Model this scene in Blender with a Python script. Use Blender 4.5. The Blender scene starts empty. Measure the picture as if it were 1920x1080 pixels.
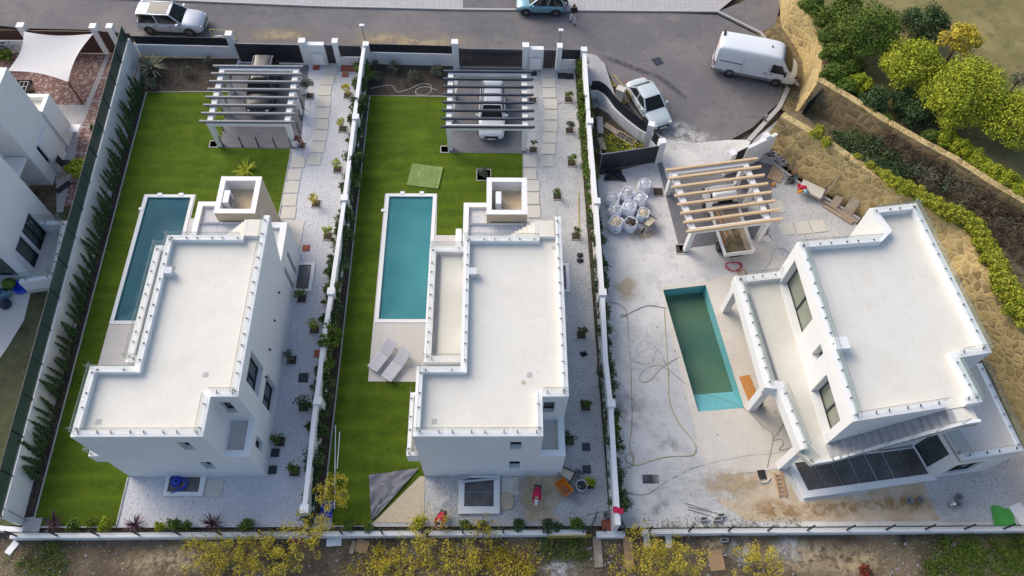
import bpy, bmesh, math, random
import numpy as np
from mathutils import Vector, Matrix
from mathutils.geometry import tessellate_polygon
random.seed(7); rng=np.random.default_rng(7)
S=bpy.context.scene; COL=S.collection; rad=math.radians
# ---------------- camera
CW=Matrix(((0.99983318,0.00222676,0.0181286),(-0.00692475,-0.87222686,0.48905251),(0.01690125,-0.48909646,-0.87206594)))
FOC=1451.394; CH=40.0
cam=bpy.data.cameras.new("camera"); co=bpy.data.objects.new("camera",cam); COL.objects.link(co); S.camera=co
cam.sensor_width=36; cam.lens=36*FOC/1920; cam.clip_start=.5; cam.clip_end=600
m=Matrix([[CW[r][0],-CW[r][1],-CW[r][2]] for r in range(3)]).to_4x4(); m.translation=(0,0,CH); co.matrix_world=m
# ---------------- sky, sun, exposure
SUN_EL,SUN_AZ=rad(38),rad(-48)     # azimuth clockwise from +Y
wd=bpy.data.worlds.new("World"); S.world=wd; wd.use_nodes=True
sk=wd.node_tree.nodes.new("ShaderNodeTexSky"); sk.sky_type='NISHITA'; sk.sun_disc=False
sk.sun_elevation=SUN_EL; sk.sun_rotation=SUN_AZ; sk.air_density=1.0; sk.dust_density=3.2; sk.ozone_density=1.6
bg=wd.node_tree.nodes["Background"]; wd.node_tree.links.new(sk.outputs[0],bg.inputs[0]); bg.inputs[1].default_value=.15
sl=bpy.data.lights.new("sun",'SUN'); sl.energy=1.35; sl.angle=rad(40); sl.color=(1,.91,.78)
so=bpy.data.objects.new("sun",sl); COL.objects.link(so)
sd=Vector((math.sin(SUN_AZ)*math.cos(SUN_EL),math.cos(SUN_AZ)*math.cos(SUN_EL),math.sin(SUN_EL)))
so.rotation_euler=sd.to_track_quat('Z','Y').to_euler(); so.location=(0,0,60)
S.view_settings.view_transform='Standard'; S.view_settings.look='None'; S.view_settings.exposure=.6; S.view_settings.gamma=1
# ---------------- place helper: a point of the plan seen at photo pixel (x,y), at height z
def W(x,y,z=0.0):
    d=CW@Vector(((x-960)/FOC,(y-540)/FOC,1)); t=(z-CH)/d.z
    return (d.x*t,d.y*t,z)
def W2(x,y,z=0.0): return W(x,y,z)[:2]
def L(ps,z=0.0): return [W2(x,y,z) for x,y in ps]
# ---------------- materials
def C3(c): return (c[0],c[1],c[2],1)
class NT:
    def __init__(s,name,coord='world'):
        s.m=bpy.data.materials.new(name); s.m.use_nodes=True; s.t=s.m.node_tree; s.n=s.t.nodes; s.b=s.n['Principled BSDF']
        if coord=='world': g=s.n.new('ShaderNodeNewGeometry'); s.co=g.outputs['Position']
        else: g=s.n.new('ShaderNodeTexCoord'); s.co=g.outputs['Object']
    def lk(s,a,b): s.t.links.new(a,b)
    def noise(s,scale,det=3,rough=.6,stretch=None):
        o=s.n.new('ShaderNodeTexNoise'); o.inputs['Scale'].default_value=scale; o.inputs['Detail'].default_value=det; o.inputs['Roughness'].default_value=rough
        c=s.co
        if stretch:
            mp=s.n.new('ShaderNodeMapping'); mp.inputs['Scale'].default_value=stretch; s.lk(c,mp.inputs[0]); c=mp.outputs[0]
        s.lk(c,o.inputs['Vector']); return o.outputs['Fac']
    def vor(s,scale,feat='F1',out='Color',rnd=1):
        o=s.n.new('ShaderNodeTexVoronoi'); o.feature=feat; o.inputs['Scale'].default_value=scale; o.inputs['Randomness'].default_value=rnd; s.lk(s.co,o.inputs['Vector']); r=o.outputs[out]
        if out=='Color':
            sp=s.n.new('ShaderNodeSeparateColor'); s.lk(r,sp.inputs[0]); r=sp.outputs[0]
        return r
    def ramp(s,f,lo,hi):
        o=s.n.new('ShaderNodeMapRange'); o.inputs[1].default_value=lo; o.inputs[2].default_value=hi; o.interpolation_type='SMOOTHSTEP'; s.lk(f,o.inputs[0]); return o.outputs[0]
    def mix(s,f,a,b):
        o=s.n.new('ShaderNodeMix'); o.data_type='RGBA'
        if isinstance(f,float): o.inputs[0].default_value=f
        else: s.lk(f,o.inputs[0])
        for v,i in ((a,6),(b,7)):
            if isinstance(v,tuple): o.inputs[i].default_value=C3(v)
            else: s.lk(v,o.inputs[i])
        return o.outputs[2]
    def mul(s,a,k):
        o=s.n.new('ShaderNodeMath'); o.operation='MULTIPLY'; s.lk(a,o.inputs[0])
        if isinstance(k,(int,float)): o.inputs[1].default_value=k
        else: s.lk(k,o.inputs[1])
        return o.outputs[0]
    def bump(s,h,st,d=.02):
        o=s.n.new('ShaderNodeBump'); o.inputs['Strength'].default_value=st; o.inputs['Distance'].default_value=d; s.lk(h,o.inputs['Height']); s.lk(o.outputs[0],s.b.inputs['Normal'])
    def fin(s,col,rough=.8,metal=0,spec=.5):
        if isinstance(col,tuple): s.b.inputs['Base Color'].default_value=C3(col)
        else: s.lk(col,s.b.inputs['Base Color'])
        s.b.inputs['Roughness'].default_value=rough; s.b.inputs['Metallic'].default_value=metal; s.b.inputs['Specular IOR Level'].default_value=spec
        return s.m
def layers(name,base,ls,rough=.85,bump=None,coord='world',metal=0,spec=.4):
    """ls: (colour, kind, scale, lo, hi[, strength[, stretch]])"""
    t=NT(name,coord); c=base
    for l in ls:
        col,kind,sc,lo,hi=l[:5]; st=l[5] if len(l)>5 else 1; sx=l[6] if len(l)>6 else None
        f=t.noise(sc,4,.65,sx) if kind=='n' else t.vor(sc)
        f=t.ramp(f,lo,hi)
        if st!=1: f=t.mul(f,st)
        c=t.mix(f,c,col)
    if bump:
        kind,sc,st,d=bump; t.bump(t.noise(sc,4) if kind=='n' else t.vor(sc,'F1','Distance'),st,d)
    return t.fin(c,rough,metal,spec)
M={}
M['plaster']=layers('white_plaster',(.72,.72,.71),[((.6,.6,.59),'n',.5,.45,.75,.35),((.62,.6,.56),'n',6,.6,.8,.25),((.5,.49,.46),'n',2.2,.6,.85,.4,(1.5,1.5,.15))],.7,('n',40,.15,.01))
M['coping']=layers('white_coping',(.74,.74,.72),[((.6,.59,.55),'n',3,.55,.8,.4),((.45,.44,.4),'n',18,.68,.8,.4)],.6)
def tiled(name,base,dark,joint,size,jw=.01,rot=0,stain=(.5,.48,.44),rough=.6):
    t=NT(name); mp=t.n.new('ShaderNodeMapping'); mp.inputs['Rotation'].default_value=(0,0,rot); t.lk(t.co,mp.inputs[0])
    b=t.n.new('ShaderNodeTexBrick'); b.offset=0; b.inputs['Scale'].default_value=1; b.inputs['Brick Width'].default_value=size[0]; b.inputs['Row Height'].default_value=size[1]; b.inputs['Mortar Size'].default_value=jw; b.inputs['Mortar Smooth'].default_value=.3
    b.inputs['Color1'].default_value=C3(base); b.inputs['Color2'].default_value=C3(dark); b.inputs['Mortar'].default_value=C3(joint); t.lk(mp.outputs[0],b.inputs[0])
    c=t.mix(t.mul(t.ramp(t.noise(.55,5),.45,.75),.45),b.outputs[0],stain); c=t.mix(t.mul(t.ramp(t.noise(7,4),.55,.8),.3),c,stain)
    c=t.mix(t.mul(t.ramp(t.noise(2.1,6,.7),.58,.72),.32),c,(stain[0]*.7,stain[1]*.68,stain[2]*.62)); c=t.mix(t.mul(t.ramp(t.noise(1.0,6,.75,(3,.5,1)),.62,.8),.18),c,(stain[0]*.8,stain[1]*.76,stain[2]*.66)); e_=t.noise(.9,3); c=t.mix(t.mul(t.mul(t.ramp(e_,.5,.515),t.ramp(e_,.545,.52)),.1),c,(stain[0]*.7,stain[1]*.66,stain[2]*.58))
    return t.fin(c,rough)
M['roof']=tiled('roof_tile',(.65,.63,.565),(.63,.61,.545),(.6,.58,.515),(.6,.6),.006,0,(.54,.51,.44))
M['deck']=tiled('porcelain_deck',(.56,.53,.49),(.54,.51,.47),(.47,.44,.4),(.6,.6),.008)
M['deck_rot']=tiled('porcelain_deck_turned',(.60,.56,.49),(.57,.53,.47),(.5,.46,.4),(.6,.6),.006,rad(-8.6),(.48,.42,.33))
M['terrace']=tiled('terrace_tile',(.62,.6,.53),(.6,.58,.51),(.56,.54,.47),(.6,.6),.006,0,(.54,.51,.42))
M['gravel_white']=layers('white_gravel',(.5,.5,.52),[((.68,.68,.69),'v',45,.3,.7),((.24,.24,.26),'v',26,.88,.94,.8),((.42,.42,.45),'n',.35,.4,.7,.45)],.9,('v',16,.8,.03))
M['gravel_grey']=layers('grey_gravel',(.46,.46,.45),[((.58,.58,.56),'v',45,.3,.75),((.16,.16,.16),'v',28,.84,.92,.8),((.28,.28,.29),'n',.3,.4,.7,.4)],.9,('v',17,.8,.03))
M['soil']=layers('planting_soil',(.05,.038,.028),[((.13,.1,.07),'n',9,.5,.7),((.028,.021,.016),'n',2.2,.5,.7),((.2,.17,.13),'v',30,.95,.97)],.95,('n',14,.8,.06))
def lawnm(name,sun,dk):  # sun, dk: the turf's own pale and dark greens, mixed by noise
    t=NT(name); c=t.mix(t.ramp(t.noise(30,2),.35,.65),dk,sun); c=t.mix(t.mul(t.ramp(t.noise(.7,3,.5,(.35,2.2,1)),.4,.7),.4),c,tuple(v*1.35 for v in sun)); c=t.mix(t.mul(t.ramp(t.noise(.35,4),.45,.7),.5),c,dk)
    w=t.n.new('ShaderNodeTexWave'); w.bands_direction='Y'; w.inputs['Scale'].default_value=.35; w.inputs['Distortion'].default_value=1.5; t.lk(t.co,w.inputs[0]); c=t.mix(t.mul(w.outputs['Fac'],.08),c,tuple(v*1.4 for v in sun)); c=t.mix(t.mul(t.ramp(t.noise(1.3,5,.7),.48,.7),.6),c,(.125,.175,.014)); c=t.mix(t.mul(t.ramp(t.noise(4.5,4,.7),.55,.72),.35),c,tuple(v*.6 for v in dk))
    t.bump(t.noise(55,2),.9,.04); return t.fin(c,.9,0,.15)
M['lawn']=lawnm('artificial_turf',(.11,.17,.011),(.034,.066,.005))
M['lawn_dull']=layers('dry_lawn',(.07,.078,.032),[((.1,.1,.05),'n',2,.4,.7),((.04,.04,.02),'n',.7,.5,.7)],.95,('n',40,.8,.03))
M['asphalt']=layers('asphalt',(.135,.128,.133),[((.185,.172,.168),'n',.22,.4,.65,.8),((.085,.082,.09),'n',.5,.55,.75,.5,(1,3,1)),((.27,.255,.24),'n',3.5,.55,.72,.4),((.1,.095,.095),'n',1.4,.55,.66,.4),((.08,.08,.085),'n',30,.5,.7,.4),((.33,.27,.19),'n',.28,.62,.78,.55,(.8,1.6,1))],.85,('n',60,.3,.01))
M['concrete']=layers('rough_concrete',(.5,.495,.48),[((.64,.62,.58),'n',.22,.4,.65,.9),((.36,.36,.36),'n',.55,.55,.75,.55),((.5,.46,.4),'n',1.6,.55,.75,.35),((.3,.29,.27),'n',2.3,.56,.7,.5),((.4,.395,.385),'n',1.1,.5,.66,.45),((.22,.21,.2),'n',9,.6,.7,.5),((.24,.23,.22),'n',26,.62,.72,.5),((.74,.73,.7),'n',5,.58,.72,.5),((.3,.29,.28),'n',11,.62,.75,.5)],.85,('n',25,.25,.02))
M['footway']=tiled('footway_slabs',(.42,.41,.41),(.38,.37,.37),(.27,.26,.26),(.4,.4),.012,0,(.3,.29,.28),.85)
M['kerb']=layers('kerb_concrete',(.42,.41,.4),[((.25,.25,.24),'n',4,.5,.8,.5)],.85)
M['sand']=layers('ochre_sand',(.46,.36,.24),[((.55,.46,.34),'n',.9,.4,.65),((.3,.18,.08),'n',1.3,.58,.75,.8),((.6,.57,.52),'n',.5,.55,.7,.6)],.95,('n',9,.7,.06))
M['builder_sand']=layers('builder_sand',(.52,.44,.31),[((.4,.32,.22),'n',3,.5,.7,.6,(1,2,1))],.95,('n',7,.8,.06))
M['earth']=layers('rough_earth',(.11,.078,.05),[((.2,.15,.095),'n',.35,.42,.62),((.05,.036,.026),'n',.8,.55,.72),((.3,.23,.16),'n',.16,.6,.7,.8),((.09,.1,.03),'n',1.1,.56,.7,.8),((.4,.37,.32),'v',22,.975,.985)],.95,('n',7,.9,.12))
M['meadow']=layers('dry_meadow',(.19,.165,.062),[((.26,.22,.09),'n',.4,.42,.65),((.09,.1,.03),'n',.25,.5,.7),((.07,.06,.025),'n',1.5,.55,.75,.6),((.3,.26,.12),'n',6,.6,.72,.5)],.95,('n',30,.7,.05))
M['weedbank']=layers('weedy_bank',(.16,.12,.06),[((.24,.18,.1),'n',1.4,.45,.65),((.06,.06,.02),'n',2.5,.5,.7),((.36,.33,.28),'v',18,.975,.985)],.95,('n',9,.8,.1))
def pavers(name,cs,size,joint,rot=0):
    t=NT(name); mp=t.n.new('ShaderNodeMapping'); mp.inputs['Rotation'].default_value=(0,0,rot); t.lk(t.co,mp.inputs[0])
    b=t.n.new('ShaderNodeTexBrick'); b.offset=.5; b.inputs['Scale'].default_value=1; b.inputs['Brick Width'].default_value=size[0]; b.inputs['Row Height'].default_value=size[1]; b.inputs['Mortar Size'].default_value=.008
    b.inputs['Color1'].default_value=C3(cs[0]); b.inputs['Color2'].default_value=C3(cs[1]); b.inputs['Mortar'].default_value=C3(joint); t.lk(mp.outputs[0],b.inputs[0])
    c=b.outputs[0]
    if len(cs)>2: c=t.mix(t.mul(t.ramp(t.vor(10,rnd=.9),.76,.8),1.0),c,cs[2])
    c=t.mix(t.mul(t.ramp(t.noise(.5,4),.45,.7),.4),c,tuple(v*.6 for v in cs[0])); return t.fin(c,.85)
M['brick_pave']=pavers('red_block_paving',((.25,.125,.1),(.17,.09,.085),(.42,.33,.28)),(.2,.1),(.14,.1,.09))
M['grey_pave']=pavers('grey_block_paving',((.15,.15,.16),(.19,.19,.2)),(.22,.11),(.08,.08,.085))
def stone(name,ca,cb,cc,mortar,sc=3.4):
    t=NT(name); nz=t.n.new('ShaderNodeTexNoise'); nz.inputs['Scale'].default_value=1.1; t.lk(t.co,nz.inputs['Vector']); mm=t.n.new('ShaderNodeMix'); mm.data_type='RGBA'; mm.inputs[0].default_value=.4; t.lk(t.co,mm.inputs[6]); t.lk(nz.outputs['Color'],mm.inputs[7]); t.co=mm.outputs[2]
    e=t.vor(sc,'DISTANCE_TO_EDGE','Distance'); cell=t.vor(sc); stone_=t.mix(cell,tuple(v*.7 for v in ca),tuple(v*1.12 for v in ca))
    stone_=t.mix(t.mul(t.ramp(cell,.84,.92),.75),stone_,cb); c=t.mix(t.ramp(e,.0,.08),mortar,stone_)
    c=t.mix(t.mul(t.ramp(t.noise(.8,5),.5,.7),.6),c,cc); c=t.mix(t.mul(t.ramp(t.noise(9,5,.75),.5,.72),.55),c,tuple(v*.45 for v in ca))
    t.bump(t.mul(t.ramp(e,0,.25),t.noise(6,4)),.7,.08); return t.fin(c,.92)
M['stone']=stone('ochre_rubble_stone',(.46,.34,.14),(.2,.13,.06),(.42,.31,.14),(.52,.41,.21))
M['stone_dark']=stone('mossy_rubble_stone',(.19,.13,.055),(.12,.085,.04),(.1,.09,.035),(.2,.16,.09),2.2)
M['cladding']=layers('travertine_cladding',(.52,.42,.31),[((.38,.32,.25),'n',2.2,.45,.7,.6,(.5,.5,5)),((.6,.56,.5),'n',5,.5,.7,.5,(.5,.5,4))],.75)
def flat(k,c,r=.5,me=0,sp=.5,nz=.25,sc=9): M[k]=layers(k,c,[(tuple(v*.6 for v in c),'n',sc,.45,.8,nz)],r,None,'obj',me,sp)
flat('dark_metal',(.022,.026,.036),.45); flat('grey_metal',(.17,.18,.2),.45); flat('steel',(.5,.5,.5),.3,1); flat('black',(.012,.012,.012),.5)
flat('rubber',(.018,.018,.018),.85); flat('white_paint',(.72,.73,.73),.4); flat('alu_grey',(.19,.2,.225),.4); flat('rafter_dark',(.045,.056,.078),.5)
flat('white_car',(.68,.71,.72),.22,0,.6,.08); flat('silver_car',(.42,.45,.5),.25,.25,.5,.1); flat('mint_car',(.5,.56,.56),.25,.1,.5,.1); flat('blue_car',(.17,.33,.4),.25,.3,.5,.1); flat('black_car',(.014,.015,.018),.2)
flat('car_glass',(.012,.016,.018),.12,0,.45,.2,3); flat('screen_glass',(.02,.024,.022),.25,0,.1,.2,3); flat('rim',(.25,.25,.26),.3,.8); flat('lamp_clear',(.6,.6,.58),.15); flat('lamp_red',(.45,.01,.02),.25); flat('plate',(.7,.7,.68),.5)
flat('brown_metal',(.07,.032,.024),.6); flat('yellow_paint',(.55,.4,.06),.5); flat('yellow_green',(.42,.42,.1),.6); flat('terracotta',(.32,.09,.05),.8)
flat('orange_plastic',(.75,.25,.015),.45); flat('blue_plastic',(.015,.05,.5),.4); flat('bucket_grey',(.22,.22,.23),.6); flat('green_sheet',(.06,.33,.05),.6); flat('red_cloth',(.5,.012,.06),.85); flat('cream_slab',(.56,.53,.46),.8); flat('block_grey',(.36,.36,.36),.9)
flat('bag_white',(.7,.72,.77),.6,0,.3,.3,12); flat('bag_print',(.06,.09,.2),.7); flat('strap',(.16,.19,.24),.8); flat('lounger',(.5,.49,.51),.7); flat('pipe_grey',(.5,.51,.53),.5); flat('hose_tan',(.36,.3,.18),.6); flat('hose_yellow',(.42,.36,.12),.6); flat('hose_green',(.45,.47,.35),.6); flat('cable',(.12,.115,.1),.6)
M['pine']=layers('pine_timber',(.6,.44,.27),[((.42,.27,.14),'n',3,.5,.75,.6,(.6,8,8)),((.62,.47,.3),'n',1.2,.5,.7,.5)],.7,None,'obj')
M['old_wood']=layers('weathered_wood',(.34,.27,.2),[((.2,.15,.11),'n',4,.45,.7,.7,(.5,7,7)),((.42,.37,.3),'n',1.5,.5,.7)],.85,None,'obj')
M['plywood']=layers('plywood',(.4,.25,.13),[((.3,.18,.09),'n',3,.5,.7,.6)],.8,None,'obj')
M['shutter_board']=layers('orange_board',(.5,.22,.06),[((.38,.16,.04),'n',3,.5,.7,.6)],.8,None,'obj')
M['tarp']=layers('grey_tarpaulin',(.15,.15,.165),[((.24,.24,.26),'n',3,.5,.7,.7)],.45,('n',4,.9,.08))
M['sailcloth']=layers('sail_cloth',(.6,.585,.57),[((.52,.51,.5),'n',.8,.4,.7,.5)],.8)
M['turfroll']=layers('turf_underside',(.16,.23,.06),[((.25,.3,.13),'n',6,.45,.7)],.95)
def glassm(name,col,alpha,rough=.05,objc=False):
    t=NT(name,'obj'); t.m.surface_render_method='DITHERED'
    t.b.inputs['Alpha'].default_value=alpha; return t.fin(col,rough,0,.8)
M['glass']=glassm('railing_glass',(.3,.42,.38),.16)
M['mesh_green']=glassm('green_screen_mesh',(.012,.055,.042),.93,.8)
M['mesh_clear']=glassm('thin_wire_mesh',(.03,.1,.07),.35,.8)
M['grate']=layers('grate_grey',(.1,.096,.094),[((.15,.145,.14),'n',2,.4,.7)],.35,None,'world',.3)
def waterm(name,deep,sh,rough=.04,alpha=.72,sp=.45):
    t=NT(name); c=t.mix(t.ramp(t.noise(.35,3),.35,.65),deep,sh); t.b.inputs['Alpha'].default_value=alpha
    t.bump(t.noise(5,4,.6),.55,.04); return t.fin(c,rough,0,sp)
M['water']=waterm('pool_water',(.03,.24,.27),(.05,.29,.31),.05,.6)
M['water_deep']=waterm('pool_water_blue',(.012,.10,.15),(.02,.15,.2),.1,.64,.06)
M['water_green']=waterm('green_pool_water',(.055,.125,.07),(.11,.19,.09),.08,.68)
M['pool_tile']=layers('aqua_mosaic',(.16,.45,.47),[((.12,.38,.42),'v',20,.4,.6,.5),((.25,.5,.5),'n',1,.5,.7,.4)],.4)
M['win']=layers('window_glass',(.05,.06,.06),[((.09,.1,.09),'n',.8,.4,.7)],.06,None,'world',0,.9)
M['win_reflection']=layers('window_glass_reflection',(.17,.19,.13),[((.25,.27,.2),'n',.6,.4,.7),((.1,.12,.09),'n',2,.55,.7,.5)],.08,None,'world',0,.8)  # pale olive patches in the colour stand in for reflections on the panes
def leafm(name,a,b,c,sc=1.5):
    t=NT(name); x=t.mix(t.ramp(t.noise(sc,3),.38,.62),a,b); x=t.mix(t.ramp(t.noise(sc*9,2),.48,.7),x,c)
    t.b.inputs['Subsurface Weight'].default_value=0; return t.fin(x,.65,0,.25)
M['leaf_yellow']=leafm('yellow_green_leaves',(.28,.34,.022),(.42,.43,.03),(.12,.18,.013))
M['leaf_hedge']=leafm('hedge_leaves',(.3,.33,.025),(.42,.4,.04),(.1,.15,.015))
M['leaf_wattle']=leafm('golden_feathery_leaves',(.47,.36,.03),(.6,.48,.05),(.3,.27,.04))
M['leaf_mid']=leafm('mid_green_leaves',(.085,.14,.018),(.14,.2,.025),(.04,.08,.014))
M['leaf_dark']=leafm('dark_green_leaves',(.05,.085,.026),(.075,.12,.04),(.026,.05,.016))
M['leaf_cypress']=leafm('cypress_leaves',(.065,.115,.04),(.095,.155,.055),(.03,.06,.022),3)
M['leaf_olive']=leafm('olive_leaves',(.1,.12,.075),(.16,.18,.12),(.06,.07,.045),3)
M['leaf_lime']=leafm('lime_leaves',(.33,.38,.02),(.48,.46,.03),(.18,.25,.02))
M['leaf_gold']=leafm('golden_leaves',(.6,.48,.02),(.5,.45,.03),(.35,.32,.02))
M['leaf_red']=leafm('red_leaves',(.22,.03,.02),(.3,.05,.03),(.05,.06,.02))
M['leaf_purple']=leafm('purple_leaves',(.07,.03,.045),(.11,.05,.07),(.03,.015,.02))
M['twig']=leafm('dry_twigs',(.1,.065,.04),(.15,.11,.07),(.045,.035,.022))
M['bark']=layers('bark',(.16,.13,.1),[((.08,.06,.045),'n',6,.45,.7)],.95)
flat('skin',(.42,.24,.17),.6); flat('hair',(.02,.015,.012),.7); flat('cloth_black',(.012,.012,.014),.9); flat('cloth_grey',(.5,.5,.52),.9); flat('cloth_dark',(.03,.035,.06),.9); flat('cap',(.6,.6,.58),.8)
def stainm(name,col,dens,nsc=3.0,lo=.4,hi=.62):
    t=NT(name,'obj'); g=t.n.new('ShaderNodeVectorMath'); g.operation='LENGTH'; t.lk(t.co,g.inputs[0]); f=t.ramp(g.outputs['Value'],1.0,.15)
    p=t.n.new('ShaderNodeNewGeometry'); t.co=p.outputs['Position']; a=t.mul(t.mul(f,t.ramp(t.noise(nsc,5,.7),lo,hi)),dens); t.lk(a,t.b.inputs['Alpha']); return t.fin(col,.9,0,.2)
M['st_dust']=stainm('tan_dust',(.42,.34,.22),.75,1.1,.3,.6); M['st_white']=stainm('cement_dust',(.62,.61,.58),.8,1.6,.35,.62); M['st_dark']=stainm('dark_patch',(.2,.2,.2),.45,1.4,.35,.65)
M['st_rust']=stainm('rusty_soil',(.34,.2,.07),.7,2.2,.4,.62); M['st_sand']=stainm('sand_spill',(.46,.36,.22),.85,2.5,.35,.6); M['st_track']=stainm('tyre_marks',(.085,.08,.082),.7,3,.3,.6)
# ---------------- mesh builders
KIDS={}
class MB:
    def __init__(s): s.v=[]; s.f=[]
    def add(s,vs,fs):
        n=len(s.v); s.v+= [tuple(p) for p in vs]; s.f+=[tuple(i+n for i in f) for f in fs]; return s
    def box(s,x0,y0,z0,x1,y1,z1):
        x0,x1=min(x0,x1),max(x0,x1); y0,y1=min(y0,y1),max(y0,y1); z0,z1=min(z0,z1),max(z0,z1)
        return s.add([(x,y,z) for z in (z0,z1) for x,y in ((x0,y0),(x1,y0),(x1,y1),(x0,y1))],[(3,2,1,0),(4,5,6,7),(0,1,5,4),(1,2,6,5),(2,3,7,6),(3,0,4,7)])
    def ob(s,c,size,rz=0,tilt=0,z0=None):
        """box of given size, centre c, turned about z (and tilted about its own x first)"""
        hx,hy,hz=size[0]/2,size[1]/2,size[2]/2; R=Matrix.Rotation(rz,3,'Z')@Matrix.Rotation(tilt,3,'X'); c=Vector(c)
        vs=[c+R@Vector((x,y,z)) for z in (-hz,hz) for x,y in ((-hx,-hy),(hx,-hy),(hx,hy),(-hx,hy))]
        return s.add(vs,[(3,2,1,0),(4,5,6,7),(0,1,5,4),(1,2,6,5),(2,3,7,6),(3,0,4,7)])
    def bar(s,a,b,w,h=None,up=(0,0,1)):
        h=h or w; a=Vector(a); b=Vector(b); d=(b-a).normalized(); u=Vector(up)
        if abs(d.dot(u))>.98: u=Vector((0,1,0))
        x=d.cross(u).normalized(); y=x.cross(d).normalized(); vs=[]
        for p in (a,b):
            for i,j in ((-1,-1),(1,-1),(1,1),(-1,1)): vs.append(p+x*i*w/2+y*j*h/2)
        return s.add(vs,[(3,2,1,0),(4,5,6,7),(0,1,5,4),(1,2,6,5),(2,3,7,6),(3,0,4,7)])
    def prism(s,poly,z0,z1,bottom=True):
        a=sum(poly[i][0]*poly[(i+1)%len(poly)][1]-poly[(i+1)%len(poly)][0]*poly[i][1] for i in range(len(poly)))
        if a<0: poly=poly[::-1]
        n=len(poly); z0s=z0 if isinstance(z0,(list,tuple)) else [z0]*n
        vs=[(p[0],p[1],z0s[i]) for i,p in enumerate(poly)]+[(p[0],p[1],z1) for p in poly]
        tri=tessellate_polygon([[Vector((p[0],p[1],0)) for p in poly]])
        fs=[(i,(i+1)%n,(i+1)%n+n,i+n) for i in range(n)]
        for t in tri:
            p,q,r=[Vector(poly[i][:2]) for i in t]; c=(q-p).cross(r-p)
            t=tuple(t) if c>0 else tuple(t[::-1])
            fs.append(tuple(i+n for i in t)); 
            if bottom: fs.append(t[::-1])
        return s.add(vs,fs)
    def tube(s,path,r,n=6,cap=True):
        path=[Vector(p) for p in path]; rs=r if isinstance(r,(list,tuple)) else [r]*len(path); vs=[]; px=None
        for i,p in enumerate(path):
            d=(path[min(i+1,len(path)-1)]-path[max(i-1,0)]).normalized()
            if px is None:
                px=d.cross(Vector((0,0,1)));  px=px if px.length>.05 else Vector((1,0,0)); px.normalize()
            x=(px-d*px.dot(d)).normalized(); px=x; y=d.cross(x)
            for k in range(n):
                a=2*math.pi*k/n; vs.append(p+(x*math.cos(a)+y*math.sin(a))*rs[i])
        m=len(path); fs=[(i*n+k,i*n+(k+1)%n,(i+1)*n+(k+1)%n,(i+1)*n+k) for i in range(m-1) for k in range(n)]
        if cap: fs+=[tuple(range(n))[::-1],tuple((m-1)*n+k for k in range(n))]
        return s.add(vs,fs)
    def lathe(s,prof,c=(0,0,0),n=16):
        vs=[];m=len(prof)
        for r,z in prof:
            for k in range(n): a=2*math.pi*k/n; vs.append((c[0]+r*math.cos(a),c[1]+r*math.sin(a),c[2]+z))
        return s.add(vs,[(i*n+k,i*n+(k+1)%n,(i+1)*n+(k+1)%n,(i+1)*n+k) for i in range(m-1) for k in range(n)])
    def grid(s,f,nu,nv,flip=False):
        vs=[f(i/nu,j/nv) for j in range(nv+1) for i in range(nu+1)]; w=nu+1
        fs=[(j*w+i,j*w+i+1,(j+1)*w+i+1,(j+1)*w+i) for j in range(nv) for i in range(nu)]
        return s.add(vs,[q[::-1] for q in fs] if flip else fs)
    def wall(s,p0,p1,z0,z1,holes=(),depth=.3):
        """wall sheet from p0 to p1, outside on the right of p0->p1; holes (u0,u1,za,zb) get reveals"""
        a=Vector(p0[:2]); b=Vector(p1[:2]); Ln=(b-a).length; d=(b-a)/Ln; inn=Vector((-d.y,d.x))
        us=sorted({0,Ln,*[h[0] for h in holes],*[h[1] for h in holes]}); zs=sorted({z0,z1,*[h[2] for h in holes],*[h[3] for h in holes]})
        P=lambda u,z,k=0:(a.x+d.x*u+inn.x*k,a.y+d.y*u+inn.y*k,z)
        for i in range(len(us)-1):
            for j in range(len(zs)-1):
                uc,zc=(us[i]+us[i+1])/2,(zs[j]+zs[j+1])/2
                if any(h[0]<uc<h[1] and h[2]<zc<h[3] for h in holes): continue
                s.add([P(us[i],zs[j]),P(us[i+1],zs[j]),P(us[i+1],zs[j+1]),P(us[i],zs[j+1])],[(0,1,2,3)])
        for u0,u1,za,zb in holes:
            s.add([P(u0,za),P(u1,za),P(u1,zb),P(u0,zb),P(u0,za,depth),P(u1,za,depth),P(u1,zb,depth),P(u0,zb,depth)],[(0,4,5,1),(1,5,6,2),(2,6,7,3),(3,7,4,0)])
        return s
def at_wall(p0,p1,u,z,k=0):
    a=Vector(p0[:2]); b=Vector(p1[:2]); d=(b-a).normalized(); return (a.x+d.x*u-d.y*k,a.y+d.y*u+d.x*k,z)
def mesh(name,mb,mat,smooth=False,off=(0,0,0)):
    me=bpy.data.meshes.new(name); o=off
    me.from_pydata([(v[0]-o[0],v[1]-o[1],v[2]-o[2]) for v in mb.v],[],mb.f); me.materials.append(M[mat] if isinstance(mat,str) else mat)
    if smooth: me.polygons.foreach_set('use_smooth',[True]*len(me.polygons))
    me.update(); return me
def part(name,mb,mat,parent=None,smooth=False,off=None,label=None):
    if off is None: off=OFF
    o=bpy.data.objects.new(name,mesh(name,mb,mat,smooth,off)); COL.objects.link(o); o.parent=parent
    if parent: KIDS.setdefault(parent.name,[]).append(o)
    if label: o['label']=label
    return o
OFF=(0,0,0)
def thing(name,label,cat,loc=(0,0,0),rz=0,group=None):
    o=bpy.data.objects.new(name,None); COL.objects.link(o); o.location=loc; o.rotation_euler=(0,0,rz); o.empty_display_size=.3
    o['label']=label; o['category']=cat
    if group: o['group']=group
    return o
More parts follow.
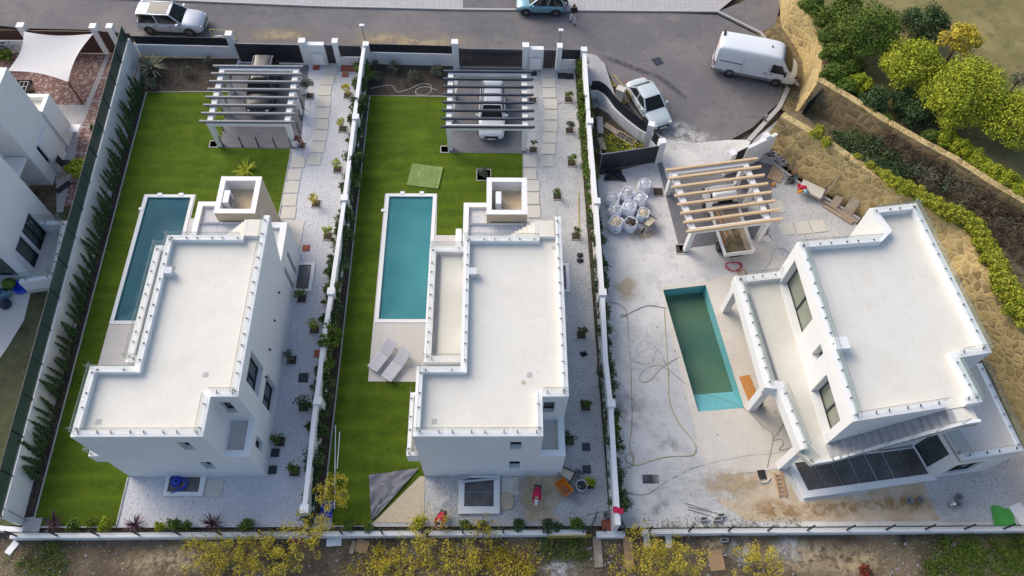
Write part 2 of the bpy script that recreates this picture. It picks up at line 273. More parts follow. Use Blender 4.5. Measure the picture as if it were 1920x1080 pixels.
def single(name,mb,mat,label,cat,group=None,smooth=False,loc=(0,0,0),rz=0):
    o=part(name,mb,mat,None,smooth,(0,0,0)); o.location=loc; o.rotation_euler=(0,0,rz); o['label']=label; o['category']=cat
    if group: o['group']=group
    return o
def struct(name,mb,mat,kind='structure',label=None):
    o=part(name,mb,mat,None,False,(0,0,0)); o['kind']=kind
    if label: o['label']=label
    return o
def dup(o,loc=None,rz=None,scale=None,label=None):
    def cp(o,par):
        c=o.copy(); COL.objects.link(c); c.parent=par
        if par: KIDS.setdefault(par.name,[]).append(c)
        for ch in list(KIDS.get(o.name,[])): cp(ch,c)
        return c
    c=cp(o,None)
    if loc is not None: c.location=loc
    if rz is not None: c.rotation_euler=(c.rotation_euler[0],c.rotation_euler[1],rz)
    if scale is not None: c.scale=scale if isinstance(scale,(tuple,list)) else (scale,)*3
    if label: c['label']=label
    return c
def sheet_mb(outer,holes=(),z=0.0):
    mb=MB(); pls=[[Vector((p[0],p[1],0)) for p in outer]]+[[Vector((p[0],p[1],0)) for p in h] for h in holes]
    flatp=[p for pl in pls for p in pl]; tri=tessellate_polygon(pls); fs=[]
    for t in tri:
        p,q,r=[flatp[i] for i in t]; c=(q-p).cross(r-p).z; fs.append(tuple(t) if c>0 else tuple(t[::-1]))
    return mb.add([(p.x,p.y,z) for p in flatp],fs)
def sheet(name,outer,mat,holes=(),z=0.0,kind='structure'): return struct(name,sheet_mb(outer,holes,z),mat,kind)
def rect(x0,y0,x1,y1): return [(x0,y0),(x1,y0),(x1,y1),(x0,y1)]
def ring(mb,outer,inner,z0,z1):
    n=len(outer)
    for i in range(n):
        j=(i+1)%n; mb.prism([outer[i],outer[j],inner[j],inner[i]],z0,z1)
    return mb
def strip_line(p,w,side):  # offset a polyline to one side
    out=[]
    for i,a in enumerate(p):
        d=Vector(p[min(i+1,len(p)-1)][:2])-Vector(p[max(i-1,0)][:2]); d.normalize(); out.append((a[0]-d.y*w*side,a[1]+d.x*w*side))
    return out
ORD=lambda i:['first','second','third','fourth','fifth','sixth','seventh','eighth','ninth','tenth','eleventh','twelfth','thirteenth','fourteenth','fifteenth','sixteenth','seventeenth','eighteenth','nineteenth','twentieth'][i] if i<20 else str(i+1)+{1:'st',2:'nd',3:'rd'}.get((i+1)%10 if (i+1)//10!=1 else 0,'th')
# =====================================================================  GROUND
OX=-15.2                                   # the two plots on the left are twins, this far apart
pool1=[(-21.98,20.2),(-19.3,20.2),(-19.3,28.87),(-21.98,28.87)]; pool2=[(-6.88,20.32),(-4.17,20.32),(-4.12,29.02),(-6.88,29.02)]
pool3=L([(1309,772),(1395,765),(1323,535),(1243,544)])
well1s=rect(-16.9,10.38,-15.31,11.16); well1e=rect(-11.9,22.3,-11.15,23.95)
well2s=rect(-1.7,9.58,-.19,11.05); well2e=rect(3.32,22.3,4.07,23.95)
well3=[(15.62,11.8),(22.3,12.6),(22.62,11.2),(16.07,10.34)]
HO=[pool1,pool2,pool3,well1s,well1e,well2s,well2e,well3]
sheet('ground',rect(-160,-60,170,170),'earth',[h[::-1] for h in HO],-.22)
# road with the turning head
roadP=L([(-160,-20),(-160,48),(0,48),(44,53),(180,56),(240,66),(330,84),(440,84),(700,92),(980,98),(1096,100),(1128,112),(1148,150),(1172,190),(1216,240),(1252,262),(1300,268),(1370,262),(1410,240),(1455,197),(1470,165),(1463,140),(1452,100),(1425,68),(1345,28),(1200,22),(950,20),(860,18),(600,14),(300,2),(60,-6)],.02)
sheet('road',roadP,'asphalt',(),.02)
bank=L([(1425,68),(1410,55),(1480,20),(1520,90),(1515,150),(1500,215),(1478,215),(1455,197),(1470,165),(1463,140),(1452,100)],.05)
sheet('verge',bank,'weedbank',(),.05)
sheet('driveway',L([(1216,240),(1252,262),(1300,268),(1370,262),(1410,262),(1374,325),(1250,335),(1235,275)],.03),'concrete',(),.032)
def kerb(name,pts,w=.15,h=.12,z=.02):
    a=pts; b=strip_line(pts,w,1); mb=MB()
    for i in range(len(a)-1): mb.prism([a[i],a[i+1],b[i+1],b[i]],z-.05,z+h)
    return struct(name,mb,'kerb')
# far pavement
fk=L([(60,-8),(300,2),(600,14),(865,20),(1100,22),(1345,24)],.02)
kerb('kerb',fk); sheet('pavement',fk+[(30,60),(-45,60)],'footway',(),.12)
sheet('driveway',L([(868,-6),(975,-3),(1000,14),(868,18)],.13),'asphalt',(),.13)
kerb('kerb',L([(1345,24),(1425,64),(1452,98),(1466,140),(1473,165)],.02))
kerb('kerb',L([(1473,165),(1457,200),(1425,235),(1400,262)],.02),.3)
sheet('driveway',L([(1345,22),(1400,0),(1470,-10),(1452,48),(1424,62)],.06),'asphalt',(),.06)
sheet('pavement',L([(1478,210),(1500,222),(1440,290),(1400,300),(1412,262)],.05),'footway',(),.05)
# front pavement corner by plot 3
pv=L([(1100,100),(1118,104),(1134,120),(1143,148),(1152,175),(1170,205),(1180,222),(1160,225),(1105,190)],.12)
struct('pavement',MB().prism(pv,0,.13),'footway')
# ---- plot surfaces
p1=L([(263,110),(695,118),(578,988),(42,990)]); sheet('gravel_bed',p1,'gravel_white',[pool1[::-1],well1s[::-1],well1e[::-1]],0)
p2b=L([(690,118),(1098,126),(1160,986),(572,988)]); sheet('gravel_bed',p2b,'gravel_grey',[pool2[::-1],well2s[::-1],well2e[::-1]],0.0)
soilz=.01
sheet('planting_bed',L([(262,108),(446,110),(430,172),(275,172),(66,968),(46,971),(263,168)],soilz),'soil',(),soilz)
lawn1=L([(275,172),(429,172),(413,277),(545,279),(522,411)],.02)+[(-13,24),(-14,20),(-17,14)]+L([(241,895),(219,986),(72,986),(66,968)],.02)
sheet('lawn',lawn1,'lawn',[pool1[::-1]],.02)
sheet('lawn',L([(694,179),(846,181),(842,286),(980,288),(980,420)],.02)+[(0,20),(-1.5,14)]+L([(797,893),(692,985),(604,985)],.02),'lawn',[pool2[::-1]],.02)
sheet('planting_bed',L([(690,120),(850,124),(845,181),(694,179)],soilz),'soil',(),soilz)
sheet('planting_bed',L([(690,122),(694,179),(604,985),(580,985)],soilz),'soil',(),soilz)
sheet('planting_bed',L([(1078,130),(1098,130),(1162,985),(1142,965)],soilz),'soil',(),soilz)
def edging(pts,z=0,w=.07,h=.05,mat='kerb'):
    a=L(pts,z+h); b=strip_line(a,w,1); mb=MB()
    for i in range(len(a)-1): mb.prism([a[i],a[i+1],b[i+1],b[i]],z,z+h)
    return struct('edging',mb,mat)
edging([(66,968),(275,172),(428,172)]); edging([(604,985),(694,179),(846,181)]); edging([(545,279),(518,425)]); edging([(1142,965),(1078,130)]); edging([(219,986),(241,895)]); edging([(980,288),(980,345)])
deck1=[(-22.2,17.3),(-18.4,17.3),(-18.4,27.3),(-19.0,27.3),(-19.0,29.1),(-22.25,29.1)]
sheet('pool_deck',deck1,'deck',[pool1[::-1]],.04)
deck2=L([(722,363),(820,364),(818,441),(872,441)],.04)+[(-1.8,15)]+L([(782,716),(690,715)],.04)
sheet('pool_deck',deck2,'deck',[pool2[::-1]],.04)
sheet('parking_pad',L([(413,277),(562,278),(579,122),(450,118),(440,125),(428,172)],.03),'grey_pave',(),.03)
sheet('parking_pad',L([(842,286),(986,287),(984,128),(862,126)],.03),'grey_pave',(),.03)
# porch slabs by the east doors
for dx in (0,-OX):
    sheet('porch_slab',[(x+dx,y) for x,y in L([(524,410),(571,414),(563,462),(545,470)],.03)],'deck',(),.03)
sheet('service_slab',L([(46,971),(80,971),(72,1000),(38,1000)],.03),'kerb',(),.03)
# plot 3
p3=L([(1120,330),(1243,300),(1374,325),(1440,270),(1475,335),(1540,372),(1610,425)])+[(25.6,24.3),(26.5,19),(27.3,15),(28.4,12.3)]+L([(1925,985),(1164,990)])
sheet('yard_slab',p3,'concrete',[pool3[::-1],well3[::-1]],0)
sheet('planting_bed',L([(1098,200),(1190,190),(1245,290),(1125,320)],.01),'soil',(),.01)
sheet('parking_pad',L([(1232,305),(1275,470),(1300,463),(1440,445),(1445,395),(1450,310),(1380,290)],.02),'grey_pave',(),.02)
sheet('gravel_bed',L([(1385,300),(1440,285),(1480,335),(1545,372),(1618,430),(1560,470),(1490,500),(1455,505),(1425,440),(1440,350)],.012),'gravel_grey',(),.012)
sheet('pool_deck',L([(1236,537),(1330,527),(1345,520),(1440,500)],.025)+[(17,20),(18,13)]+L([(1470,865),(1466,878),(1325,896)],.025),'deck_rot',[pool3[::-1]],.025)
sheet('porch_slab',L([(1370,475),(1440,440),(1482,500),(1400,545)],.035),'deck_rot',(),.035)
sheet('sand_patch',L([(1466,880),(1325,897),(1330,930),(1400,977),(1762,977),(1725,890),(1620,925),(1500,940)],.012),'sand',(),.012)
sheet('gravel_bed',L([(1730,905),(1890,855),(1925,850),(1925,978),(1765,978)],.02),'gravel_grey',(),.02)
# plot 2 south end patches
sheet('sand_patch',L([(787,893),(797,893),(795,980),(700,980)],.025),'builder_sand',(),.025)
sand=L([(985,893),(1050,893),(1060,925),(1035,960),(1055,975),(985,977),(990,940)],.012); sheet('sand_patch',sand,'builder_sand',(),.012)
# neighbour plot 0
sheet('brick_paving',L([(-60,98),(235,102),(150,387),(108,387),(100,300),(60,150),(-60,150)],.02),'brick_pave',(),.02)
sheet('garden_path',L([(198,103),(206,103),(150,247),(118,398),(106,398),(105,210),(140,205),(158,201)],.03),'footway',(),.03)
sheet('garden_path',L([(105,196),(158,197),(156,212),(112,212)],.034),'footway',(),.034)
for ya,yb in ((145,.5),(189,.5),(237,.5),(286,.5)):
    sheet('garden_path',L([(200-(ya-103)*.37,ya),(228-(ya-103)*.2,ya),(228-(ya-103)*.2,ya+2.2),(200-(ya-103)*.37,ya+2.2)],.036),'footway',(),.036)
sheet('lawn',L([(-120,388),(155,388),(40,985),(-140,985)],.01),'lawn_dull',(),.01)
sheet('terrace_paving',L([(-60,520),(64,523),(45,600),(15,650),(-20,700),(-60,720)],.03),'deck',(),.03)
# ---- pools
def pool(name,label,poly,depth,water,wz,coping=.22,steps=None,cop_mat='coping'):
    global OFF
    cx=sum(p[0] for p in poly)/4; cy=sum(p[1] for p in poly)/4; t=thing(name,label,'swimming pool',(cx,cy,0)); OFF=(cx,cy,0)
    mb=MB(); 
    for i in range(4):
        a,b=poly[i],poly[(i+1)%4]; mb.add([(a[0],a[1],.03),(b[0],b[1],.03),(b[0],b[1],-depth),(a[0],a[1],-depth)],[(0,1,2,3)])
    mb.add([(p[0],p[1],-depth) for p in poly],[(0,1,2,3)]); part('basin',mb,'pool_tile',t)
    out=[]
    for i in range(4):
        p=Vector(poly[i]); e1=(Vector(poly[i])-Vector(poly[i-1])).normalized(); e2=(Vector(poly[(i+1)%4])-p).normalized(); q=p+(e1-e2)*coping; out.append((q.x,q.y))
    if cop_mat: part('coping',ring(MB(),out,[tuple(p) for p in poly],.02,.07),cop_mat,t)
    ins=[(cx+(p[0]-cx)*.999,cy+(p[1]-cy)*.999) for p in poly]
    part('water',sheet_mb(ins,(),wz),water,t)
    # broad steps at the south end
    a,b=Vector(poly[0]),Vector(poly[1]); n=(Vector(poly[3])-a).normalized()
    for k in range(4 if steps is None else steps):
        w=.32; q=[a+n*(k*w),b+n*(k*w),b+n*((k+1)*w),a+n*((k+1)*w)]; zz=wz-.12-k*.24 if steps is None else .0-.18-k*.2
        part('step',MB().prism([tuple(p) for p in q],-depth+.01,max(zz,-depth+.05)),'pool_tile',t)
    OFF=(0,0,0); return t
pool('swimming_pool','deep blue swimming pool with white coping beside the leftmost villa',pool1,1.35,'water_deep',-.06)
pool('swimming_pool','turquoise swimming pool with white coping beside the middle villa',pool2,1.25,'water',-.06)
pool('swimming_pool','half drained swimming pool with green water in the concrete yard',pool3,1.55,'water_green',-.85,.02,6,None)
# skimmer lids
for i,(x,y) in enumerate([(300,365),(340,365),(265,392),(1114-720+1,0)][:3]+[(750+5,362),(791,362),(719,395)]):
    px=W(x,y,.045); single('skimmer_lid',MB().ob((0,0,.03),(.28,.2,.05)),'white_paint',['first skimmer lid on the far coping of the deep blue pool','second skimmer lid on the far coping of the deep blue pool','skimmer lid on the lawn side of the deep blue pool','first skimmer lid on the far coping of the turquoise pool','second skimmer lid on the far coping of the turquoise pool','skimmer lid on the lawn side of the turquoise pool'][i],'lid','skimmer lids round the pools',loc=(px[0],px[1],.05))

_sz=[.036]
def stain(kind,lb,x,y,rx,ry,rz=0,z=0.0):
    c=W2(x,y,z); _sz[0]+=.0011; n=24; mb=MB().add([(0,0,0)]+[(math.cos(6.2832*k/n),math.sin(6.2832*k/n),0) for k in range(n)],[(0,1+k,1+(k+1)%n) for k in range(n)])
    o=struct('ground_stain',mb,'st_'+kind); o.location=(c[0],c[1],z+_sz[0]); o.scale=(rx,ry,1); o.rotation_euler=(0,0,rad(rz)); o['label']=lb
stain('dust','tan dust along the road behind the middle front wall',780,78,5.5,1.3,0); stain('dust','tan dust on the road by the pillar of the leftmost villa',520,66,3.5,.9); stain('dust','tan dust behind the narrow gate',700,72,3,.9); stain('white','cement dust at the yard entrance',1290,262,2.6,1.6,-5); stain('white','cement dust beside the sedan',1262,240,1.4,.9)
stain('track','faint tyre marks curving over the turning head',1180,125,3.2,.35,-28); stain('track','second faint tyre mark on the turning head',1255,160,2.2,.3,-50); stain('dark','dark patch on the road',930,60,2.6,2.2); stain('dark','dark worn strip of road at the top left',480,18,7,1.2)
stain('sand','sand spilled in front of the bulk bags',1205,440,1.3,.55,8); stain('dark','wet patch round the wheelbarrow',1225,430,.9,.7); stain('dark','dark patch of the yard below the hose loop',1175,760,2.4,1.6,-50); stain('dark','dark stain in the middle of the lower yard',1255,832,1.2,.8); stain('white','pale dust on the yard',1200,660,2.6,2.2); stain('white','pale dust on the lower yard',1300,900,3.2,1.5); stain('dark','grey smudge by the near gap',1235,955,1.0,.4,35)  # patch below the hose loop: darker oval, fading at its rim, broken by noise
stain('dust','brownish stain on the yard near the wall',1175,540,1.0,1.3); stain('rust','orange soil by the long light well',1560,955,4,.55,4); stain('rust','heap of orange soil by the low wall',1445,955,1.6,.6); stain('white','pale edge of the sand patch',1345,930,1.8,1.2); stain('rust','orange soil beside the grey gravel',1690,945,2.2,.6); stain('sand','pinkish soil near the deck corner',1370,905,2,.9)
stain('white','pale dust on the rough gravel of the middle villa',830,930,1.0,1.6); stain('sand','sand spread over the gravel by the raking person',1000,930,1.4,1.6); stain('dark','wet dark gravel round the orange tub',1075,925,1.1,.9); stain('dark','dark stain beside the barrel',1085,900,.8,.7)
for x,y,rx,ry,k in ((1500,1045,3.2,1.2,'sand'),(1340,1020,1.1,.7,'sand'),(1480,1030,1.2,.8,'white'),(1050,1065,1.4,.9,'white'),(330,1050,4,1.0,'sand'),(1600,1055,2.5,1,'sand'),(960,1050,2.2,1.2,'rust'),(1390,1035,.9,.9,'white')): stain(k,'pale bare patch in the scrubland' if k!='rust' else 'rusty patch in the scrubland',x,y,rx,ry,5,-.22)
stain('rust','small rusty stain on the roof of the middle villa',979,718,.22,.16,0,6.12-.03)
# =====================================================================  BOUNDARY WALLS, FENCES, GATES
def gwall(label,pts,side,h,th=.22,pillars=(),ph=.12,mat='plaster',base=0):
    """pts: one top edge of the wall; side: which way the thickness goes"""
    global OFF
    t=thing('boundary_wall',label,'wall',(pts[0][0],pts[0][1],0)); OFF=(pts[0][0],pts[0][1],0)
    b=strip_line(pts,th,side); mb=MB()
    for i in range(len(pts)-1): mb.prism([pts[i],pts[i+1],b[i+1],b[i]],base,h)
    part('wall',mb,mat,t)
    for (x,y) in pillars: part('pillar',MB().ob((x,y,(h+ph)/2),(.42,.42,h+ph)),mat,t)
    OFF=(0,0,0); return t
# west wall of the left plot, with green screen fence
A=Vector(W2(262,106)); B=Vector(W2(42,985)); dW=(B-A).normalized(); nW=Vector((dW.y,-dW.x)); 
gwall('long white wall behind the row of cypresses, topped by a green screen fence',[tuple(A),tuple(B)],-1,1.68,.2)
t=thing('screen_fence','dark green screen fence on top of the long white wall by the cypresses','fence',(A.x,A.y,1.68)); OFF=(A.x,A.y,1.68)
Ln=(B-A).length; q=A-Vector((-dW.y,dW.x))*.1
mm=MB(); p=q; e=q+dW*Ln; mm.add([(p.x,p.y,1.7),(e.x,e.y,1.7),(e.x,e.y,2.8),(p.x,p.y,2.8)],[(0,1,2,3)]); part('screen',mm,'mesh_green',t)
for i in range(int(Ln/2)+1):
    c=q+dW*(i*2.0+.3)
    if (c-A).length<Ln: part('post',MB().box(c.x-.03,c.y-.03,1.68,c.x+.03,c.y+.03,2.84),'dark_metal',t)
part('top_rail',MB().bar((p.x,p.y,2.81),(e.x,e.y,2.81),.03),'dark_metal',t); OFF=(0,0,0)
# wall between left and middle plot
w12=L([(680,82),(675,113),(661.7,213),(647,333),(640,387),(616.7,550),(605,620),(583,795),(572,901),(565,958)],1.7)
pl=[W2(x,y,1.7) for x,y in ((686,84),(667,220),(646,372),(621,547),(596,752),(571,955))]
gwall('white garden wall between the two lawns, lined with young shrubs',w12,1,1.7,.24,pl)
w23=L([(1099,90),(1108,230),(1116,320),(1121.7,387),(1134,553),(1140,673),(1150,762),(1157,880),(1164,984)],1.7)
pl=[W2(x,y,1.7) for x,y in ((1095,94),(1106,228),(1119,378),(1130,549),(1146,757))]
gwall('white garden wall between the middle lawn and the concrete yard',w23,-1,1.7,.26,pl)
def slats(mb,a,b,z0,z1,step=.11,w=.05,t=.03):
    a=Vector(a[:2]); b=Vector(b[:2]); n=max(1,int((b-a).length/step)); rz=math.atan2((b-a).y,(b-a).x)
    for i in range(n):
        c=a+(b-a)*((i+.5)/n); mb.ob((c.x,c.y,(z0+z1)/2),(w,t,z1-z0),rz)
    for z in (z0+.04,z1-.04): mb.bar((a.x,a.y,z),(b.x,b.y,z),.02,.05)
    mb.ob(((a.x+b.x)/2,(a.y+b.y)/2,(z0+z1)/2),((b-a).length,.008,z1-z0-.02),rz); return mb
def front(label,lows,pill,fmat='dark_metal',hl=1.0,hf=1.75,hp=2.05,wide=()):
    global OFF
    c=W2(*lows[0][0]); t=thing('front_wall',label,'wall',(c[0],c[1],0)); OFF=(c[0],c[1],0)
    for a,b,*r in lows:
        h0=r[0] if r else hl; a=W2(*a); b=W2(*b); d=(Vector(b)-Vector(a)); rz=math.atan2(d.y,d.x); n=Vector((-d.y,d.x)).normalized()*.1
        part('wall',MB().prism([a,b,(b[0]+n.x*2,b[1]+n.y*2),(a[0]+n.x*2,a[1]+n.y*2)],0,h0),'plaster',t)
        part('fence_panel',slats(MB(),(a[0]+n.x,a[1]+n.y),(b[0]+n.x,b[1]+n.y),h0+.02,hf),fmat,t)
    for (x,y,w) in pill:
        c=W2(x,y); part('pillar',MB().box(c[0]-w/2,c[1]-.02,0,c[0]+w/2,c[1]+.4,hp),'plaster',t); part('pillar_cap',MB().box(c[0]-w/2-.02,c[1]-.04,hp,c[0]+w/2+.02,c[1]+.42,hp+.05),'coping',t)
    for (a,b,h) in wide:
        a=W2(*a); b=W2(*b); part('meter_wall',MB().box(a[0],a[1]-.02,0,b[0],a[1]+.32,h),'plaster',t)
    OFF=(0,0,0); return t
def gate(name,label,a,b,h,mat='dark_metal',slide=True,off=.1,posts=True):
    global OFF
    a=W2(*a); b=W2(*b); t=thing(name,label,'gate',(a[0],a[1],0)); OFF=(a[0],a[1],0)
    d=(Vector(b)-Vector(a)); n=Vector((-d.y,d.x)).normalized()*off; a=(a[0]+n.x,a[1]+n.y); b=(b[0]+n.x,b[1]+n.y); rz=math.atan2(d.y,d.x)
    mb=MB(); k=int(d.length/.14)
    for i in range(k):
        u=(i+.5)/k; mb.ob((a[0]+(b[0]-a[0])*u,a[1]+(b[1]-a[1])*u,h/2+.03),(d.length/k-.012,.035,h-.06),rz)
    part('panel',mb,mat,t); fr=MB(); fr.bar((*a,h),(*b,h),.06,.05); fr.bar((*a,.06),(*b,.06),.06,.05); fr.bar((*a,.04),(*a,h),.05); fr.bar((*b,.04),(*b,h),.05); part('frame',fr,'grey_metal' if mat=='dark_metal' else mat,t)
    if not slide:
        hx=a[0]+(b[0]-a[0])*.88; hy=a[1]+(b[1]-a[1])*.88-.05; part('handle',MB().box(hx-.02,hy-.03,.95,hx+.1,hy,.99),'steel',t)
    OFF=(0,0,0); return t
front('white front wall with dark fence behind the lawn of the leftmost villa',[((266,105),(438,109)),((642,123),(682,124),.75)],[(444,109,.42),(577,122,.42),(637,122.5,.36)],wide=[((583,122),(616,122.5),1.85)])
front('white front wall with dark fence behind the flower bed of the middle villa',[((692,119.5),(849,123.5)),((1051,130),(1088,131),.85)],[(855,124,.42),(984,130,.42),(1046,131,.34)],wide=[((990,130),(1017,130),1.85)])
gate('sliding_gate','black sliding car gate behind the pergola of the leftmost villa',(452,118),(570,120.5),1.7)
gate('sliding_gate','black sliding car gate behind the pergola of the middle villa',(862,127),(979,129),1.7)
gate('pedestrian_gate','narrow black gate at the head of the leftmost stepping stone path',(617,121.5),(631,121.7),1.75,slide=False)
gate('pedestrian_gate','narrow black gate at the head of the middle stepping stone path',(1018,130.5),(1040,130.7),1.75,slide=False)
for lb,(x,y) in zip(('white meter box on the wall beside the leftmost narrow gate','white meter box on the wall beside the middle narrow gate'),((601,124),(1003,132.5))):
    c=W2(x,y); mb=MB().box(-.38,-.1,.25,.38,.04,1.15); single('meter_box',mb,'white_paint',lb,'meter box',loc=(c[0],c[1]-.02,0))
# neighbour front
t=front('white front wall with brown louvre panels and tall pillars by the shade sail',[((-60,98),(62,98)),((234,102),(262,103.5),1.0)],[(70,100,.45),(201,101.5,.4),(231,101.5,.4)],'brown_metal',1.0,1.9,2.35)
gate('sliding_gate','wide brown sliding gate behind the shade sail',(76,100),(197,101.5),1.95,'brown_metal')
gate('pedestrian_gate','narrow brown gate between two white pillars near the green screen',(205,101.5),(227,101.5),1.95,'brown_metal',False)
# bottom (near) wall with glass-like mesh fence
def nearwall(label,pa,pb,h=.35,zb=-.5):
    global OFF
    a=W2(*pa,h); b=W2(*pb,h); t=thing('boundary_wall',label,'wall',(a[0],a[1],0)); OFF=(a[0],a[1],0)
    part('wall',MB().prism([a,b,(b[0],b[1]-.24),(a[0],a[1]-.24)],zb,h),'plaster',t); OFF=(0,0,0)
    t=thing('mesh_fence','green mesh fence with dark posts on the low '+('wall below the two lawns' if 'lawns' in label else 'wall below the yard'),'fence',(a[0],a[1]-.12,h)); OFF=(a[0],a[1]-.12,h)
    Ln=b[0]-a[0]; n=int(Ln/2.0)
    part('screen',MB().add([(a[0],a[1]-.12,h+.02),(b[0],b[1]-.12,h+.02),(b[0],b[1]-.12,h+1.0),(a[0],a[1]-.12,h+1.0)],[(0,1,2,3)]),'mesh_clear',t)
    for i in range(n+1):
        u=min(1,(i*2.0+.3)/Ln); x=a[0]+(b[0]-a[0])*u; y=a[1]+(b[1]-a[1])*u-.12; part('post',MB().box(x-.035,y-.035,h,x+.035,y+.035,h+1.05),'dark_metal',t)
    OFF=(0,0,0)
nearwall('low white wall along the scrubland below the two lawns',(20,1000),(1098,993))
nearwall('low white wall along the scrubland below the concrete yard',(1205,992),(1990,986))
# ---- south-west corner stub
gwall('white wall stub at the near corner of the leftmost lawn',L([(-40,992),(40,998)],.35),1,.35,.24,base=-.5)
# ---- stone retaining walls and raised garden (north-east)
def ruled(name,label,base,top,zb,zt,mat,thick=.45,cap='stone'):
    global OFF
    t=thing(name,label,'wall',(base[0][0],base[0][1],0)); OFF=(base[0][0],base[0][1],0)
    n=len(base); mb=MB(); vs=[(p[0],p[1],zb) for p in base]+[(p[0],p[1],zt) for p in top]
    bk=strip_line(top,thick,1); vs+=[(p[0],p[1],zt) for p in bk]+[(p[0],p[1],zb) for p in bk]
    fs=[]
    for i in range(n-1): fs+=[(i,i+1,n+i+1,n+i),(n+i,n+i+1,2*n+i+1,2*n+i),(2*n+i,2*n+i+1,3*n+i+1,3*n+i)]
    fs+=[(0,n,2*n,3*n),(n-1,4*n-1,3*n-1,2*n-1)]
    part('masonry',mb.add(vs,fs),mat,t); cp=MB()
    for i in range(n-1): cp.prism([top[i],top[i+1],bk[i+1],bk[i]],zt+.001,zt+.05)
    part('cap',cp,cap,t); OFF=(0,0,0); return t
def resamp(ps,n):
    d=[0]
    for i in range(1,len(ps)): d.append(d[-1]+math.dist(ps[i],ps[i-1]))
    out=[]
    for k in range(n):
        s_=d[-1]*k/(n-1); i=max(j for j in range(len(d)) if d[j]<=s_+1e-9); i=min(i,len(ps)-2); u=(s_-d[i])/max(d[i+1]-d[i],1e-6); out.append((ps[i][0]+(ps[i+1][0]-ps[i][0])*u,ps[i][1]+(ps[i+1][1]-ps[i][1])*u))
    return out
rb=[(21.3,52),(21.16,46.84),(20.75,44.6),(21.28,43.09),(21.73,41.33),(21.55,39.62),(20.9,37.9),(20.3,36.3),(20.0,35.6)][::-1]
rt=[(21.6,52),(21.3,46.8),(20.95,44.3),(21.4,42.9),(21.85,41.2),(21.7,39.5),(21.25,37.6),(20.8,36.4),(20.66,35.95)][::-1]
ruled('stone_retaining_wall','tall curved ochre stone wall behind the parked van',resamp(rb,16)[::-1],resamp(rt,16)[::-1],0,3.2,'stone')
wt=L([(1463,219),(1533,260),(1616,316),(1662,347),(1717,375),(1775,410),(1812,437),(1858,533),(1885,570),(1925,640)],3.2)+[(28.6,14),(29,9),(29.2,5)]
wb=L([(1430,268),(1437,276),(1475,316),(1513,343),(1548,366),(1604,396)])+[(23.6,26.4),(25.2,24.4),(26.0,22.8),(26.9,20.2),(27.4,18.6),(27.8,16.8),(28.3,12.4),(28.7,8.6),(28.9,5)]
ruled('stone_retaining_wall','long ochre stone wall rising behind the rightmost villa, planks leaning on it',resamp(wb,20),resamp(wt,20),0,3.2,'stone')
gt=L([(1533,153),(1573,177),(1627,207),(1657,230),(1703,257),(1753,283),(1803,310),(1840,337),(1880,360),(1920,385)],3.9)+[(33.5,24.4),(38,20),(42,12),(44,0)]
gb=[(p[0]-.35,p[1]-.9) for p in gt]
ruled('stone_retaining_wall','upper stone wall between the dry brush terrace and the orchard',resamp(gb,20),resamp(gt,20),2.2,3.9,'stone_dark')
# terrace between the two walls, and the garden above
wt2=strip_line(resamp(wt,20),.45,1); gb2=resamp(gb,20)
mb=MB(); n=20
def tz(u,v): return 3.0-.0*u+.15*math.sin(u*23+v*5)
vs=[]; K=5
for i in range(n):
    for k in range(K+1):
        v=k/K; vs.append((wt2[i][0]*(1-v)+gb2[i][0]*v,wt2[i][1]*(1-v)+gb2[i][1]*v,3.05-.7*v+.12*math.sin(i*1.7+k)))
mb.add(vs,[(i*(K+1)+k,(i+1)*(K+1)+k,(i+1)*(K+1)+k+1,i*(K+1)+k+1)[::-1] for i in range(n-1) for k in range(K)]); struct('brush_terrace',mb,'weedbank')
garden=[(21.9,51.9)]+strip_line(resamp(rt,16),.3,-1)[::-1]+strip_line(resamp(gt,20),.35,1)+[(60,-5),(120,-5),(120,120),(21.9,120)]
sheet('garden_ground',garden,'meadow',(),3.2)
struct('garden_path',MB().prism(strip_line(gt,.4,1)+strip_line(gt,.75,1)[::-1],3.15,3.24),'kerb')
# gate opening at the head of the brush terrace
a=W2(1500,222,2.2); b=W2(1535,190,2.2); t=thing('terrace_door','black metal door at the head of the brush terrace','door',(a[0],a[1],0)); OFF=(a[0],a[1],0)
part('panel',MB().prism([a,b,(b[0]+.06,b[1]+.06),(a[0]+.06,a[1]+.06)],2.0,3.7),'black',t); fr=MB(); fr.bar((*a,3.7),(*b,3.7),.08); fr.bar((*a,2.0),(*a,3.7),.08); part('frame',fr,'dark_metal',t); OFF=(0,0,0)
# plot 3 street side: curved front wall
cp3=L([(1105,190),(1120,190),(1132,200),(1147,222),(1170,243),(1197,264),(1215,272)])
t=thing('front_wall','curved white front wall with dark slat fence beside the parked sedan','wall',(*cp3[0],0)); OFF=(*cp3[0],0)
cc=resamp(cp3,14); bb=strip_line(cc,.2,1); mb=MB(); 
for i in range(13): mb.prism([cc[i],cc[i+1],bb[i+1],bb[i]],0,.95)
part('wall',mb,'plaster',t); c1=strip_line(cc,.1,1); mb=MB()
for i in range(13): slats(mb,c1[i],c1[i+1],.97,1.85,.1)
part('fence_panel',mb,'dark_metal',t)
c=W2(1209,274); part('pillar',MB().ob((c[0]+.1,c[1]+.1,1.05),(.42,.42,2.1),rad(-20)),'plaster',t)
c=W2(1232,301); part('pillar',MB().ob((c[0],c[1],1.0),(.42,.42,2.0),rad(8)),'plaster',t)
a=W2(1215,280); b=W2(1228,296); part('wall',MB().prism([a,b,(b[0]+.2,b[1]+.1),(a[0]+.2,a[1]+.1)],0,.9),'plaster',t); part('fence_panel',slats(MB(),(a[0]+.1,a[1]),(b[0]+.1,b[1]),.92,1.8),'dark_metal',t); OFF=(0,0,0)
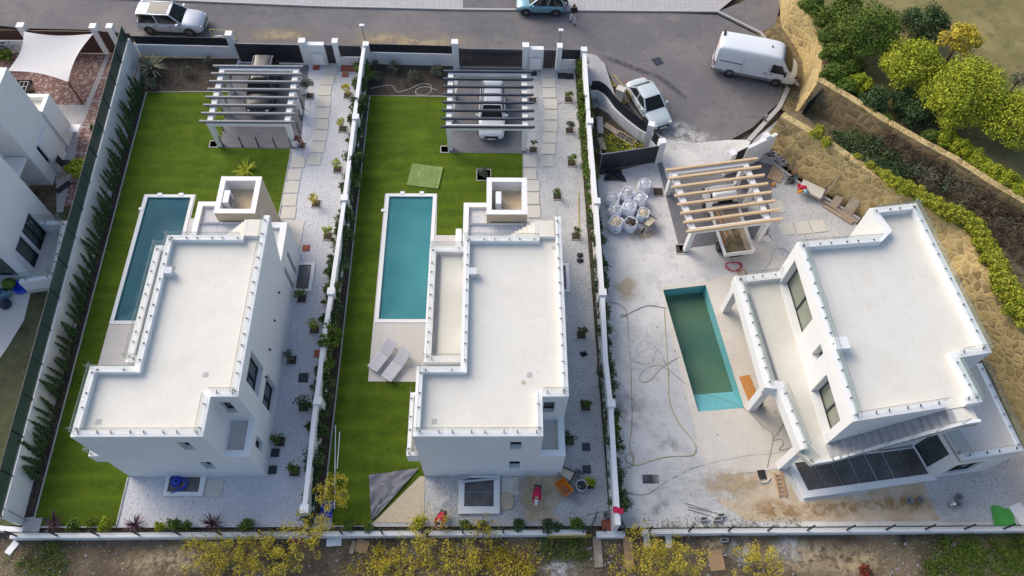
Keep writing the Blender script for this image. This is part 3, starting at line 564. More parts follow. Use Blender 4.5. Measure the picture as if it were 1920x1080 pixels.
gate('sliding_gate','dark grey sliding gate standing open in front of the bulk bags',(1124,323),(1237,306),1.7,'alu_grey' if False else 'dark_metal')
# gate wall right of the drive
a=Vector(W2(1357,331)); b=Vector(W2(1441,290)); d=(b-a).normalized(); n=Vector((-d.y,d.x))
t=thing('gate_wall','white gate wall with a narrow black door beside the stone wall','wall',(a.x,a.y,0)); OFF=(a.x,a.y,0)
def seg(u0,u1,h,th,k=0): p=a+d*u0+n*k; q=a+d*u1+n*k; return MB().prism([tuple(p),tuple(q),tuple(q+n*th),tuple(p+n*th)],0,h)
Lg=(b-a).length
part('pillar',seg(0,.42,2.1,.42),'plaster',t); part('door',seg(.5,1.35,1.95,.06,.12),'dark_metal',t); part('wall',seg(1.4,Lg,2.0,.22),'plaster',t); part('pillar',seg(Lg-.9,Lg-.5,2.1,.4,.1),'plaster',t); part('meter_box',seg(2.1,2.8,1.3,.1,-.08),'white_paint',t)
OFF=(0,0,0)
# =====================================================================  VILLAS
def window(parent,p0,p1,h,depth=.3,mull=0,pane='win',fm='dark_metal'):
    u0,u1,za,zb=h; k=depth-.06; P=lambda u,z,kk=k:at_wall(p0,p1,u,z,kk); mb=MB(); w=.05
    mb.bar(P(u0,za+w/2),P(u1,za+w/2),w); mb.bar(P(u0,zb-w/2),P(u1,zb-w/2),w); mb.bar(P(u0+w/2,za+w),P(u0+w/2,zb-w),w); mb.bar(P(u1-w/2,za+w),P(u1-w/2,zb-w),w)
    for i in range(mull): u=u0+(u1-u0)*(i+1)/(mull+1); mb.bar(P(u,za+w),P(u,zb-w),.08)
    f=part('window',mb,fm,parent); part('pane',MB().add([P(u0,za,k+.03),P(u1,za,k+.03),P(u1,zb,k+.03),P(u0,zb,k+.03)],[(0,1,2,3)]),pane,f); return f
def parapet(parent,pts,w,z0,z1,closed=False,mat='coping'):
    """coping strip; pts = outer edge, counter-clockwise (inside on the left)"""
    mb=MB(); n=len(pts); ps=pts; inn=[]; outp=[]
    for i,p in enumerate(ps):
        pv=Vector(ps[i-1]) if (i>0 or closed) else None; nx=Vector(ps[(i+1)%n]) if (i<n-1 or closed) else None; p=Vector(p)
        e1=(p-pv).normalized() if pv is not None else None; e2=(nx-p).normalized() if nx is not None else None
        e1=e1 if e1 is not None else e2; e2=e2 if e2 is not None else e1
        n1=Vector((-e1.y,e1.x)); n2=Vector((-e2.y,e2.x)); b=(n1+n2); b=b/max(b.length_squared,.2)*2*.5*2; q=p+b*w; inn.append((q.x,q.y)); p=p-b*.005; outp.append((p.x,p.y))
    for i in range(n if closed else n-1): j=(i+1)%n; mb.prism([outp[i],outp[j],inn[j],inn[i]],z0,z1)
    return part('parapet',mb,mat,parent)
def railing(parent,a,b,z,h=.6,inset=.2,plen=1.45,cl=2):
    """row of frameless glass panels with steel clamps; inside on the left of a->b"""
    a=Vector(a[:2]); b=Vector(b[:2]); d=b-a; Ln=d.length; d/=Ln; n=Vector((-d.y,d.x)); a=a+n*inset; k=max(1,round(Ln/plen)); pl=Ln/k
    for i in range(k):
        p=a+d*(i*pl+.015); q=a+d*((i+1)*pl-.015); e=n*.012
        g=part('glass_panel',MB().prism([tuple(p),tuple(q),tuple(q+e),tuple(p+e)],z+.03,z+h),'glass',parent)
        part('edge_trim',MB().bar((p.x,p.y,z+h),(q.x,q.y,z+h),.014),'grey_metal',g)
        for u in (.2,.8)[:cl]:
            c=p+(q-p)*u-n*.03; part('glass_clamp',MB().bar((c.x,c.y,z),(c.x,c.y,z+.09),.035).bar((c.x,c.y,z+.09),(c.x+n.x*.1,c.y+n.y*.1,z+.09),.035),'dark_metal',g)
def stairs(parent,p0,d,w,z0,z1,n,run,side,mat='roof'):
    """p0: foot corner, d: unit direction up, side: +1 width to the left"""
    d=Vector(d); s=Vector((-d.y,d.x))*side*w; p=Vector(p0[:2]); mb=MB(); h=(z1-z0)/n
    for i in range(n):
        a=p+d*(run*i); b=p+d*(run*(i+1)); mb.prism([tuple(a),tuple(b),tuple(b+s),tuple(a+s)],z0+h*i-.25,z0+h*(i+1))
    return part('stairs',mb,mat,parent)
ZR,ZD,ZT=6.4,6.12,3.4
def villa():
    global OFF
    OFF=(-3.8,11.2,0); t=thing('villa','white two storey villa with flat roof beside the turquoise pool','house',OFF)
    E=3.28; wl=MB(); H=[]
    def wl_(a,b,z0,z1,hs=(),dp=.3):
        wl.wall(a,b,z0,z1,hs,dp); H.extend((a,b,h,dp) for h in hs)
    wl_((-3.8,11.2),(2.05,11.2),0,ZR,[(4.38,4.92,4.45,5.6),(4.38,4.92,1.3,2.57)],.35)
    wl_((2.05,11.2),(E,11.2),0,ZT)
    wl_((2.05,13.1),(E,13.1),3.0,ZR,[(.12,.66,4.3,5.68)],.3)
    wl_((2.05,11.2),(2.05,13.1),3.0,ZR)
    wl_((E,11.2),(E,13.1),0,ZT,[(.75,1.28,1.55,2.82)])
    wl_((E,13.1),(E,21.9),0,ZR,[(1.1,2.7,3.45,5.65),(1.1,2.7,.6,2.75)],.35)
    wl_((E,21.9),(E,24.75),0,ZT,[(.1,.45,.2,2.6),(1.15,1.5,.2,2.6)],.3)
    wl.wall((E,24.75),(-1.98,24.75),0,ZT); wl.wall((E,21.9),(-1.75,21.9),3,ZR)
    wl.wall((-1.75,21.9),(-1.75,14.6),0,ZR,[(1.2,3.6,3.2,5.5),(4.8,6.6,3.2,5.5),(1.0,6.5,.1,2.5)],.25); H.extend(((-1.75,21.9),(-1.75,14.6),h,.25) for h in [(1.2,3.6,3.2,5.5),(4.8,6.6,3.2,5.5),(1.0,6.5,.1,2.5)])
    wl.wall((-1.75,14.6),(-3.8,14.6),0,ZR); wl.wall((-3.8,14.6),(-3.8,11.2),0,ZR)
    wl.prism([(-4.4,11.25),(-3.81,11.25),(-3.81,14.5),(-4.4,14.5)],2.45,3.05)      # balcony slab
    # ground floor planter wing (north)
    wl.box(-1.98,23.5,0,-.66,26.15,3.1)
    # sloping-ended stair wall
    wl.add([(E,21.9,3.0),(E,21.9,ZR),(E,23.15,ZR),(E,22.0,3.0),(E-.3,21.9,3.0),(E-.3,21.9,ZR),(E-.3,23.15,ZR),(E-.3,22.0,3.0)],[(0,3,2,1),(4,5,6,7),(3,7,6,2)])
    wl.box(2.1,21.9,ZD-.35,E-.3,23.1,ZD-.02)
    part('wall',wl,'plaster',t)
    for a,b,h,dp in H: window(t,a,b,h,dp,1 if h[1]-h[0]>1.4 else 0)
    rp=[(-3.8,11.2),(2.05,11.2),(2.05,13.1),(E,13.1),(E,21.9),(-1.75,21.9),(-1.75,14.6),(-3.8,14.6)]
    part('roof',sheet_mb(rp,(),ZD).add(*[[(2.1,21.9,ZD-.01),(E-.3,21.9,ZD-.01),(E-.3,23.1,ZD-.01),(2.1,23.1,ZD-.01)],[(0,1,2,3)]]),'roof',t)
    parapet(t,[(2.14,21.9),(-1.75,21.9),(-1.75,14.6),(-3.8,14.6),(-3.8,11.2),(2.05,11.2),(2.05,13.1),(E,13.1),(E,21.9),(E,23.15)],.3,ZD-.05,ZR+.02)
    for a,b in [((2.14,21.9),(-1.75,21.9)),((-1.75,21.9),(-1.75,14.6)),((-1.75,14.6),(-3.8,14.6)),((-3.8,14.6),(-3.8,11.2)),((-3.8,11.2),(2.05,11.2)),((2.05,11.2),(2.05,13.1)),((2.05,13.1),(E,13.1)),((E,13.1),(E,23.1))]: railing(t,a,b,ZR+.02)
    railing(t,(-.8,23.15),(2.1,23.15),3.4,1.0,0,1.4)
    # upper terrace, balcony, west terrace, gravel roof
    part('terrace_floor',sheet_mb(rect(2.05,11.2,E,13.1),(),3.12),'deck',t); part('balcony_floor',sheet_mb(rect(-4.4,11.25,-3.8,14.5),(),3.08),'deck',t)
    parapet(t,[(2.05,11.2),(E,11.2),(E,13.1)],.32,3.1,3.42)
    parapet(t,[(-3.8,14.5),(-4.4,14.5),(-4.4,11.25),(-3.8,11.25)],.2,3.0,3.38); railing(t,(-4.4,14.5),(-4.4,11.25),3.38,.8,.1); railing(t,(-4.4,11.25),(-3.8,11.25),3.38,.8,.1,.6)
    part('terrace_slab',MB().prism([(-3.8,14.62),(-1.76,14.62),(-1.76,23.19),(-3.8,23.19)],2.75,3.1),'terrace',t)
    parapet(t,[(-1.76,23.19),(-3.8,23.19),(-3.8,16.15),(-1.76,16.15)],.36,3.1,3.4)
    railing(t,(-1.8,23.19),(-3.8,23.19),3.4,.7,.15,1.5,1); railing(t,(-3.8,23.19),(-3.8,16.15),3.4,.7,.18); railing(t,(-3.8,16.15),(-1.8,16.15),3.4,.7,.15,1.5,1)
    part('rail_channel',MB().box(-3.3,16.6,3.1,-3.22,22.7,3.22),'grey_metal',t)
    for y in (22.9,16.45): part('post',MB().box(-3.78,y-.2,0,-3.4,y+.2,2.75),'plaster',t)
    part('gravel_roof',sheet_mb([(-1.75,21.9),(E,21.9),(E,24.75),(-.66,24.75),(-.66,26.15),(-1.98,26.15),(-1.98,21.9)],(),3.22),'gravel_white',t)
    parapet(t,[(E,21.9),(E,24.75),(1.64,24.75)],.36,3.05,3.42); parapet(t,[(-.66,26.15),(-1.98,26.15),(-1.98,23.2)],.3,3.05,3.42)
    part('side_wall',MB().box(-2.55,24.1,0,-2.2,26.0,.95).box(-2.55,24.1,0,-1.98,24.4,.95),'plaster',t)
    stairs(t,(-.9,21.92),(1,0),1.15,3.1,ZD,15,.2,1)
    # plant tower with open top
    tw=ring(MB(),rect(-.64,24.86,1.63,27.38),rect(-.36,25.14,1.35,27.1),0,4.12); part('tower',tw,'cladding',t)
    part('tower_cap',ring(MB(),rect(-.66,24.84,1.65,27.4),rect(-.36,25.14,1.35,27.1),4.121,4.16),'coping',t)
    tin=MB(); 
    r=rect(-.359,25.141,1.349,27.099)
    for i in range(4): a,b=r[(i+1)%4],r[i]; tin.wall(a,b,3.0,4.11)
    part('tower_lining',tin,'plaster',t); part('tower_floor',sheet_mb(rect(-.359,25.141,1.349,27.099),(),3.3),'sand',t)
    for y in (15.5,17,18.7,20.4): 
        part('wall_lamp',MB().lathe([(.0,.0),(.05,.0),(.05,.12),(0,.12)],(E+.06,y,3.0 if y>16 else 2.9),10),'black',t)
    for (x,y) in ((-2.9,12.0),(1.5,14.3),(2.9,21.4),(-1.2,20.1)): part('roof_drain',MB().box(x-.12,y-.12,ZD+.004,x+.12,y+.12,ZD+.012),'kerb',t)
    part('chimney_vent',MB().box(-1.42,19.6,ZD,-1.1,19.9,ZD+.38).box(-1.46,19.56,ZD+.38,-1.06,19.94,ZD+.43),'plaster',t)
    OFF=(0,0,0); return t
v2=villa(); v2['group']='twin white villas'
v1=dup(v2,(-3.8+OX,11.2,0),label='white two storey villa with flat roof beside the deep blue pool')
def lightwell(label,outer,inner,n,zt=.12,bars='x'):
    global OFF
    c=inner[0]; t=thing('light_well',label,'light well',(*c,0)); OFF=(*c,0)
    part('rim',ring(MB(),outer,inner,-.02,zt),'coping',t); mb=MB()
    for i in range(4): a,b=inner[(i+1)%4],inner[i]; mb.wall(a,b,-1.6,.02)
    part('shaft',mb,'plaster',t)
    a,b,c2,d=[Vector(p) for p in inner]
    for k in range(n):
        u0,u1=k/n+.006,(k+1)/n-.006
        q=[a+(b-a)*u0,a+(b-a)*u1,d+(c2-d)*u1,d+(c2-d)*u0] if bars=='x' else [a+(d-a)*u0,b+(c2-b)*u0,b+(c2-b)*u1,a+(d-a)*u1]
        part('grate',MB().prism([tuple(p) for p in q],zt-.1,zt-.06),'grate',t)
        if k: part('grate_bar',MB().bar((*(a+(b-a)*(k/n)),zt-.05) if bars=='x' else (*(a+(d-a)*(k/n)),zt-.05),(*(d+(c2-d)*(k/n)),zt-.05) if bars=='x' else (*(b+(c2-b)*(k/n)),zt-.05),.05,.03),'steel' if n>3 else 'grey_metal',t)
    OFF=(0,0,0); return t
def grow(r,w,e=0,n=0,s=0): (x0,y0),(_,_),(x1,y1),_=r; return rect(x0-w,y0-s,x1+e,y1+n)
lightwell('white rimmed light well with two dark grates, blue hose on it',grow(well1s,.16,.26,0.03,.2),well1s,2)
lightwell('light well with dark grates on the gravel beside the leftmost villa',grow(well1e,.05,.2,.15,.15),well1e,2,.1,'y')
lightwell('square light well with wide white rim in the sandy yard of the middle villa',grow(well2s,.3,.3,.12,.36),well2s,2,.2,'y')
lightwell('half hidden light well on the grey gravel beside the middle villa',grow(well2e,.03,.2,.15,.15),well2e,2,.1,'y')
# ---------------- third villa (turned)
def villa3():
    global OFF
    NW=Vector((15.5,21.6)); SW=Vector((16.23,11.87)); SE=Vector(W2(1842,753,6.4)); E1=Vector(W2(1798,671,6.4)); NE2=Vector(W2(1859,661,6.4)); NE=Vector(W2(1718,381,6.4)); N1=Vector(W2(1630,391,6.4)); N3=Vector(W2(1658,430,6.4)); N2=Vector(W2(1645,443,6.4))
    OFF=(SW.x,SW.y,0); t=thing('villa','white villa with stairs to the roof beside the half drained pool','house',OFF); T=tuple
    wl=MB(); H=[(.6,4.05,3.15,5.6),(6.95,9.3,3.15,5.3),(5.45,5.95,4.4,5.6)]
    wl.wall(T(NW),T(SW),3.0,ZR,H,.5); dS=(SE-SW).normalized(); sA=SW+dS*4.6; sB=SW+dS*5.6; wl.wall(T(SW),T(sA),0,ZR); wl.wall(T(sA),T(sB),0,ZD-.1); wl.wall(T(sB),T(SE),0,ZR); wl.wall(T(SE),T(E1),3,ZR); wl.wall(T(E1),T(NE2),0,ZR); wl.wall(T(NE2),T(NE),0,ZR); wl.wall(T(NE),T(N1),0,ZR); wl.wall(T(N1),T(N3),3,ZR); wl.wall(T(N3),T(N2),0,ZR); wl.wall(T(N2),T(NW),0,ZR)
    g0=Vector((15.9,20.9)); g1=Vector((16.5,12.0)); wl.wall(T(g0),T(g1),0,3.0,[(1,3.5,.1,2.4),(4.5,8,.1,2.4)],.25)
    # white surrounds standing proud round the two big openings
    # east block under the terrace
    eb=[(22.1,12.9),(22.72,11.0),(25.8,11.44),(25.15,16.1),(22.2,15.6)]
    wl.wall(eb[0],eb[1],0,3.1,[(.22,1.46,.3,2.6)],.12); wl.wall(eb[1],eb[2],0,3.1,[(.25,1.75,.6,2.3)],.2); wl.wall(eb[2],eb[3],0,3.1); wl.wall(eb[3],eb[4],0,3.1)
    part('wall',wl,'plaster',t)
    for i,h in enumerate(H): window(t,T(NW),T(SW),h,.5,1 if i<2 else 0,'win_reflection')
    window(t,eb[0],eb[1],(.22,1.46,.3,2.6),.12); window(t,eb[1],eb[2],(.25,1.75,.6,2.3),.2,1)
    for h in ((1,3.5,.1,2.4),(4.5,8,.1,2.4)): window(t,T(g0),T(g1),h,.25,1)
    rp=[T(p) for p in (SW,SE,E1,NE2,NE,N1,N3,N2,NW)]
    part('roof',sheet_mb(rp,(),ZD-.1),'roof',t)
    dS=(SE-SW).normalized(); nS=Vector((dS.y,-dS.x)); sA=SW+dS*4.6; sB=SW+dS*5.6
    parapet(t,[T(sB),T(SE),T(E1),T(NE2),T(NE),T(N1),T(N3),T(N2),T(NW),T(SW),T(sA)],.34,ZD-.2,ZR+.02)
    for a,b in ((sB,SE),(SE,E1),(E1,NE2),(NE2,NE),(NE,N1),(N2,NW),(NW,SW),(SW,sA)): railing(t,T(a),T(b),ZR+.02,.6,.24)
    # east terrace
    et=[eb[1],eb[2],eb[3],T(Vector(eb[3])*.35+Vector(eb[4])*.65),(22.2,12.6)]
    part('terrace_floor',MB().prism([eb[1],eb[2],eb[3],eb[4],eb[0]],2.95,3.12),'deck',t)
    parapet(t,[eb[1],eb[2],eb[3]],.3,3.1,3.42); railing(t,eb[1],eb[2],3.42,.75,.15); railing(t,eb[2],eb[3],3.42,.75,.15); railing(t,T(Vector(eb[0])),eb[1],3.15,1.0,.1)
    # west terrace on legs
    a=Vector((12.98,21.27)); b=Vector((13.59,14.75)); c=Vector((14.2,14.68)); d=Vector((14.79,11.5)); e=Vector((15.35,10.85)); f=e+dS*1.1
    slab=[T(a),T(b),T(c),T(d),T(e),T(f),T(SW+dS*.5),T(NW+Vector((.2,0)))]
    part('terrace_slab',MB().prism(slab,2.75,3.08),'terrace',t)
    parapet(t,[T(NW),T(a),T(b),T(c),T(d)],.42,2.7,3.42); railing(t,T(NW),T(a),3.42,.75,.2,1.3); railing(t,T(a),T(b),3.42,.75,.3); railing(t,T(c),T(d),3.42,.75,.3); railing(t,T(d),T(e),3.1,1.0,.1,1.2)
    part('rail_channel',MB().bar((a.x+.75,a.y-.9,3.14),(b.x+.78,b.y+.6,3.14),.1),'grey_metal',t)
    def leg(x,y,w=.42,l=.42): part('post',MB().ob((x,y,1.35),(w,l,2.7),rad(5)),'plaster',t)
    leg(a.x+.32,a.y-.26); leg(b.x+.3,b.y+.22); leg(d.x+.2,d.y+.22); part('beam',MB().bar((b.x+.3,b.y+.1,2.85),(c.x+.5,c.y-.1,2.85),.35,.3),'plaster',t)
    # outside stairs
    foot=e+dS*1.0; st=stairs(t,(foot.x,foot.y),(dS.x,dS.y),.86,3.08,ZD-.13,16,.318,1,'footway')
    n=Vector((-dS.y,dS.x)); top=foot+dS*5.1
    st_w=MB(); pr=[]
    q0=foot-dS*.9; 
    st_w.add([(q0.x,q0.y,2.8),(foot.x,foot.y,2.8),(top.x,top.y,5.5),(top.x+dS.x*.9,top.y+dS.y*.9,5.75),(top.x+dS.x*.9,top.y+dS.y*.9,6.28),(top.x,top.y,6.28),(foot.x,foot.y,3.2),(q0.x,q0.y,3.2)]+[(p[0]+n.x*.14,p[1]+n.y*.14,p[2]) for p in [(q0.x,q0.y,2.8),(foot.x,foot.y,2.8),(top.x,top.y,5.5),(top.x+dS.x*.9,top.y+dS.y*.9,5.75),(top.x+dS.x*.9,top.y+dS.y*.9,6.28),(top.x,top.y,6.28),(foot.x,foot.y,3.2),(q0.x,q0.y,3.2)]],
      [(0,1,6,7),(1,2,5,6),(2,3,4,5),(15,14,9,8),(14,13,10,9),(13,12,11,10),(7,6,14,15),(6,5,13,14),(5,4,12,13),(1,0,8,9),(2,1,9,10),(3,2,10,11)])
    part('stair_wall',st_w,'plaster',t)
    l1=top+dS*.0; part('landing',MB().prism([T(l1),T(l1+dS*1.0),T(l1+dS*1.0+n*.86),T(l1+n*.86)],5.7,ZD-.14),'roof',t)
    for i in range(5):   # raked glass beside the stairs
        p=foot+dS*(.1+i*1.0); q=foot+dS*(1.05+i*1.0); z1=3.3+i*.62; z2=3.3+(i+.95)*.62
        g=part('glass_panel',MB().add([(p.x,p.y,z1),(q.x,q.y,z2),(q.x,q.y,z2+.75),(p.x,p.y,z1+.75),(p.x+n.x*.015,p.y+n.y*.015,z1),(q.x+n.x*.015,q.y+n.y*.015,z2),(q.x+n.x*.015,q.y+n.y*.015,z2+.75),(p.x+n.x*.015,p.y+n.y*.015,z1+.75)],[(0,1,2,3),(7,6,5,4),(3,2,6,7),(0,3,7,4),(1,5,6,2),(0,4,5,1)]),'glass',t)
        part('edge_trim',MB().bar((p.x,p.y,z1+.75),(q.x,q.y,z2+.75),.016).bar((q.x,q.y,z2),(q.x,q.y,z2+.75),.02),'grey_metal',g)
    # plinth with vents on the roof edge
    c=NW+(SW-NW)*.6; part('chimney_vent',MB().ob((c.x+.55,c.y,ZD+.18),(.62,.55,.5),rad(5)).ob((c.x+.55,c.y,ZD+.46),(.7,.63,.06),rad(5)),'coping',t)
    OFF=(0,0,0); return t
villa3()
dS=Vector((22.62-16.07,11.2-10.34)).normalized(); nS=Vector((-dS.y,dS.x)); w3=[Vector(p) for p in well3]; w3o=[w3[3]-dS*.32-nS*.35,w3[2]+dS*.3-nS*.35,w3[1]+dS*.2+nS*.05,w3[0]-dS*.32+nS*.05]; w3i=[w3[3],w3[2],w3[1],w3[0]]
lightwell('long white rimmed light well with seven dark panels by the turned villa',[tuple(p) for p in w3o],[tuple(p) for p in w3i],7,.22)
# ---------------- villa on the far left, cut by the frame
def villa0():
    global OFF
    OFF=(-28.15,29.8,0); t=thing('villa','white villa cut by the left edge, glazed terrace on its near side','house',OFF); mb=MB(); X=-28.15
    mb.wall((X,29.8),(X,32.9),0,7,[(.9,2.4,1.0,2.5)],.2); mb.wall((X,32.9),(-40,32.9),0,7); mb.wall((-29.6,29.8),(X,29.8),0,7); mb.wall((-29.6,27.3),(-29.6,29.8),0,7)
    B=-27.3; mb.wall((B,23),(B,27.3),0,7,[(.5,1.5,.1,2.4),(1.7,3.1,.1,2.4)],.2); mb.wall((B,27.3),(-29.6,27.3),0,7); mb.wall((-29.9,23),(B,23),0,7,[(.6,1.9,.1,2.3)],.25); mb.wall((-29.9,21.5),(-29.9,23),0,7); mb.wall((-40,21.5),(-29.9,21.5),0,7)
    mb.box(-30.4,32.92,0,-28.0,34.35,3.0); mb.box(-28.13,30.9,0,-28.0,32.4,2.6)
    part('wall',mb,'plaster',t); part('roof',sheet_mb([(-40,32.9),(-40,21.5),(-29.9,21.5),(-29.9,23),(B,23),(B,27.3),(-29.6,27.3),(-29.6,29.8),(X,29.8),(X,32.9)],(),6.7),'roof',t)
    parapet(t,[(-40,21.5),(-29.9,21.5),(-29.9,23),(B,23),(B,27.3),(-29.6,27.3),(-29.6,29.8),(X,29.8),(X,32.9),(-40,32.9)],.3,6.6,7.02)
    parapet(t,[(-28.0,32.92),(-28.0,34.35),(-30.4,34.35),(-30.4,32.92)],.25,2.95,3.35); part('terrace_floor',sheet_mb(rect(-30.4,32.92,-28,34.35),(),3.02),'terrace',t)
    window(t,(X,29.8),(X,32.9),(.9,2.4,1.0,2.5),.2); window(t,(B,23),(B,27.3),(.5,1.5,.1,2.4),.2); window(t,(B,23),(B,27.3),(1.7,3.1,.1,2.4),.2,1); window(t,(-29.9,23),(B,23),(.6,1.9,.1,2.3),.25)
    tr=[(-27.3,22.0),(-25.35,22.35),(-25.75,26.3),(-27.3,26.3)]; z=1.2
    part('terrace_slab',MB().prism(tr,0,.35),'deck',t); parapet(t,tr,.28,.35,z); railing(t,tr[0],tr[1],z,.8,.14); railing(t,tr[1],tr[2],z,.8,.14); railing(t,tr[2],tr[3],z,.8,.14)
    part('canopy',MB().box(-29.5,28.2,2.75,-28.3,29.7,2.9),'plaster',t)
    OFF=(0,0,0)
villa0()
# =====================================================================  PERGOLAS
def pergola(label,dark,posts,beamN,raft,h=2.25,loc=(0,0,0),rz=0,group=None):
    t=thing('pergola',label,'pergola',loc,rz,group)
    for x,y in posts: part('post',MB().box(x-.15,y-.15,0,x+.15,y+.15,h-.25),'plaster',t)
    (x0,x1),(y0,y1)=beamN
    for x in (x0,x1): part('beam',MB().box(x-.17,y0-.16,h-.25,x+.17,y1+.16,h),'coping',t)
    for y in (y0,y1): part('beam',MB().box(x0+.171,y-.14,h-.25,x1-.171,y+.14,h-.002),'plaster',t)
    n,ra,rb,ya,yb=raft
    for i in range(n):
        y=ya+(yb-ya)*i/(n-1); mb=MB(); z0,z1=h,h+.18; e=.07 if dark=='pine' else .055
        mb.add([(ra,y-e,z1),(ra,y+e,z1),(rb,y+e,z1),(rb,y-e,z1),(ra+.12,y-e,z0),(ra+.12,y+e,z0),(rb-.12,y+e,z0),(rb-.12,y-e,z0),(ra,y-e,z0+.09),(ra,y+e,z0+.09),(rb,y+e,z0+.09),(rb,y-e,z0+.09)],[(3,2,1,0),(4,5,6,7),(0,1,9,8),(8,9,5,4),(2,3,11,10),(10,11,7,6),(8,4,7,11),(0,8,11,3),(9,10,6,5),(1,2,10,9)])
        part('rafter',mb,dark,t)
    return t
pergola('pergola with slate grey rafters over the white car','rafter_dark',[(.15,.15),(5.0,.15),(.15,4.75),(5.0,4.75),(.15,2.6)],((.15,5.0),(.15,4.75)),(8,-.32,5.6,.0,4.75),2.27,(-3.3,32.75,0))
pergola('pergola with light grey rafters over the black car','alu_grey' if False else 'grey_metal',[(.15,.15),(5.0,.15),(.15,4.75),(5.0,4.75),(.15,2.9),(5.0,2.9)],((.15,5.0),(.15,4.75)),(8,-.42,5.48,.1,4.85),2.27,(-18.35,32.95,0))
pergola('pergola with raw pine rafters over the tipper truck','pine',[(.15,.15),(4.75,.15),(.15,4.45),(4.75,4.45),(4.75,2.7)],((.15,4.75),(.15,4.45)),(8,-.35,5.55,.05,4.6),2.2,(11.35,24.95,0),rad(9.3))
# car pad posts (small black bollards) round the left pads
def bollard_proto():
    mb=MB().box(-.03,-.03,0,.03,.03,.95); mb.box(-.07,-.07,0,.07,.07,.012); return mb
r=lambda x,y:(360+x/5.685,100+y/5.685)
bl=None
for i,(x,y) in enumerate([(330,985),(540,995),(715,998),(895,1000),(335,820),(357,682),(390,572),(1065,1005),(1145,845),(1167,710),(1190,588)]):
    c=W2(*r(x,y)); 
    lab='short black post on the near edge of the leftmost parking pad' if y>900 else ('short black post along the lawn edge of the leftmost parking pad' if x<500 else 'short black post on the gravel edge of the leftmost parking pad')
    lab=ORD(i)+' '+lab
    if bl is None: bl=single('bollard',bollard_proto(),'dark_metal',lab,'post','short black posts round the parking pad',loc=(c[0],c[1],.03))
    else: dup(bl,(c[0],c[1],.03),label=lab)
# =====================================================================  VEHICLES
def wheel(parent,x,y,r,w,side):
    mb=MB(); pr=[(r*.62,-w/2),(r*.93,-w/2),(r,-w*.3),(r,w*.3),(r*.93,w/2),(r*.62,w/2)]; n=20; vs=[]
    for rr,o in pr:
        for k in range(n): a=2*math.pi*k/n; vs.append((x+rr*math.cos(a),y+o,r+rr*math.sin(a)))
    mb.add(vs,[(i*n+k,(i+1)*n+k,(i+1)*n+(k+1)%n,i*n+(k+1)%n) for i in range(5) for k in range(n)]); t=part('wheel',mb,'rubber',parent)
    rm=MB(); yy=y+side*w*.42; c=len(rm.v); vs=[(x,yy,r)]+[(x+r*.64*math.cos(2*math.pi*k/20),yy-side*.02,r+r*.64*math.sin(2*math.pi*k/20)) for k in range(20)]
    rm.add(vs,[(0,1+k,1+(k+1)%20) if side<0 else (0,1+(k+1)%20,1+k) for k in range(20)])
    for k in range(5): a=2*math.pi*k/5; rm.bar((x,yy+side*.012,r),(x+r*.6*math.cos(a),yy+side*.012,r+r*.6*math.sin(a)),.05,.03,(0,1,0))
    part('rim',rm,'rim',t)
def loft(st,sec):
    mb=MB(); n=len(sec(*st[0])); vs=[p for s_ in st for p in sec(*s_)]
    mb.add(vs,[(i*n+k,(i+1)*n+k,(i+1)*n+(k+1)%n,i*n+(k+1)%n) for i in range(len(st)-1) for k in range(n)]+[tuple(range(n)),tuple((len(st)-1)*n+k for k in range(n))[::-1]]); return mb
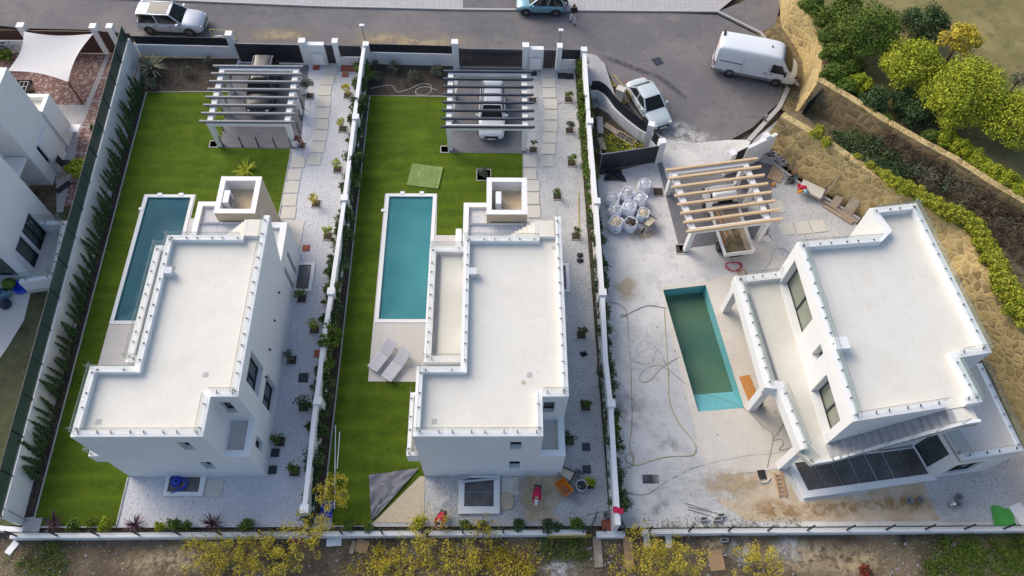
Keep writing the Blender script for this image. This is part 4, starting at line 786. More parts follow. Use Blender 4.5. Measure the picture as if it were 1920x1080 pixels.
def car(label,loc,rz,Ln,Wd,Ht,col,kind,cat='car',roofglass=False):
    t=thing('parked_car',label,cat,loc,rz); hw=Wd/2; B={'suv':.62,'sedan':.62,'hatch':.62}[kind]*Ht
    sh={'suv':[(-.5,.82,.62,.5),(-.485,.92,.95,.38),(-.4,.98,1.0,.3),(-.2,1,1,.28),(0,1,.99,.28),(.18,1,.97,.28),(.32,.985,.93,.28),(.42,.95,.87,.3),(.475,.86,.74,.34),(.5,.7,.55,.42)],
        'sedan':[(-.5,.78,.66,.5),(-.48,.9,.93,.38),(-.4,.97,.99,.3),(-.2,1,1,.27),(0,1,.98,.27),(.18,1,.95,.27),(.32,.98,.89,.28),(.42,.93,.82,.3),(.475,.82,.69,.34),(.5,.62,.52,.42)],
        'hatch':[(-.5,.82,.66,.5),(-.48,.92,.97,.38),(-.4,.98,1.0,.3),(-.2,1,1,.27),(0,1,.98,.27),(.2,1,.95,.27),(.34,.98,.88,.28),(.43,.92,.8,.3),(.48,.8,.66,.34),(.5,.62,.5,.42)]}[kind]
    def sec(fx,fw,fz,zb):
        x=fx*Ln; w=hw*fw; z=B*fz; zb=zb*.8; xs=x
        return [(xs,-w*.86,zb),(xs,-w*.985,zb+.1),(xs,-w,zb+(z-zb)*.45),(xs,-w*.985,z-.16),(xs,-w*.93,z-.05),(xs,-w*.8,z),(xs,-w*.4,z+.035),(xs,0,z+.045),(xs,w*.4,z+.035),(xs,w*.8,z),(xs,w*.93,z-.05),(xs,w*.985,z-.16),(xs,w,zb+(z-zb)*.45),(xs,w*.985,zb+.1),(xs,w*.86,zb)]
    b=part('body',loft(sh,sec),col,t,True); md=b.modifiers.new('s','SUBSURF'); md.levels=1; md.render_levels=1
    # greenhouse
    xb0,xb1,xt0,xt1={'suv':(-.47,.2,-.43,.05),'sedan':(-.36,.2,-.2,.04),'hatch':(-.47,.22,-.38,.04)}[kind]; wb,wt=hw*.9,hw*.68
    xs=[v*Ln for v in (xb0,xb1,xt0,xt1)]; zb=B*.97; zt=Ht-.03
    cb=[(xs[0],-wb,zb),(xs[1],-wb*.95,zb),(xs[1],wb*.95,zb),(xs[0],wb,zb)]; ct=[(xs[2],-wt,zt),(xs[3],-wt,zt),(xs[3],wt,zt),(xs[2],wt,zt)]
    def mixp(a,b_,u): return tuple(a[i]+(b_[i]-a[i])*u for i in range(3))
    def quad(a,b_,c,d,bul=0.03,ax=(1,0,0)):
        def f(u,v): p=Vector(mixp(mixp(a,b_,u),mixp(d,c,u),v)); return tuple(p+Vector(ax)*bul*4*(u*(1-u)))
        return MB().grid(f,6,3)
    part('windscreen',quad(cb[2],cb[1],ct[1],ct[2],.06,(1,0,0)),'screen_glass',t,True); part('rear_window',quad(cb[0],cb[3],ct[3],ct[0],.04,(-1,0,0)),'car_glass',t,True)
    for s_,i0,i1 in ((-1,0,1),(1,3,2)):
        for u0,u1,nm in ((.06,.47,'side_window'),(.51,.93,'side_window')):
            a=mixp(cb[i0],cb[i1],u0); b2=mixp(cb[i0],cb[i1],u1); c=mixp(ct[i0],ct[i1],u1); d=mixp(ct[i0],ct[i1],u0)
            part(nm,(quad(a,b2,c,d,.02,(0,s_,0)) if s_<0 else quad(b2,a,d,c,.02,(0,s_,0))),'car_glass',t,True)
    pl_=MB()
    for i in range(4): pl_.bar(cb[i],ct[i],.09,.06)
    for i0,i1 in ((0,1),(3,2)): pl_.bar(mixp(cb[i0],cb[i1],.49),mixp(ct[i0],ct[i1],.49),.07,.05); pl_.bar(cb[i0],cb[i1],.06,.06); pl_.bar(ct[i0],ct[i1],.08,.05)
    part('pillars',pl_,col if kind!='sedan' else col,t)
    def rf(u,v): x=xs[2]-.06+(xs[3]-xs[2]+.1)*u; y=(v-.5)*2*(wt+.05)*(1-.06*(2*u-1)**4); return (x,y,zt+.05*(1-(2*v-1)**4)*(1-.6*(2*u-1)**4)+(-.03 if v in (0,1) else 0))
    part('roof',MB().grid(rf,10,8),col,t,True)
    if roofglass: part('sunroof',MB().grid(lambda u,v:(xs[2]+(xs[3]-xs[2])*(.32+.6*u),(v-.5)*2*wt*.8,zt+.056-.012*(2*v-1)**2),6,4),'car_glass',t,True)
    if kind=='suv':
        for s_ in (-1,1): part('roof_rail',MB().tube([(xs[2]+.15,s_*wt*.98,zt+.07),((xs[2]+xs[3])/2,s_*wt*.98,zt+.1),(xs[3]-.1,s_*wt*.98,zt+.07)],.022),'grey_metal',t)
    for s_ in (-1,1):
        for x in (-.2*Ln,.02*Ln,.17*Ln): part('panel_gap',MB().box(x-.008,s_*hw*.965,.4,x+.008,s_*hw*1.004,B*.93),'black',t)
        for x in (-.16*Ln,.06*Ln): part('door_handle',MB().box(x-.07,s_*hw*.97,B*.84,x+.07,s_*hw*1.02,B*.88),'grey_metal',t)
        part('sill_trim',MB().box(-.2*Ln,s_*hw*.94,.26,.2*Ln,s_*hw*1.0,.34),'black',t)
    part('wiper',MB().bar((xs[1]-.03,.1,zb+.12),(xs[1]-.25,-.45,zb+.3),.02),'black',t)
    R=.36 if kind=='suv' else .31
    for x in (-.3*Ln,.295*Ln):
        for s_ in (-1,1):
            wheel(t,x,s_*(hw-.1),R,.22,s_); arc=[(x+(R+.045)*math.cos(a),s_*(hw*.985),R+(R+.045)*math.sin(a)) for a in [math.pi*k/10 for k in range(11)]]
            part('wheel_arch',MB().tube(arc,.035,6),'black',t)
    for s_ in (-1,1):
        part('headlight',MB().ob((Ln*.45,s_*hw*.6,B*.68),(.24,.3,.09),s_*-.45),'lamp_clear',t); part('taillight',MB().ob((-Ln*.474,s_*hw*.7,B*.78),(.1,.24,.16),s_*.25),'lamp_red',t)
        part('mirror',MB().ob((Ln*.155,s_*(hw+.07),B+.06),(.12,.2,.13),s_*.2),col,t)
    part('grille',MB().ob((Ln*.496,0,B*.55),(.06,hw*1.0,.18)),'black',t); part('number_plate',MB().ob((Ln*.503,0,.42),(.03,.5,.11)),'plate',t); part('number_plate',MB().ob((-Ln*.503,0,.55),(.03,.5,.11)),'plate',t)
    return t
car('pale blue white estate suv with a glass roof parked on the road',(-23.35,44.0,.02),rad(-3),4.75,1.92,1.68,'silver_car','suv',roofglass=True)
car('blue small hatchback parked at the far kerb',(3.1,46.2,.02),rad(179),3.7,1.66,1.45,'blue_car','hatch')
car('pale silver sedan parked beside the curved slat fence',(10.18,36.5,.02),rad(-68),4.35,1.72,1.42,'mint_car','sedan')
car('white suv parked under the slate grey pergola',(-.42,35.55,.03),rad(-91),4.3,1.8,1.58,'white_car','suv')
car('black suv parked under the light grey pergola',(-15.95,37.6,.03),rad(-90),4.5,1.85,1.62,'black_car','suv')
def van():
    t=thing('parked_van','white high roof panel van parked at the turning head','van',(17.95,39.95,.02),rad(-15)); hw=.98
    st=[(-2.85,.5,2.2,.96),(-2.8,.36,2.42,.99),(-2.6,.3,2.5,1),(0,.3,2.52,1),(1.0,.3,2.5,1),(1.35,.3,2.44,.99),(1.6,.3,2.3,.98),(2.25,.3,1.35,.97),(2.6,.3,1.2,.94),(2.8,.32,1.05,.88),(2.9,.4,.75,.74)]
    def sec(x,zb,zt,f):
        w=hw*f; r=min(.22,(zt-zb)*.3); tw=w*.84 if zt>1.6 else w*.8
        return [(x,-w*.95,zb),(x,-w,zb+.12),(x,-w,min(1.0,zt-.2)),(x,-(w*.94 if zt>1.6 else w*.95),zt-r),(x,-tw,zt-.06),(x,-tw*.8,zt),(x,0,zt+.03),(x,tw*.8,zt),(x,tw,zt-.06),(x,(w*.94 if zt>1.6 else w*.95),zt-r),(x,w,min(1.0,zt-.2)),(x,w,zb+.12),(x,w*.95,zb)]
    b=part('body',loft(st,sec),'white_car',t,True); b.modifiers.new('b','SUBSURF').render_levels=2
    part('windscreen',MB().grid(lambda u,v:(1.52+.78*v+.03+.07*(1-(2*u-1)**2),(u-.5)*2*(.76+.1*v),2.36-1.0*v+.03),8,4,True),'screen_glass',t,True)
    for s_ in (-1,1):
        q=[(.95,s_*.995,1.2),(1.98,s_*.99,1.2),(1.62,s_*.955,1.85),(.98,s_*.955,1.9)]; part('side_window',MB().add(q,[(0,1,2,3) if s_<0 else (3,2,1,0)]),'car_glass',t)
        part('side_trim',MB().box(-1.35,s_*.98,.42,1.25,s_*1.005,.62).box(-2.8,s_*.97,.42,-2.1,s_*1.0,.62),'grey_metal',t)
        part('door_track',MB().box(-2.55,s_*.97,1.38,-1.0,s_*1.003,1.42),'black',t)
        for x in (.82,-.95): part('panel_gap',MB().box(x-.006,s_*.97,.62,x+.006,s_*1.001,1.85),'grey_metal',t)
        for x in (.65,1.05): part('handle',MB().box(x-.08,s_*.98,1.02,x+.08,s_*1.02,1.06),'black',t)
        part('mirror',MB().ob((1.95,s_*1.12,1.35),(.12,.2,.3)),'black',t); part('headlight',MB().ob((2.68,s_*.72,.92),(.34,.2,.12),s_*-.5),'black',t); part('taillight',MB().ob((-2.84,s_*.9,1.05),(.06,.14,.4)),'lamp_red',t)
        for x in (-1.65,1.6): wheel(t,x,s_*.88,.35,.23,s_); part('wheel_arch',MB().tube([(x+.4*math.cos(a),s_*.985,.35+.4*math.sin(a)) for a in [math.pi*k/10 for k in range(11)]],.04,6),'grey_metal',t)
    part('bumper',MB().box(-2.95,-.85,.35,-2.8,.85,.55),'grey_metal',t); part('front_bumper',MB().box(2.75,-.7,.32,2.93,.7,.5),'grey_metal',t); part('aerial',MB().box(.6,-.05,2.53,.7,.05,2.6),'black',t); part('roof_vent',MB().box(-2.72,.25,2.5,-2.55,.7,2.535),'black',t)
    part('number_plate',MB().box(-2.97,-.26,.6,-2.94,.26,.72),'plate',t)
    for k in range(0): part('roof_rib',MB().box(-2.2+k*.42,-.62,2.5,-2.12+k*.42,.62,2.542),'white_car',t)
van()
def truck():
    t=thing('tipper_truck','small white tipper truck loaded with earth and poles under the pine pergola','truck',(14.0,26.7,.02),rad(98))
    mb=MB().box(-2.45,-.86,.85,.75,.86,.93); part('bed_floor',mb,'old_wood',t)
    for n,bx in (('side_board',(-2.5,-.9,.9,.78,-.86,1.28)),('side_board',(-2.5,.86,.9,.78,.9,1.28)),('tail_board',(-2.54,-.9,.9,-2.5,.9,1.28)),('head_board',(.78,-.9,.9,.83,.9,1.4))): part(n,MB().box(*bx),'white_paint',t)
    part('load',MB().grid(lambda u,v:(-2.42+2.0*u,-.5+1.3*v,.95+.16*math.sin(u*3.1)*math.sin(v*3.1)+.03*math.sin(u*19+v*7)+.02*math.sin(v*31)),14,10),'weedbank',t,True)
    for k in range(7): part('pole',MB().bar((-2.0+.1*k,.78-.12*k,1.02),(.6,.82-.09*k,1.1+.02*k),.05),['pine','shutter_board','steel'][k%3],t)
    part('chassis',MB().box(-2.4,-.4,.5,2.2,.4,.68),'black',t); part('cargo_frame',MB().bar((.85,-.8,1.45),(.85,.8,1.45),.06).bar((.85,-.8,.9),(.85,-.8,1.45),.06).bar((.85,.8,.9),(.85,.8,1.45),.06),'black',t)
    st=[(.95,.42,1.9,.93),(1.05,.4,1.98,.96),(1.75,.4,2.0,.97),(1.95,.4,1.9,.96),(2.4,.42,1.2,.94),(2.55,.45,.9,.88)]
    sec=lambda x,zb,zt,f:[(x,-.85*f,zb),(x,-.87*f,zb+.3),(x,-.86*f,zt-.55),(x,-.76*f,zt-.08),(x,-.6*f,zt),(x,.6*f,zt),(x,.76*f,zt-.08),(x,.86*f,zt-.55),(x,.87*f,zb+.3),(x,.85*f,zb)]
    part('cab',loft(st,sec),'white_car',t,True).modifiers.new('b','EDGE_SPLIT').split_angle=rad(35)
    part('windscreen',MB().grid(lambda u,v:(1.98+.42*v+.02,(u-.5)*1.3,1.86-.62*v+.03),4,3,True),'car_glass',t)
    part('rear_window',MB().box(.92,-.45,1.45,.95,.45,1.8),'car_glass',t)
    for s_ in (-1,1):
        part('side_window',MB().add([(1.15,s_*.845,1.3),(2.1,s_*.835,1.3),(1.9,s_*.78,1.75),(1.15,s_*.78,1.78)],[(0,1,2,3) if s_<0 else (3,2,1,0)]),'car_glass',t)
        for x in (-1.5,1.75): wheel(t,x,s_*.76,.34,.22,s_)
        part('headlight',MB().ob((2.5,s_*.65,.8),(.12,.22,.14)),'lamp_clear',t); part('mirror',MB().ob((2.1,s_*1.02,1.35),(.08,.16,.26)),'black',t)
truck()
# =====================================================================  PEOPLE
def skin(name,pts,edges,mat,parent,root=0):
    bm=bmesh.new(); sl_=bm.verts.layers.skin.verify(); vs=[]
    for i,(x,y,z,r_) in enumerate(pts):
        v=bm.verts.new((x,y,z)); v[sl_].radius=(r_,r_) if not isinstance(r_,tuple) else r_; v[sl_].use_root=(i==root); vs.append(v)
    for a,b in edges: bm.edges.new((vs[a],vs[b]))
    me=bpy.data.meshes.new(name); bm.to_mesh(me); bm.free(); me.materials.append(M[mat]); o=bpy.data.objects.new(name,me); COL.objects.link(o); o.parent=parent
    if parent: KIDS.setdefault(parent.name,[]).append(o)
    o.modifiers.new('skin','SKIN').use_smooth_shade=True; m_=o.modifiers.new('sub','SUBSURF'); m_.levels=1; m_.render_levels=2; return o
def chain(pts,edges,seq,start=None):
    prev=start
    for p in seq:
        pts.append(p); i=len(pts)-1
        if prev is not None: edges.append((prev,i))
        prev=i
    return prev
def person(label,loc,rz,J,top,legs,head,cap=None):
    """J: joints pelvis, chest, neck, head, and for s in 'lr': sh, el, wr, hip, kn, an"""
    t=thing('person',label,'person',loc,rz); P=lambda k:Vector(J[k]); pts=[];ed=[]
    def add(v,r_,fr=None):
        pts.append((v[0],v[1],v[2],r_)); i=len(pts)-1
        if fr is not None: ed.append((fr,i))
        return i
    pe=add(P('pelvis'),.12); ch=add(P('chest'),.13,pe); nk=add(P('neck'),.06,ch); hd=P('head'); up=(hd-P('neck')).normalized()
    h1=add(hd-up*.05,.085,nk); h2=add(hd+up*.06,.095,h1)
    for s_ in 'lr':
        sh=add(P('sh'+s_),.065,ch); el=add(P('el'+s_),.045,sh); wr=add(P('wr'+s_),.028,el); d=(P('wr'+s_)-P('el'+s_)).normalized(); side=d.cross(Vector((0,0,1))); side=side.normalized() if side.length>.1 else Vector((1,0,0))
        pa=add(P('wr'+s_)+d*.07,.034,wr)
        for k,(o,l) in enumerate(((-.03,.06),(-.01,.075),(.01,.08),(.03,.06))):
            b=add(P('wr'+s_)+d*.1+side*o,.011,pa); add(P('wr'+s_)+d*(.1+l)+side*o*1.1+Vector((0,0,-.02)),.008,b)
        add(P('wr'+s_)+d*.06+side*.06,.011,pa)
        hp=add(P('hip'+s_),.085,pe); kn=add(P('kn'+s_),.06,hp); an=add(P('an'+s_),.04,kn)
        f=J['toe'+s_]; add(Vector(f),.035,an)
    skin('body',pts,ed,'skin',t)
    q=[];e=[]; i0=chain(q,e,[(*P('pelvis'),.145),(*((P('pelvis')+P('chest'))/2),.15),(*P('chest'),.16),(*(P('chest')*.4+P('neck')*.6),.1)])
    for s_ in 'lr': chain(q,e,[(*P('sh'+s_),.085),(*P('el'+s_),.065),(*(P('el'+s_)*.2+P('wr'+s_)*.8),.05)],2)
    skin('jacket',q,e,top,t)
    q=[];e=[]; q.append((*(P('pelvis')+Vector((0,0,-.02))),.14))
    for s_ in 'lr': chain(q,e,[(*P('hip'+s_),.105),(*P('kn'+s_),.078),(*(P('kn'+s_)*.12+P('an'+s_)*.88),.06)],0)
    skin('trousers',q,e,legs,t)
    for s_ in 'lr':
        a=P('an'+s_); f=Vector(J['toe'+s_]); q=[];e=[]; chain(q,e,[(*(a+Vector((0,0,-.02))),.062),(*((a+f)/2+Vector((0,0,-.01))),.06),(*(f+(f-a)*.12),.052)]); skin('shoe',q,e,'cloth_black',t)
    fd=Vector(J['face']).normalized(); c=hd+up*.05-fd*.012; mb=MB()
    right=up.cross(fd).normalized(); f2=right.cross(up)
    def hb(u,v):
        a=2*math.pi*u; b=v*math.pi*.58; d=right*math.cos(a)*math.sin(b)+f2*math.sin(a)*math.sin(b)+up*math.cos(b); return tuple(c+d*(.112 if d.dot(fd)<.3 else .106))
    part('hair' if not cap else 'cap',mb.grid(hb,16,8),cap or head,t,True)
    if cap: part('cap_peak',MB().ob(tuple(c+fd*.14+up*.03),(.16,.14,.015),math.atan2(-fd.x,fd.y)),cap,t)
    fm=MB(); fc=hd+up*.0+fd*.09; fm.tube([tuple(fc+up*.03),tuple(fc+fd*.028-up*.01)],[.01,.016],5); part('nose',fm,'skin',t)
    for s_ in (-1,1):
        part('eye',MB().ob(tuple(fc+right*.033*s_+up*.035-fd*.004),(.02,.012,.012)),'black',t); part('ear',MB().ob(tuple(hd+right*.092*s_+up*.01),(.02,.035,.055)),'skin',t)
    part('mouth',MB().ob(tuple(fc-up*.04-fd*.002),(.045,.01,.01)),'lamp_red',t)
    return t
stand=dict(pelvis=(0,0,.95),chest=(0,.02,1.28),neck=(0,.03,1.48),head=(0,.06,1.6),face=(0,1,-.3),shl=(-.19,.02,1.4),shr=(.19,.02,1.4),ell=(-.24,.06,1.12),elr=(.25,.1,1.14),wrl=(-.12,.24,1.05),wrr=(.12,.26,1.08),hipl=(-.1,0,.9),hipr=(.1,0,.9),knl=(-.11,.12,.5),knr=(.12,-.02,.5),anl=(-.11,.14,.08),anr=(.13,-.2,.1),toel=(-.12,.3,.04),toer=(.14,-.05,.04))
c=W2(1073,44); person('person in a black top and light grey trousers walking on the road',(c[0],c[1],.02),rad(190),stand,'cloth_black','cloth_grey','hair')
c=W2(1061,16); j=dict(stand); j['face']=(0,1,0); person('person in a red top behind the blue hatchback',(c[0],c[1]+.1,.12),rad(100),j,'red_cloth','cloth_dark','hair')
bend=dict(pelvis=(0,-.1,.88),chest=(0,.3,1.08),neck=(0,.47,1.1),head=(0,.6,1.07),face=(0,.7,-.7),shl=(-.17,.38,1.07),shr=(.17,.38,1.07),ell=(-.18,.46,.8),elr=(.16,.5,.8),wrl=(-.04,.62,.66),wrr=(.03,.78,.6),hipl=(-.1,-.08,.84),hipr=(.1,-.08,.84),knl=(-.13,.04,.46),knr=(.13,.0,.46),anl=(-.14,-.06,.08),anr=(.14,-.2,.08),toel=(-.15,.1,.04),toer=(.15,-.04,.04))
c=W2(1007,938); person('person in a red top and pale cap bending over a rake on the sand',(c[0],c[1]+.35,.012),rad(172),bend,'red_cloth','cloth_dark','hair','cap')
c2=(c[0]-.0,c[1]-.35); single('rake',MB().tube([(0,0,.62),(.08,-1.25,.06)],.016).bar((-.12,-1.28,.05),(.28,-1.24,.05),.03),'old_wood','wooden rake held by the person on the sand','rake',loc=(c2[0],c2[1],0.012))
sq=dict(pelvis=(0,-.1,.42),chest=(0,.22,.66),neck=(0,.38,.74),head=(0,.5,.76),face=(0,.6,-.8),shl=(-.17,.3,.68),shr=(.17,.3,.68),ell=(-.22,.48,.45),elr=(.22,.46,.45),wrl=(-.1,.62,.22),wrr=(.1,.64,.2),hipl=(-.1,-.08,.4),hipr=(.1,-.08,.4),knl=(-.22,.28,.5),knr=(.22,.26,.5),anl=(-.18,.05,.08),anr=(.18,.02,.08),toel=(-.2,.22,.04),toer=(.2,.2,.04))
c=W2(829,972); person('person in a red top crouching on the rough gravel beside the square light well',(c[0]+.05,c[1]+.1,.0),rad(160),sq,'red_cloth','cloth_dark','hair')
# =====================================================================  PLANTS
def leaves(blobs,n,size,asp=.55,out=.5,seed=0,shell=.55):
    g=np.random.default_rng(seed+1); B=np.array(blobs,float); w=(B[:,3]*B[:,4]*B[:,5])**(.66); w/=w.sum(); k=g.choice(len(B),n,p=w)
    d=g.normal(size=(n,3)); d/=np.linalg.norm(d,axis=1)[:,None]; r_=shell+(1-shell)*g.random(n)**.6; r_*=1+.12*g.normal(size=n)
    c=B[k,:3]+d*B[k,3:6]*r_[:,None]; nn=d*out+g.normal(size=(n,3))*.6+np.array([0,0,.25]); nn/=np.linalg.norm(nn,axis=1)[:,None]
    t=np.cross(nn,g.normal(size=(n,3))); t/=np.linalg.norm(t,axis=1)[:,None]; b=np.cross(nn,t); s_=(size*(.6+.8*g.random(n)))[:,None]
    v=np.stack([c-t*s_*.5,c-b*s_*asp*.5,c+t*s_*.5,c+b*s_*asp*.5],1).reshape(-1,3); mb=MB(); mb.v=v.tolist(); mb.f=np.arange(4*n).reshape(-1,4).tolist(); return mb
def lumps(R,h,n,seed,rs=.38,zc=None,flat=.8):
    q=random.Random(seed); out=[]
    for i in range(n):
        a=q.random()*6.283; e=math.acos(1-q.random()*1.25); rr=R*(.62+.2*q.random()) if rs>.2 else R*(.25+.8*q.random())
        out.append((rr*math.sin(e)*math.cos(a),rr*math.sin(e)*math.sin(a),h+rr*math.cos(e)*flat,R*rs*(.7+.6*q.random()),R*rs*(.7+.6*q.random()),R*rs*.75*(.7+.6*q.random())))
    rs>.2 and out.append((0,0,h,R*.6,R*.6,R*.55)); return out
def trunk(h,r_,limbs,R,seed):
    q=random.Random(seed); mb=MB(); mb.tube([(0,0,-.05),(.04*h*.2,.02,h*.4),(0,.05,h)],[r_,r_*.8,r_*.55],7)
    for i in range(limbs):
        a=6.283*i/limbs+q.random(); z=h*(.55+.4*q.random()); e=(math.cos(a)*R*.75,math.sin(a)*R*.75,h+R*.35*q.random()); m_=(e[0]*.45,e[1]*.45,(z+e[2])/2+.05)
        mb.tube([(0,.02,z),m_,e],[r_*.5,r_*.3,r_*.1],5); 
        for k in range(2): b=q.random()*6.283; mb.tube([m_,(e[0]*.8+math.cos(b)*R*.4,e[1]*.8+math.sin(b)*R*.4,e[2]+R*.2*(q.random()-.2))],[r_*.2,r_*.06],4)
    return mb
def tree(name,label,cat,loc,R,h,n,size,mat,seed=0,nl=26,group=None,rs=.34,limbs=5,tr=.09,flat=.8,out=.6):
    t=thing(name,label,cat,loc,random.random()*6,group)
    part('trunk',trunk(h,tr,limbs,R,seed),'bark',t,True); part('crown',leaves(lumps(R,h,nl,seed,rs,flat=flat),n,size,.6,out,seed),mat,t); return t
G0=3.2
def at(x,y,z): c=W2(x,y,z); return c
# orchard in the raised garden
def up(x,y,R,h): c=W2(x,y,G0+h); return (c[0],c[1],G0)
tree('citrus_tree','bright yellow green round tree left of the pair in the orchard','tree',up(1714,128,1.9,1.7),1.95,1.7,15000,.13,'leaf_yellow',1,46)
tree('citrus_tree','largest bright yellow green tree right of the pair in the orchard','tree',up(1808,178,2.4,1.9),2.45,1.9,24000,.13,'leaf_yellow',2,60)
tree('citrus_tree','bright green round tree cut by the right edge of the frame','tree',up(1915,235,2.1,1.8),2.1,1.8,16000,.13,'leaf_yellow',3,46)
tree('young_tree','sparse golden leaved tree above the pair of bright trees','tree',up(1800,78,1.3,1.8),1.35,1.8,3200,.14,'leaf_wattle',4,16,rs=.3)
tree('broadleaf_tree','dark green spreading tree at the top above the curved stone wall','tree',up(1628,55,2.0,1.9),2.0,1.9,15000,.13,'leaf_mid',5,44)
tree('broadleaf_tree','very dark leafy tree above the orchard','tree',up(1733,45,1.6,1.3),1.55,1.2,8000,.13,'leaf_dark',6,30)
tree('young_tree','small bare trunked tree at the right edge above the orchard','tree',up(1912,150,.6,1.3),.7,1.3,500,.12,'leaf_olive',8,8)
sh=[(1520,8,.9,'m'),(1545,35,1.0,'m'),(1558,70,1.0,'m'),(1565,105,1.0,'m'),(1562,140,.85,'m'),(1590,20,1.1,'m'),(1600,125,.8,'m'),(1585,165,.8,'m'),(1612,160,.85,'y2'),(1640,192,1.05,'d'),(1690,195,1.0,'d'),(1718,215,1.1,'d'),(1660,225,.6,'m'),(1745,255,.6,'m'),(1775,262,.75,'y2'),(1800,280,.8,'y2'),(1830,298,.75,'y2'),(1858,322,.8,'y2'),(1885,340,.8,'y2'),(1912,358,.8,'y2'),(1600,60,.9,'m')]
names={'m':('leaf_mid','dense green shrub on the garden edge above the curved stone wall','shrubs along the garden edge'),'d':('leaf_dark','dark blue green shrub below the bright orchard trees','dark shrubs below the orchard'),'y2':('leaf_yellow','yellow green shrub along the path above the dry brush','shrubs along the brush path')}
proto={}; cnt={}
for i,(x,y,R,k) in enumerate(sh):
    mt,lb,gp=names[k]; cnt.setdefault(k,0); c=up(x,y,R,.5); q=random.Random(i)
    if k not in proto:
        t=thing('garden_shrub','first '+lb,'shrub',c,0,gp); part('stem',trunk(.35,.05,4,.6,i),'bark',t); part('crown',leaves(lumps(.85,.5,26,i,.36,flat=.9),6500,.11,.6,.5,i),mt,t); proto[k]=t; t.scale=(R/.9,)*3
    else: dup(proto[k],c,q.random()*6,R/.9,ORD(cnt[k])+' '+lb)
    cnt[k]=cnt.get(k,0)+1
# hedge with yellow green new growth on the lower stone wall
hed=[(1533,247,.3),(1550,262,.35),(1648,318,.3),(1662,330,.38),(1680,342,.42),(1700,352,.45),(1720,362,.45),(1738,376,.45),(1757,388,.5),(1776,396,.5),(1793,403,.5),(1810,414,.5),(1826,425,.5),(1838,440,.5),(1846,458,.5),(1855,476,.52),(1864,494,.55),(1870,512,.55),(1880,530,.6),(1889,549,.62),(1898,567,.65),(1907,585,.65),(1918,602,.65),(1612,290,.22),(1635,305,.25),(1538,240,.3)]
hp=None
for i,(x,y,R) in enumerate(hed):
    c=W2(x,y,3.5); 
    if hp is None:
        hp=thing('hedge_plant','first yellow green hedge plant on the long ochre stone wall','hedge',(c[0],c[1],3.05),0,'hedge on the long stone wall'); part('stem',trunk(.25,.04,4,.4,3),'bark',hp); part('crown',leaves(lumps(.6,.4,16,9,.4,flat=.8),3200,.1,.6,.4,9),'leaf_hedge',hp); hp.scale=(R/.42,)*3
    else: dup(hp,(c[0],c[1],3.05),i*1.3,R/(.48 if i>2 else .55),f'{ORD(i)} yellow green hedge plant on the long ochre stone wall')
# ivy and dry brush on the terrace (nobody could count them)
def stuffpatch(name,label,poly,n,size,mat,z0,z1,asp=.6,seed=0,spread=1.0):
    """leaves scattered over a polygon of the plan, in clumps"""
    g=np.random.default_rng(seed); P=np.array(poly); mn,mx=P.min(0),P.max(0); out=[]
    from mathutils.geometry import intersect_point_tri_2d
    tri=tessellate_polygon([[Vector((p[0],p[1],0)) for p in poly]]); cl=[]; pts=[]
    while len(cl)<60:
        c=g.random(2)*(mx-mn)+mn
        if any(intersect_point_tri_2d(Vector((c[0],c[1])),*[Vector(poly[i][:2]) for i in t]) for t in tri): cl.append(c)
    while len(pts)<n:
        k=int(g.integers(60)); pts.append(cl[k]+g.normal(size=2)*(.12+.3*((k*7)%5)/4)*spread)
    c=np.column_stack([np.array(pts),z0+(z1-z0)*g.random(n)**.7]); nn=g.normal(size=(n,3))+np.array([0,0,.5]); nn/=np.linalg.norm(nn,axis=1)[:,None]
    t=np.cross(nn,g.normal(size=(n,3))); t/=np.linalg.norm(t,axis=1)[:,None]; b=np.cross(nn,t); s_=(size*(.5+g.random(n)))[:,None]
    v=np.stack([c-t*s_*.5,c-b*s_*asp*.5,c+t*s_*.5,c+b*s_*asp*.5],1).reshape(-1,3); mb=MB(); mb.v=v.tolist(); mb.f=np.arange(4*n).reshape(-1,4).tolist()
    o=struct(name,mb,mat,'stuff'); o['label']=label; return o
stuffpatch('ivy','dark ivy mat behind the lower stone wall',L([(1545,245),(1600,240),(1660,265),(1720,320),(1700,345),(1640,320),(1580,285)],3.2),9000,.11,'leaf_dark',2.75,3.25,seed=1)
stuffpatch('dry_brush','dry brown brush between the two stone walls',L([(1600,205),(1640,232),(1720,275),(1800,318),(1880,372),(1940,420),(1940,520),(1860,440),(1790,395),(1740,360),(1680,310)],3.0),15000,.4,'twig',2.5,3.7,.06,seed=2)
stuffpatch('dry_brush','leafy olive growth in the dry brush between the two stone walls',L([(1700,270),(1800,330),(1900,400),(1900,450),(1780,380),(1700,330)],3.0),5000,.12,'leaf_olive',2.7,3.5,.5,seed=22)
stuffpatch('weeds','thin weeds on the bank beside the turning head',L([(1440,70),(1470,80),(1495,130),(1490,190),(1474,205),(1470,160),(1462,120)],.1),1500,.09,'leaf_olive',.05,.14,seed=3)
stuffpatch('weeds','green weeds below the low wall at the right',L([(1745,1012),(1925,1010),(1925,1085),(1735,1085)],0),9000,.11,'leaf_mid',-.2,-.02,.4,seed=4)
stuffpatch('weeds','dark weeds below the yellow barrier',L([(1010,1008),(1105,1008),(1100,1055),(1030,1050)],0),1800,.1,'leaf_mid',-.2,.0,.5,seed=5)
stuffpatch('weeds','dry yellow weeds in the scrubland under the golden trees',L([(700,1030),(1000,1030),(1000,1085),(640,1085)],0),4500,.13,'leaf_wattle',-.2,.05,.35,seed=6)
stuffpatch('weeds','dark green weeds at the near left corner of the scrubland',L([(40,1030),(110,1020),(130,1085),(20,1085)],0),2200,.1,'leaf_mid',-.2,.0,.4,seed=7)
stuffpatch('ground_cover','low weeds and rubble behind the low wall of the yard',L([(1215,984),(1500,984),(1500,992),(1215,992)],0),1500,.08,'leaf_olive',.0,.1,.5,seed=8)
